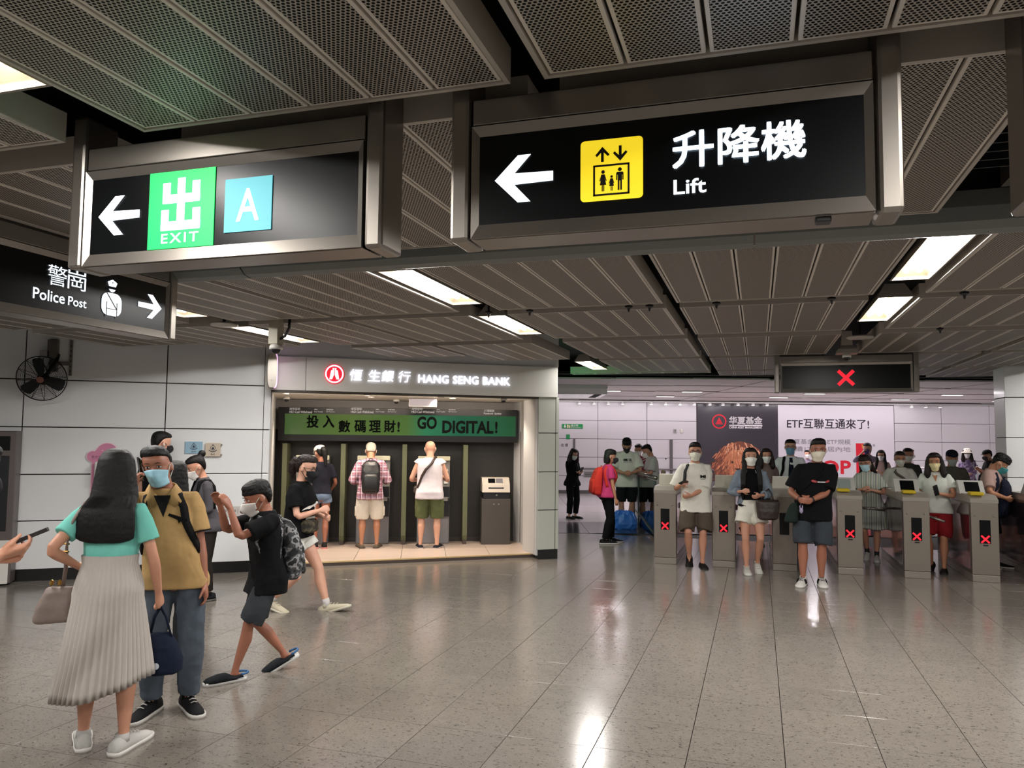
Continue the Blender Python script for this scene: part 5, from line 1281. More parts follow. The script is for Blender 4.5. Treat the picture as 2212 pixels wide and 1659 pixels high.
    # ------------------------------------------------------------ clothes
    def top(s, m, hem=.49, sleeve=.55, ease=.008, loose=.5, name='shirt', neck=.838, flare=.007, disp=.010, collar=None, vee=False, sl_ease=None, arms='lr', vox=None):
        b = MB(); rings = []
        mxw = max(t[1] for t in s.tor if .70 < t[0] < .79); mxd = max(t[2] for t in s.tor if .68 < t[0] < .75)
        zs = [hem-.0001]+[z for z in np.linspace(hem, neck, 13)]
        R = []
        for i, z in enumerate(zs):
            w_, d, c = s.tr(max(z, .475))
            if z < .72: w_ = w_+(max(w_, mxw*.985)-w_)*loose; d = d+(max(d, mxd*.98)-d)*loose
            fl = .006*max(0, (.62-z)/.15)
            R.append((z, w_+ease+fl, d+ease+fl, c))
        # open hem turned inside
        def thigh(z):
            o_ = []
            for k in 'lr':
                h_, kn = s.J[k+'hip'], s.J[k+'knee']; f = min(.95, max(0, (h_.z-(z+s.dz))/max(.01, h_.z-kn.z))); q = h_.lerp(kn, f); r_ = (.050-.010*f)*(.5+.5*s.b)*s.lb+.024
                o_.append((q.x-r_, q.x+r_, q.y-r_, q.y+r_))
            return min(a[0] for a in o_), max(a[1] for a in o_), min(a[2] for a in o_), max(a[3] for a in o_)
        R2 = []
        for z, w_, d, c in R:
            if z < .545:
                k = min(1, (.545-z)/.05); a0, a1, b0, b1 = thigh(z)
                w_ = w_+max(0, max(-a0, a1)-w_)*k; lo_, hi_ = c-d, c+d; lo_ += min(0, b0-lo_)*k; hi_ += max(0, b1-hi_)*k; c, d = (lo_+hi_)/2, (hi_-lo_)/2
            R2.append((z, w_, d, c))
        for z, w_, d, c in R2: rings.append(sring(s.bend((0, c, z)), s.bend((w_, c, z))-s.bend((0, c, z)), s.bend((0, c+d, z))-s.bend((0, c, z)), 24, 2.3+1.3*min(1, max(0, (.56-z)/.06))))
        b.loft(rings)
        se = sl_ease if sl_ease is not None else ease*.75+.003
        am = (.84 if s.sex == 'f' else 1.0)*(.5+.5*s.b)
        if sleeve > 0:
            for k in arms:
                sgn = -1 if k == 'l' else 1
                a, e, w_ = s.J[k+'sh'], s.J[k+'el'], s.J[k+'wr']
                inn = s.bend(Vector((sgn*s.sx*.45, -.005, .788)))
                def at(f): return a.lerp(e, f) if f <= 1 else e.lerp(w_, f-1)
                def rr(f): return np.interp(f, [0, .25, .6, 1, 1.3, 1.7, 2], [.029*am, .0275*am, .0245*am, .0225*am, .023*am, .018*am, .0148*am])
                fs = [f for f in (0, .15, .3, .45, .6, .8, 1, 1.2, 1.5, 1.8) if f < sleeve-.04]+[sleeve]
                pts = [inn]+[at(f) for f in fs]; rd = [.0265*am+ease]+[rr(f)+.002*max(0, 1-f/.3)+ease*.25*max(0, 1-f/.3)+se*(.5+.5*min(1, f/.4))+(flare*f/sleeve if sleeve < 1 else 0) for f in fs]
                pts += [at(sleeve-.03)]; rd += [rd[-1]-.005]
                b.tube(pts, rd, 16)
        o = s.put(name, b, m, vox=vox or max(.0085, s.vox*1.3), smooth=3, disp=disp, dsz=.09)
        s.ease = ease
        return o
    def pants(s, m, length=1.0, ease=.010, top=.585, name='trousers', flare=.006, disp=.010, taper=1.0):
        b = MB(); dz = s.dz
        rings = []
        for z, t in [(zz, s.tr(max(zz, .476))) for zz in (.462, .48, .505, .53, .555, top)]:
            w_, d, c = t; k = .75 if z < .47 else 1
            rings.append(sring(s.bend((0, c, z)), s.bend(((w_+ease*.8)*k, c, z))-s.bend((0, c, z)), s.bend((0, c+(d+ease*.8)*k, z))-s.bend((0, c, z)), 20))
        b.loft(rings)
        lm = (.97 if s.sex == 'f' else 1.0)*(.5+.5*s.b)*s.lb
        for k in 'lr':
            h, kn, an = s.J[k+'hip'], s.J[k+'knee'], s.J[k+'ank']
            def at(f): return h.lerp(kn, f) if f <= 1 else kn.lerp(an, f-1)
            def rr(f): return np.interp(f, [0, .2, .6, .9, 1, 1.3, 1.6, 2], [.047*lm, .049*lm, .041*lm, .034*lm, .032*lm, .0335*lm, .0265*lm, .021*lm])
            fs = [f for f in (.08, .2, .4, .6, .8, 1, 1.2, 1.4, 1.6, 1.8) if f < length-.05]+[length]
            pts = [h+Vector((0, 0, .015))]+[at(f) for f in fs]
            rd = [.048*lm+ease*.4]+[rr(f)+ease*min(1, .6+f*.5)*(taper if f > 1 else 1)+flare*f/length for f in fs]
            pts += [at(length-.04)]; rd += [rd[-1]-.006]
            sg = -1 if k == 'l' else 1
            if length < 1.3:
                for i in range(2, len(pts)):
                    pts[i] = pts[i]+Vector((sg*max(0, min(rd[i]+.0035-abs(pts[i].x), .03))*min(1, (i-1)/3), 0, 0))
            b.tube(pts, rd, 18)
        return s.put(name, b, m, vox=max(.0085, s.vox*1.3), smooth=3, disp=disp, dsz=.08)
    def skirt(s, m, z0=.60, z1=.19, w1=.15, d1=.12, pleats=46, amp=.004, name='skirt', swing=(0, 0), tilt=0.0):
        b = MB(); n = pleats*4; rings = []
        for f in np.linspace(0, 1, 16):
            z = z0+(z1-z0)*f; w0, d0, c0 = s.tr(max(.48, min(z0, z))) if z > .48 else (0, 0, 0)
            tw, td, tc = s.tr(z0); hw, hd, hc = s.tr(.50)
            if z > .50: w_, d = s.tr(z)[0]+.0165, s.tr(z)[1]+.0165; c = s.tr(z)[2]
            else:
                g = (.50-z)/(.50-z1); w_ = hw+.0165+(w1-hw-.0165)*g; d = hd+.0165+(d1-hd-.0165)*g; c = hc*(1-g)
            ring = []
            for k in range(n):
                t = 2*math.pi*k/n; q = (k % 4)/4; a = amp*(.06+.94*f)*(1 if k % 4 in (0, 1) else -1)
                wv = .010*f*math.sin(3*t+.7)+.006*f*math.sin(7*t)
                p = Vector(((w_+a+wv)*math.cos(t)+swing[0]*f*f, c+(d+a+wv)*math.sin(t)+swing[1]*f*f, z+s.dz*(0 if z < .3 else 1)+.008*f*math.sin(2*t+1)+tilt*f*f*math.cos(t)))
                ring.append(p)
            rings.append(ring)
        inner = [[Vector((p.x*.97, p.y*.97, p.z+.002)) for p in r] for r in reversed(rings)]
        b.loft(rings+inner, cap=False)
        return s.put(name, b, m)
    def shoe(s, upper, sole='#d8d4cc', kind='sneaker', accent=None, len_=1.0, sock=None):
        mu = upper if not isinstance(upper, str) else mat('shoe_'+upper, upper, 0.75, spec=0.2); ms = mat('sole_'+sole, sole, 0.6)
        for k in 'lr':
            R = s.lR if k == 'l' else s.rR
            U = MB(); prof = [(-.130, .012, .030), (-.125, .022, .050), (-.10, .026, .056), (-.07, .026, .055), (-.035, .027, .046), (0, .029, .036), (.03, .0285, .029), (.055, .023, .023), (.068, .012, .016)]
            if kind == 'clog': prof = [(-.112, .026, .030), (-.09, .029, .032), (-.06, .030, .034), (-.03, .031, .048), (0, .033, .047), (.03, .034, .041), (.055, .028, .034), (.070, .016, .024)]
            if kind == 'slip': prof = [(f, w_, min(h, .034 if f > -.11 else .036)) for f, w_, h in prof]
            z0 = .006 if kind == 'slip' else .014 if kind == 'clog' else .010
            rings = []
            for f, w_, h in prof:
                f = f*len_; ring = []
                for a in np.linspace(0, math.pi, 9): ring.append(R((f, w_*math.cos(a)*(1 if math.sin(a) < .5 else .97), z0+(h-z0)*math.sin(a)**.75)))
                ring += [R((f, -w_*.6, z0-.002)), R((f, w_*.6, z0-.002))]
                rings.append(ring)
            U.loft(rings)
            an = s.J[k+'ank']
            o = s.put('shoe', U, mu)
            if kind == 'sneaker':
                C = MB(); C.tube([R((-.080, 0, .035)), R((-.082, 0, .060))], [.024, .022], 12); s.put('collar', C, mu, o)
                lc = MB()
                for i in range(3): lc.tube([R((-.045+i*.02, -.012, .052-i*.006)), R((-.045+i*.02, 0, .056-i*.006)), R((-.045+i*.02, .012, .052-i*.006))], .0022, 5)
                s.put('lace', lc, ms if not accent else mat('accent_'+accent, accent, .6), o)
            S = MB(); out = [(-.134, .010), (-.124, .024), (-.09, .028), (-.04, .027), (0, .031), (.035, .031), (.06, .025), (.073, .011)]
            S.loft([[R((f*len_, w_, 0.0)), R((f*len_, w_*1.02, z0+.004)), R((f*len_, -w_*1.02, z0+.004)), R((f*len_, -w_, 0.0))] for f, w_ in out])
            s.put('sole', S, ms, o)
            if sock:
                q = MB(); kn = s.J[k+'knee']; q.tube([an-Vector((0, 0, .015)), an.lerp(kn, .07), an.lerp(kn, .20), an.lerp(kn, .19)], [.0225, .021, .0225, .019], 12); s.put('sock', q, mat('sock_'+sock, sock, .8))
    # ------------------------------------------------------------ head dress
    def hr(s, rings, e=2.2, n=24):
        out = []
        for z, f, b_, w_ in rings:
            c = (f+b_)/2; out.append(sring(s.ht((0, c, z)), s.ht((w_, c, z))-s.ht((0, c, z)), s.ht((0, f, z))-s.ht((0, c, z)), n, e))
        return out
    def hair(s, style, m, length=-1.2, disp=.006, vol=1.0):
        b = MB(); v = vol
        cap = [(.22, -.25, -.36, .16), (.30, -.20, -.405, .25), (.42, -.13, -.455, .325), (.50, -.07, -.475, .346), (.60, .02, -.49, .357), (.70, .13, -.495, .366), (.76, .28, -.495, .366), (.80, .385, -.49, .362), (.88, .395, -.465, .345), (.96, .345, -.40, .30), (1.02, .22, -.30, .22), (1.06, .06, -.14, .10)]
        if style in ('fringe', 'bob', 'longfringe'):
            cap = [c if c[0] < .58 or c[0] > .79 else {.60: (.60, .05, -.49, .36), .70: (.66, .405, -.50, .37), .76: (.74, .41, -.50, .37)}.get(c[0], c) for c in cap]
        if style == 'crop': cap = [(z, f, b_*.97, w_*.975) for z, f, b_, w_ in cap[1:]]
        if style == 'flat':     # upright crew cut
            cap = [(z, f, b_*.97, w_*.98) for z, f, b_, w_ in cap[1:8]]+[(.88, .40, -.455, .338), (.97, .385, -.41, .31), (1.045, .30, -.31, .245), (1.09, .12, -.15, .12)]
        if style == 'long': cap = [(z, f if z < .6 or z > .77 else f-.04, b_, w_) for z, f, b_, w_ in cap]
        b.loft(s.hr(cap))
        if style in ('long', 'longfringe'):
            rr = [(.95, .2, -.42, .31), (.78, .14, -.53, .40), (.62, .10, -.55, .425), (.4, .07, -.57, .455), (.15, .02, -.59, .49), (-.1, -.08, -.62, .53)]
            rings = s.hr(rr)
            w0 = .58
            zc = 1.0-s.hs*1.03
            for f in list(np.linspace(.25, .9, 7))+[.95, 1.0]:
                zz = -.1+(length+.1)*f; z = zc+zz*s.hs
                bw, bd, bc = s.tr(min(max(z, .5), .80)); y_in = bc-bd*.75; y_out = bc-bd-.030+.008*f
                wd = s.hs*(w0+.13*math.sin(min(1, f*1.25)*1.57)-.05*f-.30*max(0, (f-.88)/.12)**2)
                c = (y_in+y_out)/2; rings.append(sring(s.bend((0, c, z)), s.bend((wd, c, z))-s.bend((0, c, z)), s.bend((0, y_in, z))-s.bend((0, c, z)), 24, 2.6))
            b.loft(rings)
        if style == 'longfront':
            b.loft(s.hr([(.62, .0, -.50, .37), (.4, -.02, -.52, .385), (.15, -.08, -.52, .39), (-.1, -.16, -.52, .38), (-.3, -.2, -.5, .34)]))
            for sg in (-1, 1):
                pts = [s.ht((sg*.30, .08, .80)), s.ht((sg*.36, .06, .55)), s.ht((sg*.37, .07, .25)), s.ht((sg*.36, .10, 0))]
                zc = 1.0-s.hs*1.03
                for f in np.linspace(.3, 1, 4):
                    z = zc+length*s.hs*f; bw, bd, bc = s.tr(min(max(z, .5), .80)); pts.append(s.bend((sg*(s.hs*.42+.01*f), bc+bd*.78+.012, z)))
                b.tube(pts, [.016, .018, .02, .022, .024, .022, .018, .008][:len(pts)], 10, flat=.7)
        if style == 'bob':
            b.loft(s.hr([(-.05, -.04, -.46, .37), (.05, .0, -.50, .41), (.2, .03, -.52, .42), (.4, .04, -.52, .41), (.6, .06, -.50, .38)]))
        if style == 'shoulder':
            b.loft(s.hr([(.62, .02, -.50, .37), (.4, -.02, -.52, .40), (.15, -.06, -.53, .43), (-.1, -.08, -.53, .46), (-.3, -.1, -.5, .47), (-.42, -.14, -.42, .42)]))
            for sg in (-1, 1): b.tube([s.ht((sg*.28, .10, .82)), s.ht((sg*.37, .09, .5)), s.ht((sg*.40, .12, .1)), s.ht((sg*.44, .17, -.25)), s.ht((sg*.40, .2, -.48))], [.018, .02, .026, .028, .012], 10)
        if style in ('pony', 'capback'):
            b.tube([s.ht((0, -.40, .72)), s.ht((0, -.56, .70)), s.ht((0, -.64, .5)), s.ht((0, -.62, .2)), s.ht((0, -.55, -.1 if style == 'pony' else -.6))], [.018, .026, .032, .026, .008], 12)
        if style == 'bun':
            b.ell(s.ht((0, -.50, .98)), (.026, .026, .025)); b.ell(s.ht((0, -.42, .9)), (.018, .018, .018))
        if style == 'pigtail':
            for sg in (-1, 1): b.tube([s.ht((sg*.33, -.15, .35)), s.ht((sg*.42, -.05, .1)), s.ht((sg*.46, .05, -.25)), s.ht((sg*.44, .1, -.6))], [.014, .02, .018, .006], 10)
        return s.put('hair', b, m, vox=max(.005, s.vox*.75), smooth=4, disp=disp, dsz=.02)
    def brows(s, m=None):
        for sg in (-1, 1):
            b = MB(); b.tube([s.ht((sg*.065, .392, .585)), s.ht((sg*.14, .392, .612)), s.ht((sg*.225, .345, .590))], [.0016, .0026, .0012], 6, flat=.6)
            s.put('eyebrow', b, m or H_BLACK)
    def mask(s, col='#cfcdc6', kind='kf', loops='#d8d4cc', name='face_mask'):
        lc_ = lin(col); m = mat('mask_'+col, tuple(min(.86, v*1.45) for v in lc_) if min(lc_) > .2 else col, 0.75, bump=.05, bscale=300); nt_, nz = 17, 11
        zt = .455 if kind == 'kf' else .44
        def P(t, f, off):
            z = -.05+(zt+.05)*f; hf, hb, hw = headf(max(z, .03)); hw = max(hw, (.25 if kind == 'surg' else .215)); hf = max(hf, .33); a = rad(t*68)
            top_dip = -.06*abs(t)**1.5*(f > .5)*(f-.5)*2; zz = z+top_dip+(.10*abs(t)**1.6*(1-f))
            bump = (math.exp(-(t/.32)**2)*math.exp(-((f-.62)/.42)**2))*(.17 if kind == 'kf' else .12)
            base = .035+.03*(1-abs(t))
            if kind == 'surg': bump += .012*math.sin(f*22)*(1-abs(t))
            nar = .90 if z > .05 else .8
            sn = math.copysign(abs(math.sin(a))**.89, math.sin(a))
            return s.ht(((hw+.032+off)*sn, max((hf+base+.012+off)*math.cos(a)**.80+bump, -.05)-(.05*(1-f)**3), zz))
        outer = [[P(-1+2*i/(nt_-1), j/(nz-1), .0) for i in range(nt_)] for j in range(nz)]
        inner = [[P(-1+2*i/(nt_-1), j/(nz-1), -.018) for i in range(nt_)] for j in range(nz)]
        b = MB(); vs_ = [p for r in outer for p in r]+[p for r in inner for p in r]; o_ = nt_*nz; fs = []
        for j in range(nz-1):
            for i in range(nt_-1):
                a = j*nt_+i; fs.append((a, a+1, a+nt_+1, a+nt_)); fs.append((a+o_, a+nt_+o_, a+nt_+1+o_, a+1+o_))
        for i in range(nt_-1):
            fs.append((i+1, i, i+o_, i+1+o_)); a = (nz-1)*nt_+i; fs.append((a, a+1, a+1+o_, a+o_))
        for j in range(nz-1):
            a = j*nt_; fs.append((a, a+nt_, a+nt_+o_, a+o_)); a = j*nt_+nt_-1; fs.append((a+nt_, a, a+o_, a+nt_+o_))
        b._add(vs_, fs)
        mo = s.put(name, b, m)
        lp = MB()
        for sg in (-1, 1):
            pe = [P(sg*1.0, .88, 0), s.ht((sg*.352, .06, .50)), s.ht((sg*.375, -.07, .56)), s.ht((sg*.385, -.12, .48)), s.ht((sg*.37, -.06, .38)), P(sg*1.0, .15, 0)]
            lp.tube(pe, .0016, 5)
        s.put('ear_loop', lp, mat('loop_'+loops, loops, .7), mo)
        return mo
    def glasses(s, col='#1a1a20'):
        b = MB()
        for sg in (-1, 1):
            b.tube([s.ht((sg*.15+.10*math.cos(t)*(1.1), .405-.02*abs(math.cos(t)), .50+.075*math.sin(t))) for t in np.linspace(0, 2*math.pi, 19)], .0014, 5, cap=False)
            b.tube([s.ht((sg*.255, .385, .52)), s.ht((sg*.345, .2, .53)), s.ht((sg*.365, -.05, .52))], .0013, 5)
        b.tube([s.ht((-.04, .41, .52)), s.ht((0, .42, .53)), s.ht((.04, .41, .52))], .0014, 5)
        s.put('glasses', b, mat('frame_'+col, col, .3))
    def cap(s, col, visor=None, back=False, name='cap'):
        m = cloth('cap'+col, col, .06); b = MB()
        b.loft(s.hr([(.66, .41, -.51, .385), (.74, .42, -.515, .39), (.86, .40, -.49, .37), (.97, .33, -.41, .31), (1.04, .22, -.30, .22), (1.085, .05, -.13, .10)]))
        o = s.put(name, b, m, vox=max(.005, s.vox*.8), smooth=2)
        v = MB(); sg = -1 if back else 1
        up = []; dn = []
        for i in range(9):
            a = -1.15+2.3*i/8
            for lst, dz in ((up, .012), (dn, 0)): lst.append((s.ht((.36*math.sin(a), sg*.36*math.cos(a), .70+dz)), s.ht((.34*math.sin(a)*1.05, sg*(.36*math.cos(a)+.30*math.cos(a*1.2)), .655+dz))))
        v.loft([[u[0], u[1], d[1], d[0]] for u, d in zip(up, dn)])
        s.put('visor', v, m, o)
        return o
    def bucket(s, col):
        m = cloth('bucket'+col, col, .1); b = MB()
        b.loft(s.hr([(.52, .66, -.74, .62), (.535, .66, -.74, .62), (.70, .43, -.52, .40), (.95, .36, -.44, .34), (1.06, .2, -.28, .2)]))
        s.put('bucket_hat', b, m, smooth=0)
    # ------------------------------------------------------------ things carried
    def strap(s, pts, m, w_=.012, th=.0025, name='strap', parent=None):
        b = MB(); b.tube(pts, [(w_, th)]*len(pts), 8, up=None)
        # wide across the body: orient with the torso tangent
        return s.put(name, b, m, parent)
    def ribbon(s, pts, m, w_=.012, th=.003, name='strap', parent=None, side=None):
        b = MB(); n = len(pts); rings = []
        for i, p in enumerate(pts):
            t = (pts[min(i+1, n-1)]-pts[max(i-1, 0)]).normalized(); c = s.bend((0, 0, .70)); nn = Vector((p.x-c.x, p.y-c.y, 0))
            if side is not None: nn = Vector(side)
            if p.z > s.bend((0, 0, .805)).z: nn = Vector((p.x-c.x, (p.y-c.y)*.5, .12))
            nn = (nn-t*nn.dot(t)).normalized(); sd = t.cross(nn)
            rings.append([p+sd*w_+nn*th, p+sd*w_-nn*th, p-sd*w_-nn*th, p-sd*w_+nn*th])
        b.loft(rings); return s.put(name, b, m, parent)
    def shoulder_path(s, sg, z0f=.60, z1b=.60, xin=.55, off=.014, th=38):
        """front of the torso over the shoulder to the back"""
        pts = [s.surf(sg*(th+40*max(0, (.72-z)/.12)**1.3), z, off) for z in np.linspace(z0f, .768, 7)]
        x = sg*s.sx*xin
        pts += [s.bend((x, .036, .800+off)), s.bend((x, 0, .812+off*.9)), s.bend((x, -.036, .800+off))]
        pts += [s.surf(180-sg*(th+30*max(0, (.72-z)/.12)), z, off) for z in np.linspace(.768, z1b, 6)]
        return pts
    def cross_path(s, sg, off=.014, zl=.56, over=True, front=True):
        """from shoulder side sg diagonally to the opposite hip, front (and back)"""
        f = []; th0, th1 = sg*26, -sg*80
        for k in np.linspace(0, 1, 8): f.append(s.surf(th0+(th1-th0)*k, .79+(zl-.79)*k, off))
        b_ = []
        for k in np.linspace(0, 1, 8): b_.append(s.surf(180-(th0+(th1-th0)*k), .79+(zl-.79)*k, off))
        x = sg*s.sx*.42
        top_ = [s.bend((x, .02, .815+off)), s.bend((x, -.02, .815+off))]
        return (list(reversed(f)) if front else [])+top_+b_
    def backpack(s, m, w_=.085, h=.26, d=.075, z=.66, label=None, name='backpack', straps=True, ms=None, shape=1.0, group=None, zoff=.0, one=None, front=False):
        """worn on the back: a thing of its own"""
        bw, bd, bc = s.tr(.70); sy = 1 if front else -1
        bd_out = bd+.014
        t = empty(name, s.root.matrix_basis.to_translation()+Vector((0, 0, 0)), s.root.rotation_euler.z, label, 'backpack'); t.location = s.root.location
        b = MB(); rings = []
        for f, kw, kd in ((0, .78, .72), (.06, .92, .92), (.3, 1.0, 1.08), (.6, .98, 1.0), (.85, .86, .76), (.96, .68, .5), (1, .45, .25)):
            zz = z-h*.5+h*f; y0 = bc+sy*bd_out; yc = y0+sy*d*.5*kd
            rings.append(sring(s.bend((0, yc, zz)), s.bend((w_*kw, yc, zz))-s.bend((0, yc, zz)), s.bend((0, yc+d*.5*kd, zz))-s.bend((0, yc, zz)), 20, 3.2))
        b.loft(rings); s.W(b); o = b.build('bag_body', m, t, smooth=True); soften(o, .009, 3, .012, .09)
        pk = MB(); yy = bc+sy*(bd_out+d*1.0); rings = []
        for f, kw, kd in ((0, .7, .6), (.1, .8, 1), (.8, .76, .9), (1, .6, .4)):
            zz = z-h*.42+h*.48*f; rings.append(sring(s.bend((0, yy, zz)), s.bend((w_*kw, yy, zz))-s.bend((0, yy, zz)), s.bend((0, yy+sy*.016*kd, zz))-s.bend((0, yy, zz)), 16, 3.5))
        pk.loft(rings); s.W(pk); pk.build('pocket', m, t, smooth=True)
        hl = MB(); yh = bc+sy*(bd_out+.006); hl.tube([s.bend((-.02, yh, z+h*.47)), s.bend((-.016, yh, z+h*.55)), s.bend((.016, yh, z+h*.55)), s.bend((.02, yh, z+h*.47))], .004, 6); s.W(hl); hl.build('handle', ms or m, t)
        if straps:
            for sg in ((-1, 1) if one is None else (one,)):
                pts = s.shoulder_path(sg, .60, .60)
                if front: pts = [Vector(p) for p in pts]
                s2 = Person.ribbon(s, pts, ms or m, .0155, .004, 'strap', t)
        return t
def gp(x, y, z=0.0): return onz(x, y, z)
def atd(x, Z):                        # ground point under image column x at camera depth Z
    d = ray(x, 947); d = Vector((d.x, d.y, 0)); return d*(Z/d.dot(_fh))
def held(name, label, cat, mb_or_fn, P, m): ...
def phone(P, c, d, n, label, k=1.0, mcol='#101014', th=.0026):
    """phone lying along d, screen facing n (person units)"""
    d = Vector(d).normalized(); n = Vector(n); n = (n-d*n.dot(d)).normalized(); sd = d.cross(n)
    t = empty('phone', P.root.location, P.root.rotation_euler.z, label, 'phone')
    b = MB(); c = Vector(c); L_, W_, T_ = .044*k, .021*k, th
    rings = [[c+d*u*L_+sd*(W_*kx)*a+n*T_*e for a, e in ((1, 1), (1, -1), (-1, -1), (-1, 1))] for u, kx in ((-1, .9), (-.95, 1), (.95, 1), (1, .9))]
    b.loft(rings); P.W(b).build('case', mat('phone_'+mcol, mcol, .3), t)
    q = MB(); e = T_*1.1; q._add([c+d*.92*L_+sd*W_*.92+n*e, c-d*.92*L_+sd*W_*.92+n*e, c-d*.92*L_-sd*W_*.92+n*e, c+d*.92*L_-sd*W_*.92+n*e], [(0, 1, 2, 3)]); P.W(q).build('screen', mat('phone_screen', '#07080b', .1), t)
    return t
def bag(P, label, cat, profile, m, name='bag', hang=None, ms=None, e=3.0, vox=.007):
    """soft bag: profile = [(centre, half x, half y)] rings in person units; hang = strap path"""
    t = empty(name, P.root.location, P.root.rotation_euler.z, label, cat)
    b = MB(); b.loft([sring(c, (hx*math.cos(a), hx*math.sin(a), 0), (-hy*math.sin(a), hy*math.cos(a), 0), 20, e) for c, hx, hy, a in profile]); P.W(b)
    o = b.build('bag_body', m, t, smooth=True); soften(o, vox, 2, .008, .05)
    for i, (pts, w_, th) in enumerate(hang or []):
        P.ribbon([Vector(p) for p in pts], ms or m, w_, th, 'strap', t, side=None)
    return t
# ================================================================== the people
BLK = cloth('black', '#08080a', .1); WHT = cloth('white', '#e4e3de', .05); NAVY = cloth('navy', '#171b2c', .15)
# --- 1 woman in turquoise, seen from behind
P1 = Person('person from behind in turquoise top and long white pleated skirt, holding navy bag', gp(219, 1622), 1.615, 158, 'f', .98, S1, .0066, lean=3, head=(-24, 0, 0),
            lf=(-.075, .035, -25, 0, 0), rf=(.07, -.005, 14, 0, 0), lh=(-.115, .035, .60), lp=(-.5, -.8, -.8), rh=(.135, .085, .495), rp=(.8, -1, -.2), hand_curl=(40, 75), lhn=(.6, .6, .3))
P1.top(cloth('turquoise', '#70bdb0', .08), hem=.628, sleeve=.62, ease=.007, loose=.45, flare=.008)
P1.skirt(cloth('pleat_white', '#b2aba4', .04), .645, .205, .152, .128, 44, .0042, swing=(-.012, -.01), tilt=.032)
P1.hair('long', H_BLACK, -1.18, .003)
P1.shoe('#b3b1ad', '#c4c1bc', 'sneaker')
tb = bag(P1, 'taupe leather shoulder bag hanging at left side of turquoise person', 'handbag', [((-.168, -.012, .425), .055, .030, .3), ((-.168, -.012, .435), .062, .036, .3), ((-.163, -.010, .48), .058, .033, .3), ((-.155, -.008, .525), .045, .024, .3), ((-.153, -.006, .54), .04, .014, .3)],
         mat('taupe_leather', '#7d6e66', .5, bump=.2, bscale=400), 'handbag',
         [([(-.15, .004, .535), (-.145, .008, .60), (-.128, -.030, .68), (-.105, -.052, .76), (-.075, -.035, .822), (-.065, .0, .835), (-.075, .03, .82)], .0105, .003)])
for z in (.685, .66): P1.W(MB().tube([(-.142, -.028, z), (-.118, -.036, z)], .003, 6)).build('buckle', mat('gold_buckle', '#b08d4a', .3, metal=1), tb)
for x in (-.175, -.15): P1.W(MB().lathe([(.008, -.004), (.012, 0), (.008, .004)], c=(x, -.02, .555), axis='x', seg=10)).build('ring', mat('gold_buckle', None), tb)
# bag hem below the right hand
q = P1.J['rwr']; q = Vector((q.x+.004, q.y+.012, q.z-.05))
nb = bag(P1, 'navy soft hand bag held low by the turquoise person', 'bag', [((q.x+.012, q.y, q.z-.222), .045, .040, .2), ((q.x+.012, q.y, q.z-.212), .068, .050, .2), ((q.x+.01, q.y, q.z-.175), .070, .052, .2), ((q.x+.006, q.y, q.z-.128), .056, .042, .2), ((q.x+.002, q.y, q.z-.10), .044, .026, .2), ((q.x, q.y, q.z-.085), .038, .014, .2)],
         cloth('bag_navy', '#121a2c', .15), 'hand_bag', [([(q.x-.035, q.y, q.z-.10), (q.x-.02, q.y, q.z-.03), (q.x, q.y, q.z+.004), (q.x+.02, q.y, q.z-.03), (q.x+.04, q.y, q.z-.10)], .008, .003)])
ring = MB(); ring.lathe([(.0, -.002), (.011, -.002), (.011, .0), (.0, .001)], c=(q.x+.01, q.y-.054, q.z-.185), axis='y', seg=18); P1.W(ring).build('badge', mat('badge_white', '#c3c8cf', .4), nb)
# --- 2 man in yellow polo on the phone
P2 = Person('person in yellow polo shirt and jeans, pale blue mask, phone at ear', gp(368, 1533), 1.625, -6, 'm', .97, S3, .0066, lean=0, sway=.055, head=(8, 2, 5),
            lf=(-.062, .0, -22, 0, 0), rf=(.066, .02, 22, 0, 0), rh=(.145, .10, .84), rp=(.6, .4, -1), lh=(-.108, .04, .475), lp=(-.6, -1, -.3), hand_curl=(28, 62), rhd=(-.15, -.1, 1), rhn=(-1, -.35, 0), belly=.014)
YP = cloth('polo_yellow', '#ad8d5e', .10)
P2.top(YP, hem=.462, sleeve=.70, ease=.012, loose=.6, flare=.012)
trim = MB()
for k in 'lr':
    a, e = P2.J[k+'sh'], P2.J[k+'el']; trim.tube([a.lerp(e, .69), a.lerp(e, .715)], .0495, 16)
P2.put('sleeve_trim', trim, BLK)
co = MB()
for sg in (-1, 1):
    co.loft([[P2.bend((sg*x, y, z)) for x, y, z in r] for r in ([(.010, .050, .800), (.040, .058, .772), (.038, .068, .770), (.008, .060, .798)], [(.034, .040, .838), (.062, .052, .792), (.064, .060, .788), (.036, .050, .838)], [(.044, -.005, .852), (.070, .0, .816), (.076, .004, .812), (.048, -.004, .856)], [(.03, -.044, .855), (.036, -.056, .828), (.038, -.064, .826), (.032, -.050, .858)], [(0, -.050, .856), (0, -.064, .828), (0, -.070, .828), (0, -.056, .858)])])
P2.put('collar', co, YP)
vn = MB(); vn._add([P2.bend((-.030, .058, .815)), P2.bend((.030, .058, .815)), P2.bend((.002, .094, .735)), P2.bend((0, .066, .79))], [(0, 1, 3), (1, 2, 3), (2, 0, 3), (0, 2, 1)][:3]); P2.put('placket', vn, BLK, flat=True)
P2.pants(denim('jeans', '#454e59'), 1.93, .013, taper=1.1, flare=.004, disp=.016)
P2.hair('short', H_BLACK, disp=.006); P2.brows(); P2.mask('#7fa6b4', 'surg')
P2.shoe('#0e0e10', '#b9b6b0', 'sneaker')
ph = phone(P2, P2.ht((.405, .12, .46)), P2.ht((0, .25, -.6))-P2.ht((0, 0, .3)), (-1, .1, 0), 'black phone held to the ear by the person in yellow polo')
P2.backpack(BLK, .078, .25, .07, .64, 'black backpack worn by the person in yellow polo', ms=BLK)
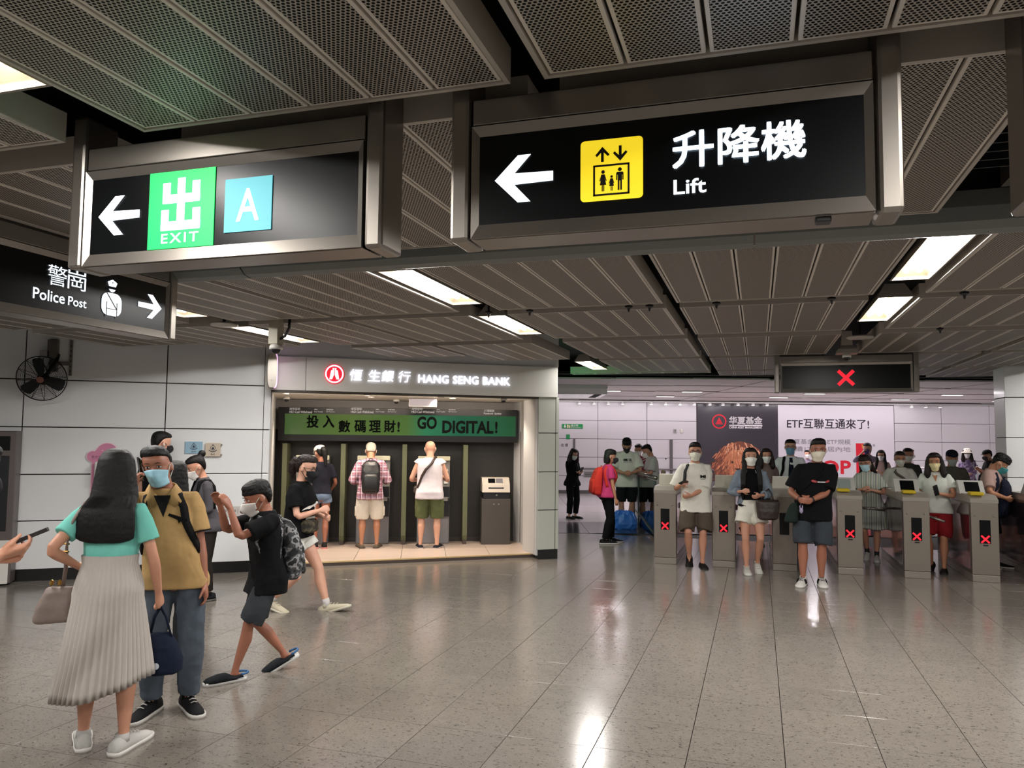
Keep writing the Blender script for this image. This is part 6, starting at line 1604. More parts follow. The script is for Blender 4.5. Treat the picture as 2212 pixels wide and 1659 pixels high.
pc = MB(); c0 = P2.surf(-20, .715, .016)
pc.prism([(-.035, .012), (-.005, .022), (.03, .034), (.034, .026), (0, .010), (-.004, -.004), (-.012, .004), (-.02, -.006), (-.026, .004), (-.036, .002)], 0, .003)
pc.v = [tuple(Vector((v[0]+c0.x, v[1]+c0.y, v[2]+c0.z))) for v in pc.v]; P2.put('chest_clip', pc, BLK, flat=True)
# --- 3 hidden behind them
P3 = Person('person with long black hair and white sneakers mostly hidden behind yellow polo person', gp(362, 1440), 1.50, 170, 'f', .95, S1, .009)
P3.top(BLK, .48, .6); P3.pants(cloth('charcoal', '#26262a'), 1.9); P3.hair('long', H_BLACK, -.8); P3.shoe('#c2bfba', '#cfcdc8')
# --- 4 woman with bun
P4 = Person('person with hair bun and white mask in grey long sleeves by left wall', atd(455, 8.2), 1.505, -72, 'f', .98, S1, .008, lean=8, head=(0, 16, 0), lh=(-.05, .16, .60), rh=(.03, .16, .60), lp=(-.5, -.8, -.8), rp=(.5, -.8, -.8))
P4.top(cloth('grey_knit', '#4a474b', .12), .47, 1.85, .009, sl_ease=.008)
P4.pants(cloth('dark_brown', '#2b2622'), 1.9, .012); P4.hair('bun', H_BLACK, disp=.003); P4.mask('#b9b6b3', 'surg'); P4.brows(); P4.shoe('#1a1a1c', '#55524e')
vest = MB(); 
for sg in (-1, 1): P4.ribbon(P4.shoulder_path(sg, .62, .62, .6, .014), BLK, .012, .003, 'strap')
phone(P4, P4.J['rwr']+Vector((-.02, .05, .02)), (.1, 1, .3), (0, -.3, 1), 'pink cased phone held low by person with bun', mcol='#a98a9a')
# --- 5 man by the wall with striped shoulder
P5 = Person('person with black hair and red striped black shirt close to left wall', atd(344, 9.1), 1.735, 130, 'm', 1.0, S4, .008, lean=-2, head=(20, 10, 0))
P5.top(BLK, .48, .7, .011); P5.pants(BLK, 1.9); P5.hair('short', H_BLACK, disp=.004); P5.mask('#15151a', 'kf', '#15151a'); P5.shoe('#1a1a1c', '#55524e')
st = MB(); st.tube([P5.surf(th_, .782, .018) for th_ in range(95, 266, 17)], .004, 6); P5.put('shoulder_stripe', st, mat('stripe_red', '#b0444a', .7))
b_ = MB(); b_.ell(P5.ht((.395, -.02, .42)), (.006, .004, .010)); P5.put('earbud', b_, M_WHITE)
# --- 6 person cut by the left edge, hands with a phone
P6 = Person('person cut by the left edge in white shirt, hands holding a phone', atd(-104, 3.25), 1.70, 86, 'm', 1.05, S1, .0066, head=(0, 18, 0), rh=(.035, .112, .702), lh=(-.02, .102, .687), rp=(.4, -.8, -1), lp=(-.4, -.8, -1), hand_curl=(55, 45), rhd=(-.1, 1, .22), lhd=(.15, 1, .15), rhn=(-.5, 0, 1), lhn=(.7, 0, .8), belly=.02)
P6.top(WHT, .47, .8, .015, disp=.014); P6.pants(cloth('cream', '#a89f94'), 1.0, .014); P6.hair('fringe', H_BLACK); P6.mask('#15151a', 'kf', '#15151a'); P6.shoe('#1a1a1c')
phone(P6, (.012, .178, .742), (.05, 1, .42), (-.1, -.36, 1), 'black phone held by the person at left edge', .85, '#1d1412', .005)
wb_ = MB(); l_ = P6.J['lel'].lerp(P6.J['lwr'], .9); d_ = (P6.J['lwr']-P6.J['lel']).normalized(); wb_.tube([l_-d_*.008, l_+d_*.008], .0185, 14); P6.put('watch_strap', wb_, M_DARK)
# --- 7 boy
P7 = Person('short person in black tee and dark shorts, white mask, both hands raised', gp(570, 1456), 1.425, -72, 'm', .95, S3, .0066, lean=4, head=(0, 14, 0), hs=.158,
            lf=(-.035, .155, -4, 0, 0), rf=(.03, -.145, 8, 26, .0), lh=(-.075, .215, .84), rh=(.06, .225, .845), lp=(-.25, .3, -1), rp=(.3, .3, -1), hand_curl=(24, 24), lhd=(.2, .45, .85), rhd=(-.2, .45, .85), lhn=(.8, .5, -.1), rhn=(-.8, .5, -.1), legs=.92)
P7.top(BLK, .43, .72, .016, loose=.85, flare=.014, disp=.014); P7.pants(cloth('slate', '#33363a', .1), .93, .018, flare=.012); P7.hair('fringe', H_BLACK, disp=.008); P7.mask('#b7b5b1', 'kf'); P7.brows()
M_CLOG = mat('clog', '#1d2127', .6)
P7.shoe('#0f1317', '#c9c8c4', 'clog')
for k, R in (('l', P7.lR), ('r', P7.rR)):
    h_ = MB(); h_.tube([R((-.10+.04*math.cos(a)*-1, .030*math.sin(a), .036)) for a in np.linspace(-1.6, 1.6, 9)], (.006), 8); P7.put('heel_strap', h_, mat('clog_blue', '#2b5a86', .6))
P7.backpack(camo('grey', ('#17181a', '#3c3d40', '#8b8b8c', '#222326'), 16), .095, .30, .095, .64, 'grey and black patterned backpack worn by the person', ms=camo('grey', ('#17181a',)))
# --- 8 woman walking, black tee
P8 = Person('person walking right in black tee with white leaping cat print, white shorts', gp(636, 1318), 1.615, 66, 'f', 1.08, S4, .0075, lean=4, head=(4, 8, 0),
            lf=(-.04, .20, 6, -18, .006), rf=(.045, -.15, 8, 16, 0), rh=(.03, .16, .605), lh=(-.02, .175, .56), rp=(.9, -.9, -.3), lp=(-.9, -.9, -.3), hand_curl=(45, 50))
P8.top(BLK, .50, .66, .014, loose=.7, flare=.012, disp=.014); P8.pants(cloth('offwhite', '#d6d6ce', .05), .42, .014, flare=.012, name='shorts'); P8.hair('pony', H_BROWN, disp=.012); P8.mask('#121216', 'kf', '#121216'); P8.brows(); P8.glasses()
P8.shoe('#b3ab96', '#bdb7a6', 'sneaker', len_=1.06, sock='#b9b5b2')
lc = MB(); lc.prism([(-.048, .018), (-.030, .026), (-.018, .012), (.0, .004), (.03, -.004), (.055, -.022), (.062, -.036), (.05, -.030), (.03, -.022), (.012, -.022), (-.005, -.010), (-.014, -.004), (-.02, -.014), (-.034, -.016), (-.026, -.004), (-.032, .006), (-.05, .008)], 0, .0015)
def on_chest(P, mb, th0, z0, k=1.0, off=.019, name='print', m=None):
    out = []
    for x, y, z in mb.v:
        w_, d, c = P.tr(z0); dth = math.degrees(x*k/max(.06, (w_+d)/2)); p = P.surf(th0+dth, z0+z*k, off+(.001 if y > 0 else 0)); out.append(p)
    mb.v = out; return P.put(name, mb, m, flat=True)
on_chest(P8, lc, 14, .70, .9, .024, m=WHT)
sq = MB().box(-.032, .032, 0, .0015, -.02, .016); on_chest(P8, sq, 6, .612, 1, .034, m=cloth('print_cream', '#aaa59c', .15))
bag(P8, 'dark khaki waist bag at the hip of the walking person', 'bag', [((.02, .085, .47), .05, .03, 0), ((.02, .09, .48), .066, .042, 0), ((.02, .09, .53), .068, .042, 0), ((.02, .088, .55), .058, .03, 0)], camo('khaki', ('#2a2620', '#413a2c', '#55503c', '#1d1a17'), 14), 'waist_bag')
# --- bank customers
P9 = Person('person with white cap and denim shorts at the first cash machine', gp(690, 1184, .05), 1.515, 186, 'f', .95, S3, .009, head=(-25, 16, 0), lh=(-.12, .17, .60), rh=(.12, .14, .56), z0=.05, lf=(-.04, .02, -5, 0, 0), rf=(.045, -.02, 5, 0, 0))
P9.top(cloth('ink', '#191a24', .1), .53, .7, .010); P9.pants(denim('light', '#62748c'), .32, .010, name='shorts'); P9.hair('capback', H_BLACK); P9.cap('#c6c1b9'); P9.mask('#c2c0ba'); P9.shoe('#1c1a1c', '#c9807c')
P10 = Person('grey haired person in plaid shirt and white shorts at second cash machine', gp(797, 1183, .05), 1.575, 181, 'm', 1.04, S2, .009, lean=5, head=(0, 22, 0), lh=(-.12, .12, .60), rh=(.12, .15, .62), lp=(-.6, -.6, -1), rp=(.6, -.6, -1), z0=.05, lf=(-.07, .0, -14, 0, 0), rf=(.07, .0, 14, 0, 0))
P10.top(plaid('check'), .455, 1.55, .014, loose=.8); P10.pants(cloth('beige', '#d2cabc', .06), 1.02, .020, flare=.010, name='shorts', disp=.016); P10.hair('crop', H_GREY); P10.shoe('#6b5f4f', '#4c443a', 'slip'); P10.mask('#c2c0ba')
pk = MB()
for k in 'lr':
    h_, kn = P10.J[k+'hip'], P10.J[k+'knee']; sg = -1 if k == 'l' else 1; c0 = h_.lerp(kn, .72)+Vector((sg*.062, 0, 0)); pk.bbox(c0.x-.014, c0.x+.014, c0.y-.032, c0.y+.032, c0.z-.045, c0.z+.045, .008)
P10.put('cargo_pocket', pk, cloth('beige', None))
P10.backpack(mat('backpack_black', '#111114', .45), .085, .30, .085, .665, 'black hooded backpack worn by the grey haired person')
P11 = Person('bald person in white vest and olive shorts at third cash machine', gp(926, 1184, .05), 1.60, 174, 'm', 1.08, S4, .009, head=(-6, 8, 0), lh=(-.12, .14, .62), rh=(.12, .16, .64), lp=(-.7, -.5, -1), rp=(.6, -.5, -1), z0=.05, lf=(-.078, 0, -16, 0, 0), rf=(.075, 0, 12, 0, 0))
P11.top(cloth('vest_lilac', '#d4ccd2', .05), .455, .06, .016, loose=.9); P11.pants(cloth('olive', '#59603f', .12), .98, .020, flare=.012, name='shorts', disp=.018); P11.mask('#c2c0ba'); P11.shoe('#23252b', '#b4aaa6', 'slip')
P11.ribbon([P11.surf(t_, z_, .028) for t_, z_ in ((238, .56), (225, .61), (208, .67), (190, .73), (172, .785))]+[P11.bend((.05, -.03, .842)), P11.bend((.052, 0, .850)), P11.bend((.05, .03, .835))], mat('strap_brown', '#33241f', .5), .012, .003, 'bag_strap')
bag(P11, 'small dark brown sling bag at left hip of bald person', 'bag', [((-.125, .0, .50), .018, .035, 0), ((-.13, .0, .52), .024, .045, 0), ((-.128, .0, .56), .022, .042, 0), ((-.122, .0, .575), .014, .03, 0)], mat('strap_brown', None), 'sling_bag')
# --- paid area, left
P12 = Person('person in black suit and heels reading a phone beside the bank corner', gp(1236, 1120), 1.50, 38, 'f', .95, S4, .011, head=(6, 22, 0), rh=(.01, .15, .66), lh=(-.01, .15, .655), rp=(.6, -.6, -.8), lp=(-.6, -.6, -.8))
P12.top(BLK, .46, 1.85, .010, loose=.4); P12.pants(BLK, 1.88, .011); P12.hair('shoulder', H_BROWN); P12.mask('#d6d4d0'); P12.shoe('#0c0c0d', '#0c0c0d', 'slip')
phone(P12, (.0, .21, .695), (.1, .6, .8), (0, -.8, .6), 'dark phone held by the person in black suit')
P13 = Person('person in pink top with red backpack and black trousers, walking', gp(1311, 1174), 1.535, 108, 'f', 1.06, S2, .010, lean=3, head=(14, 2, 0), lf=(-.05, .06, -6, 0, 0), rf=(.05, -.04, 8, 0, 0), rh=(.145, .05, .47))
P13.top(cloth('pink', '#b5386a', .08), .49, .62, .011); P13.pants(BLK, 1.93, .010); P13.hair('bob', H_BLACK, disp=.008); P13.mask('#2a2a30', 'kf'); P13.shoe('#101012', '#b9b6b4')
P13.backpack(cloth('bag_red', '#c8352c', .10), .095, .29, .10, .66, 'bright red backpack worn by person in pink')
lgo = MB().prism([(-.02, -.012), (-.006, .004), (-.012, .02), (0, .006), (.016, .002), (.024, .012), (.012, -.006), (.0, -.004), (.006, -.02), (-.006, -.008)], 0, .001)
P14 = Person('tall person in white printed tee with black mask leaning on glass railing', atd(1353, 15.2), 1.75, 8, 'm', .98, S1, .010, lean=4, head=(6, 26, 0), rh=(.045, .155, .60), lh=(-.03, .16, .60), rp=(1, -.4, -.5), lp=(-1, -.4, -.5))
P14.top(cloth('tee_white', '#dddcd3', .05), .44, .85, .018, loose=.9, flare=.016); P14.pants(cloth('shorts_black', '#16171c', .1), .98, .014, name='shorts'); P14.hair('fringe', H_BLACK); P14.mask('#141417'); P14.shoe('#1d1d20')
def chest_text(P, s, z0, w_, m, th0=0, off=.027, bold=.02):
    me = text_mesh(s, -w_/2, 0, w_, None, m, bold=bold); v = np.empty(len(me.vertices)*3, np.float32); me.vertices.foreach_get('co', v); v = v.reshape(-1, 3); out = []
    for x, y, z in v:
        w2, d, c = P.tr(z0); out.append(P.surf(th0-math.degrees(x/max(.06, (w2+d)/2)), z0+z, off)*P.H)
    me.vertices.foreach_set('co', np.array(out, np.float32).ravel()); me.update(); return link('print', me, P.root)
chest_text(P14, '横王', .735, .055, M_INK); chest_text(P14, 'WONG KING', .722, .06, M_INK)
P15 = Person('person in red and white top behind the white tee pair', atd(1380, 16.8), 1.60, -10, 'f', .95, S1, .011, head=(0, 12, 0))
P15.top(camo('redwhite', ('#8c3340', '#8c3340', '#c9bcb4', '#8c3340'), 9), .48, .6, .010); P15.pants(BLK, 1.9); P15.hair('short', H_BLACK); P15.mask('#cfcdc8'); P15.shoe('#c2bfba')
P16 = Person('person in pale grey tee facing left beside the glass railing', atd(1412, 15.7), 1.62, -78, 'm', 1.0, S1, .010, lean=6, head=(0, 22, 0), lh=(-.06, .19, .66), rh=(.02, .2, .66), lp=(-.5, -.7, -.8))
P16.top(cloth('tee_grey', '#c6c6c1', .05), .44, .75, .017, loose=.9, flare=.012); P16.pants(cloth('shorts_black', None), .95, .016, name='shorts'); P16.hair('short', H_BLACK); P16.mask('#cfcdc8'); P16.shoe('#26262a')
bag(P16, 'beige tote bag behind the pale grey tee', 'bag', [((-.03, -.11, .50), .06, .025, 0), ((-.03, -.115, .52), .07, .03, 0), ((-.03, -.112, .66), .065, .022, 0), ((-.03, -.11, .67), .06, .012, 0)], cloth('tote', '#a8977c', .08), 'tote_bag')
# --- coming through the gates
P17 = Person('person in white tee and brown shorts looking up, between gates', gp(1503, 1222), 1.655, 4, 'm', 1.0, S1, .0095, head=(2, -6, 0), rf=(.048, -.045, 4, 26, 0), lf=(-.05, .055, -4, 0, 0), rh=(.115, .135, .665), lh=(.045, .135, .575), rp=(.5, -.6, -1), lp=(-.6, -.5, -.8), hand_curl=(60, 55), rhd=(-.35, .8, .3), lhd=(.95, .3, -.15))
P17.top(cloth('tee_cream', '#dcd9ce', .05), .44, .92, .020, loose=.95, flare=.018, disp=.016); P17.pants(cloth('taupe_shorts', '#544a40', .1), .93, .020, flare=.012, name='shorts'); P17.hair('flat', H_BLACK); P17.brows(); P17.glasses('#1b2140'); P17.mask('#bfbdb0')
P17.shoe('#161312', '#161312', 'slip')
P17.ribbon(P17.shoulder_path(1, .57, .6, .62, .022, 44), cloth('strap_grey', '#2f3033'), .015, .004, 'backpack_strap')
chest_text(P17, 'MI', .72, .032, M_INK, -24, .030, .03); chest_text(P17, 'butterfly', .708, .028, M_INK, -24, .030)
phone(P17, P17.J['rwr']+Vector((-.01, .055, .018)), (-.5, .8, .35), (-.2, -.3, .9), 'black phone in the hand of white tee walker at gates')
P18 = Person('person with long black hair, denim jacket, white shorts and brown bag', gp(1624, 1236), 1.60, 6, 'f', .97, S1, .0095, head=(0, -8, 0), rf=(.045, .05, 0, 0, 0), lf=(-.045, -.06, -4, 24, 0), rh=(.075, .125, .655), lh=(-.055, .14, .625), rp=(.7, -.6, -.8), lp=(-.7, -.6, -.8), hand_curl=(35, 55), lhd=(.75, .5, -.2))
P18.top(BLK, .53, .0, .004, loose=.1, name='black_top'); P18.hair('longfront', H_BLACK, -1.9, .006)
DJ = denim('jacket', '#75818d')
jk = MB()
for sg in (-1, 1):
    rings = []
    for z in np.linspace(.55, .826, 9):
        ring = []
        for a in np.linspace(28+18*max(0, (.8-z)/.25), 180, 12): ring.append(P18.surf(sg*a, z, .021 if z < .8 else .016))
        for a in np.linspace(180, 28+18*max(0, (.8-z)/.25), 12): ring.append(P18.surf(sg*a, z, .008))
        rings.append(ring)
    jk.loft(rings)
    for k in ('l' if sg < 0 else 'r'):
        a, e, w_ = P18.J[k+'sh'], P18.J[k+'el'], P18.J[k+'wr']
        jk.tube([P18.bend((sg*.05, -.005, .80)), a, a.lerp(e, .5), e, e.lerp(w_, .35), e.lerp(w_, .62), e.lerp(w_, .6)], [.032, .042, .04, .037, .035, .033, .026], 14)
P18.put('jacket', jk, DJ, vox=.007, smooth=3, disp=.016, dsz=.06)
P18.pants(cloth('ivory', '#dad7ca', .05), .50, .014, flare=.014, name='shorts'); P18.mask('#c9c8c2'); P18.brows(); P18.shoe('#bcbab2', '#c4c2bb')
bag(P18, 'dark brown bucket bag hung on the arm of denim jacket person', 'handbag', [((-.115, .11, .435), .06, .045, 0), ((-.115, .11, .445), .078, .058, 0), ((-.115, .11, .50), .086, .06, 0), ((-.115, .11, .575), .092, .05, 0), ((-.115, .11, .59), .086, .03, 0)], mat('leather_brown', '#2c201c', .5, bump=.15, bscale=300), 'handbag', [([(-.16, .11, .585), (-.15, .09, .64), (-.13, .06, .67), (-.10, .09, .65), (-.075, .11, .59)], .008, .003)])
P19 = Person('person in taupe top half hidden behind denim jacket person', atd(1654, 12.8), 1.565, 10, 'f', .95, S1, .011)
P19.top(cloth('taupe_top', '#6c5c58', .08), .48, .7, .012); P19.pants(cloth('taupe_top', None), 1.0, .02); P19.hair('shoulder', H_BROWN); P19.mask('#cfcdc8'); P19.shoe('#c2bfba')
P20 = Person('office person in white shirt, dark tie and blue mask carrying backpack', atd(1707, 13.2), 1.715, 4, 'm', 1.0, S4, .009, head=(4, -2, 0), rh=(.13, .12, .60), rp=(1, -.8, -.3))
P20.top(cloth('shirt_white', '#dcdee0', .04), .53, 1.1, .015, loose=.7); P20.pants(NAVY, 1.93, .012); P20.hair('short', H_BLACK); P20.brows(); P20.glasses(); P20.mask('#6f9fc0', 'surg'); P20.shoe('#141416', '#141416', 'slip')
tie = MB(); tie.loft([[P20.surf(t_*sc, z, o_) for t_, o_ in ((-1, .020), (1, .020), (1, .017), (-1, .017))] for z, sc in ((.825, 10), (.81, 7), (.72, 9), (.60, 13), (.56, 14), (.54, 2))]); P20.put('necktie', tie, NAVY)
P20.ribbon(P20.shoulder_path(1, .58, .6, .6, .020, 36), BLK, .014, .004, 'backpack_strap')
bag(P20, 'black bag held low in front of the office worker', 'bag', [((.12, .13, .44), .055, .03, 0), ((.12, .13, .46), .066, .04, 0), ((.12, .13, .56), .062, .036, 0), ((.12, .13, .575), .05, .02, 0)], BLK, 'shoulder_bag')
P34 = Person('small far person with white mask seen between office worker and black tee', atd(1743, 21.5), 1.44, 5, 'f', .95, S4, .0135)
P34.top(cloth('lilac', '#8f8296', .08), .48, .6, .010); P34.pants(BLK, 1.9); P34.hair('short', H_BLACK); P34.mask('#d6d4d0'); P34.shoe('#c2bfba')
P21 = Person('stocky person in black tee and denim shorts, white sneakers, hands joined', gp(1757, 1262), 1.715, 2, 'm', 1.08, S3, .0085, sway=-.035, head=(-4, -2, 2), hs=.146, rf=(.068, .045, 12, 0, 0), lf=(-.052, .0, -4, 0, 0), rh=(.075, .135, .585), lh=(.015, .145, .585), rp=(.8, -.5, -.9), lp=(-.8, -.5, -.9), hand_curl=(35, 50), lhd=(.95, .25, .0), rhd=(-.85, .45, -.1))
P21.top(BLK, .44, .82, .017, loose=.85, flare=.014, disp=.014); P21.pants(denim('dark', '#2b3138'), .98, .018, flare=.010, name='shorts'); P21.hair('flat', H_BLACK, disp=.005); P21.brows(); P21.mask('#bdb7a6')
P21.shoe('#bdbab4', '#c9c7c2', accent='#20202a')
for k, R in (('l', P21.lR), ('r', P21.rR)):
    s3 = MB()
    for sy in (-1, 1):
        for i in range(3): s3.tube([R((-.01-.016*i-.010, sy*.0295, .016)), R((-.01-.016*i, sy*.0275, .036)), R((-.01-.016*i+.004, sy*.020, .046))], .0032, 5)
    P21.put('shoe_stripes', s3, BLK)
pr_ = MB()
for dx, sg in ((-.026, 1), (.026, -1)): pr_.prism([(dx+sg*p[0], p[1]) for p in ((-.012, .006), (-.004, .012), (.006, .006), (.012, -.004), (.004, -.008), (-.006, -.004))], 0, .001)
on_chest(P21, pr_, -14, .712, 1, .028, m=mat('print_red', '#a33a3a', .7)); pr2 = MB().box(-.016, .016, 0, .001, -.006, .0); on_chest(P21, pr2, -14, .712, 1, .0285, name='print', m=WHT)
P21.ribbon([p for p in P21.cross_path(-1, .022, .56)], BLK, .010, .003, 'bag_strap')
bag(P21, 'dark green sling bag at the hip of the black tee person', 'bag', [((.135, .06, .425), .03, .05, -.4), ((.135, .06, .435), .045, .06, -.4), ((.128, .06, .48), .042, .055, -.4), ((.115, .065, .545), .03, .04, -.4), ((.11, .068, .56), .018, .02, -.4)], cloth('bag_green', '#1c2723', .1), 'sling_bag')
ch_ = empty('bag_charm', P21.root.location, P21.root.rotation_euler.z, 'lilac dangling charm on the green sling bag', 'charm')
cm = MB(); cm.ell((.075, .155, .515), (.012, .008, .020)); cm.ell((.083, .155, .538), (.004, .004, .014)); cm.ell((.067, .155, .538), (.004, .004, .014)); cm.tube([(.075, .15, .55), (.08, .14, .575)], .0015, 5); P21.W(cm).build('charm_body', mat('charm', '#8e84a0', .5), ch_, smooth=True)
for k, rr in (('l', .0185), ('r', .018)):
    wv = MB(); e_, w2 = P21.J[k+'el'], P21.J[k+'wr']; c_ = e_.lerp(w2, .9); d_ = (w2-e_).normalized(); wv.tube([c_-d_*.006, c_+d_*.006], rr, 14); P21.put('wristband', wv, M_DARK)
P22 = Person('person with fringe and blue mask in striped dress behind the gate', gp(1885, 1209), 1.515, -4, 'f', .97, S1, .009, lean=3, sway=.03, head=(6, 6, 6), lh=(.0, .13, .665), rh=(.055, .135, .675), lp=(-1, -.4, -.6), rp=(.8, -.5, -.7), rf=(.045, -.05, 6, 20, 0), lf=(-.04, .06, -4, 0, 0), hand_curl=(50, 60))
DR = striped('dress', ('#b9b6a2', '#98a3a3', '#c6c2b0', '#7f8c8c'), 0, 16)
P22.top(DR, .50, .75, .016, loose=.8, flare=.02); P22.skirt(DR, .56, .30, .135, .115, 26, .004); P22.hair('longfringe', H_BROWN, -.9); P22.brows(); P22.glasses(); P22.mask('#9dbac4', 'surg'); P22.shoe('#b9b7b2', '#b9b7b2', sock='#1d1d20')
P23 = Person('far person in lavender cardigan with violet mask before red figure 1', atd(1874, 18), 1.66, -10, 'f', .93, S4, .0135, head=(10, 4, 0), rh=(.055, .11, .86), rp=(.8, .2, -1))
P23.top(cloth('lavender', '#8d8398', .08), .52, 1.6, .011); P23.pants(BLK, 1.9); P23.hair('pony', H_BROWN); P23.mask('#4d3f78', 'kf'); P23.shoe('#c2bfba')
P24 = Person('far person with long black hair in cream and pink, white mask', atd(1903, 17.6), 1.51, -8, 'f', .93, S4, .0135, head=(0, 6, 0), rh=(.06, .13, .68), lh=(-.04, .13, .66))
P24.top(cloth('pale_pink', '#c3a8a2', .08), .48, .7, .014); P24.pants(WHT, 1.9); P24.hair('longfront', H_BLACK, -1.2); P24.mask('#cfcdd8'); P24.shoe('#c2bfba')
P25 = Person('person in pale grey polo with strap, white mask, behind gate screen', atd(1942, 12.5), 1.545, 6, 'm', 1.02, S2, .009, head=(-4, 4, 0), rh=(.11, .12, .60), lh=(-.02, .14, .64), lp=(-1, -.4, -.5))
P25.top(cloth('polo_grey', '#c2bfb6', .05), .48, .8, .014, loose=.7); P25.pants(cloth('khaki', '#6b6353'), 1.9, .014); P25.hair('short', hairmat('dark_brown', '#241c19')); P25.brows(); P25.mask('#bcbab0'); P25.shoe('#3a3733'); P25.ribbon(P25.cross_path(1, .020, .60), cloth('strap_taupe', '#5c544c'), .013, .003, 'bag_strap')
P26 = Person('person in dark grey jacket mostly hidden behind pale grey polo', atd(1960, 13.6), 1.585, 6, 'f', 1.1, S2, .011)
P26.top(cloth('jacket_grey', '#3b3a37', .08), .46, 1.8, .016); P26.pants(BLK, 1.9); P26.hair('short', H_BROWN); P26.mask('#bcbab0'); P26.shoe('#1d1d20')
P35 = Person('far person with auburn hair in pale top facing right before wall', atd(1962, 18.6), 1.535, 62, 'f', .93, S4, .0135, head=(0, 6, 0))
P35.top(cloth('pale_rose', '#b9a7ab', .06), .48, .6, .012); P35.pants(WHT, 1.9); P35.hair('pony', H_RED); P35.mask('#cfcdc8'); P35.shoe('#c2bfba')
P27 = Person('person in white top and red shorts with cream mask at gate', gp(2026, 1233), 1.555, -6, 'f', 1.12, S2, .0095, head=(-6, 4, 3), lh=(-.035, .15, .66), rh=(.12, .03, .49), lp=(-1, -.6, -.6), hand_curl=(60, 30), rf=(.05, -.04, 4, 16, 0), lf=(-.052, .045, -4, 0, 0), lhd=(.3, .5, .8))
P27.top(cloth('top_mint', '#d4d8ce', .05), .49, .62, .013, loose=.55, flare=.012); P27.pants(cloth('shorts_red', '#8c1f26', .1), .90, .016, flare=.008, name='shorts'); P27.hair('shoulder', hairmat('soft_black', '#1d1614')); P27.brows(); P27.mask('#c2b78c'); P27.shoe('#191515', '#191515', 'slip')
nk = MB(); nk._add([P27.surf(-22, .825, .012), P27.surf(22, .825, .012), P27.surf(-4, .755, .0165)], [(0, 2, 1)]); P27.put('neckline', nk, P27.skin, flat=True)
phone(P27, P27.J['lwr']+Vector((.012, .045, .03)), (.15, .3, .9), (.6, -.5, .2), 'dark phone in the hand of red shorts person')
P28 = Person('person in navy cap and olive polo, grey mask, behind gates', atd(2054, 12.3), 1.575, 8, 'm', 1.03, S2, .009, head=(-4, 8, 0))
P28.top(cloth('olive_polo', '#57534a', .06), .48, .8, .014); P28.pants(BLK, 1.0, .02); P28.hair('short', H_BLACK); P28.cap('#1b1c2e'); P28.mask('#8d9290'); P28.shoe('#1d1d20')
P29 = Person('far person in white bucket hat and purple floral dress behind railing', atd(2088, 19), 1.55, 2, 'f', .97, S4, .0135, lh=(-.03, .12, .60), rh=(.03, .12, .60))
P29.top(camo('purple', ('#6a5a82', '#8c7a9c', '#b4a6bb', '#594c70'), 12), .48, 1.7, .016); P29.skirt(camo('purple', ('#6a5a82',)), .56, .16, .12, .11, 20, .004); P29.hair('shoulder', H_BROWN); P29.bucket('#c4bdb2'); P29.mask('#cfcdc8'); P29.shoe('#c2bfba')
P30 = Person('person with messy black hair and teal mask rummaging in navy front pack', atd(2126, 10.8), 1.60, 76, 'm', 1.06, S2, .008, lean=10, head=(-8, 28, 0), hs=.148, rh=(.09, .17, .60), lh=(-.06, .2, .58), rp=(1.2, -.5, -.3), lp=(-1, -.5, -.5), rf=(.05, -.03, 8, 0, 0), lf=(-.05, .04, -8, 0, 0))
P30.top(cloth('dusty_rose', '#a88b82', .06), .47, .75, .015, loose=.8); P30.pants(cloth('shorts_ink', '#14151c', .1), .98, .016, name='shorts'); P30.hair('fringe', H_BLACK, disp=.02); P30.mask('#3f8f92', 'surg'); P30.shoe('#1d1d20')
P30.backpack(cloth('pack_navy', '#141829', .12), .095, .34, .08, .60, 'navy backpack worn on the front by the person with teal mask', front=True)
P31 = Person('far person in dark cap and dark top looking at phone near column', atd(2136, 18), 1.535, -60, 'm', .98, S2, .0135, head=(0, 14, 0), lh=(-.03, .16, .70), rh=(.03, .16, .70))
P31.top(BLK, .48, .7, .012); P31.pants(BLK, 1.9); P31.hair('short', H_BLACK); P31.cap('#1c1a1e'); P31.mask('#2a2a30'); P31.shoe('#1d1d20')
phone(P31, P31.J['lwr']+Vector((.03, .06, .03)), (0, .5, .8), (0, -.8, .5), 'dark phone of the far capped person near the column')
P32 = Person('far person in white tee and green trousers beside the right column', atd(2188, 18.8), 1.66, -14, 'm', .98, S4, .0135, head=(-4, 2, 0))
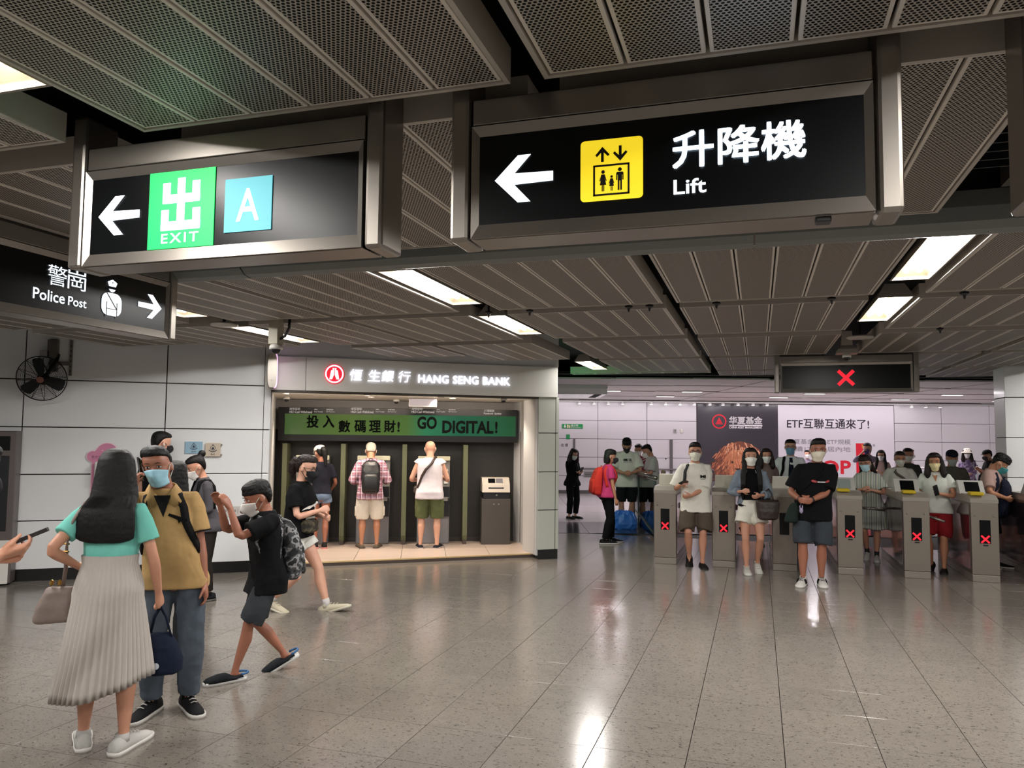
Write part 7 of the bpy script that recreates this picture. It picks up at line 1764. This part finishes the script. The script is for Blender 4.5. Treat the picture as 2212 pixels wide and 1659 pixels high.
P32.top(WHT, .47, .7, .014); P32.pants(cloth('army', '#4b5042', .1), 1.9, .014); P32.hair('short', H_BROWN); P32.mask('#cfcdc8'); P32.shoe('#3a3733'); P32.ribbon(P32.shoulder_path(-1, .66, .6, .62, .02, 40), BLK, .013, .003, 'backpack_strap')

# --- blue carrier bags on the dark band
def blue_bag(p, w_, h, d, lab, seed):
    t = empty('carrier_bag', (p.x, p.y, 0), rad(12), lab, 'bag'); rn = random.Random(seed); b = MB(); rings = []
    for f, k in ((0, .94), (.06, 1.0), (.3, 1.05), (.6, .98), (.85, .8), (.97, .55), (1.0, .4)):
        rings.append([Vector((w_*k*math.copysign(abs(math.cos(a))**.6, math.cos(a))*(1+rn.uniform(-.05, .05)), d*k*math.copysign(abs(math.sin(a))**.6, math.sin(a))*(1+rn.uniform(-.08, .08)), .004+h*f*(1+(rn.uniform(-.12, .12) if f > .7 else 0)))) for a in np.linspace(0, 2*math.pi, 29)[:-1]])
    b.loft(rings); o = b.build('bag_body', mat('blue_vinyl', '#3a78da', .3, var=.15, vscale=6, bump=.8, bscale=14), t)
    for sg in (-1, 1): MB().tube([(-w_*.4, sg*d*.5, h*.8), (-w_*.25, sg*d*.8, h*1.05), (w_*.1, sg*d*.9, h*.98), (w_*.4, sg*d*.5, h*.8)], (.016, .003), 6).build('handle', mat('blue_vinyl', None), t) if False else None
    return t
blue_bag(gp(1347, 1142), .25, .32, .17, 'crumpled blue carrier bag on the floor below white printed tee', 1)
blue_bag(gp(1404, 1128), .20, .30, .15, 'second blue carrier bag behind the glass railing', 2)
q = gp(1384, 1135)
t = empty('trolley', (q.x, q.y, 0), rad(10), 'small black wheeled trolley between the two blue bags', 'trolley')
for y in (-.16, .16): MB().lathe([(.03, -.015), (.085, -.018), (.09, 0), (.085, .018), (.03, .015)], c=(0, y, .09), axis='y', seg=18).build('wheel', M_DARK, t)
MB().tube([(0, -.16, .09), (0, .16, .09)], .012, 8).bbox(-.02, .02, -.14, .14, .09, .34, .01).build('frame', M_DARK, t)
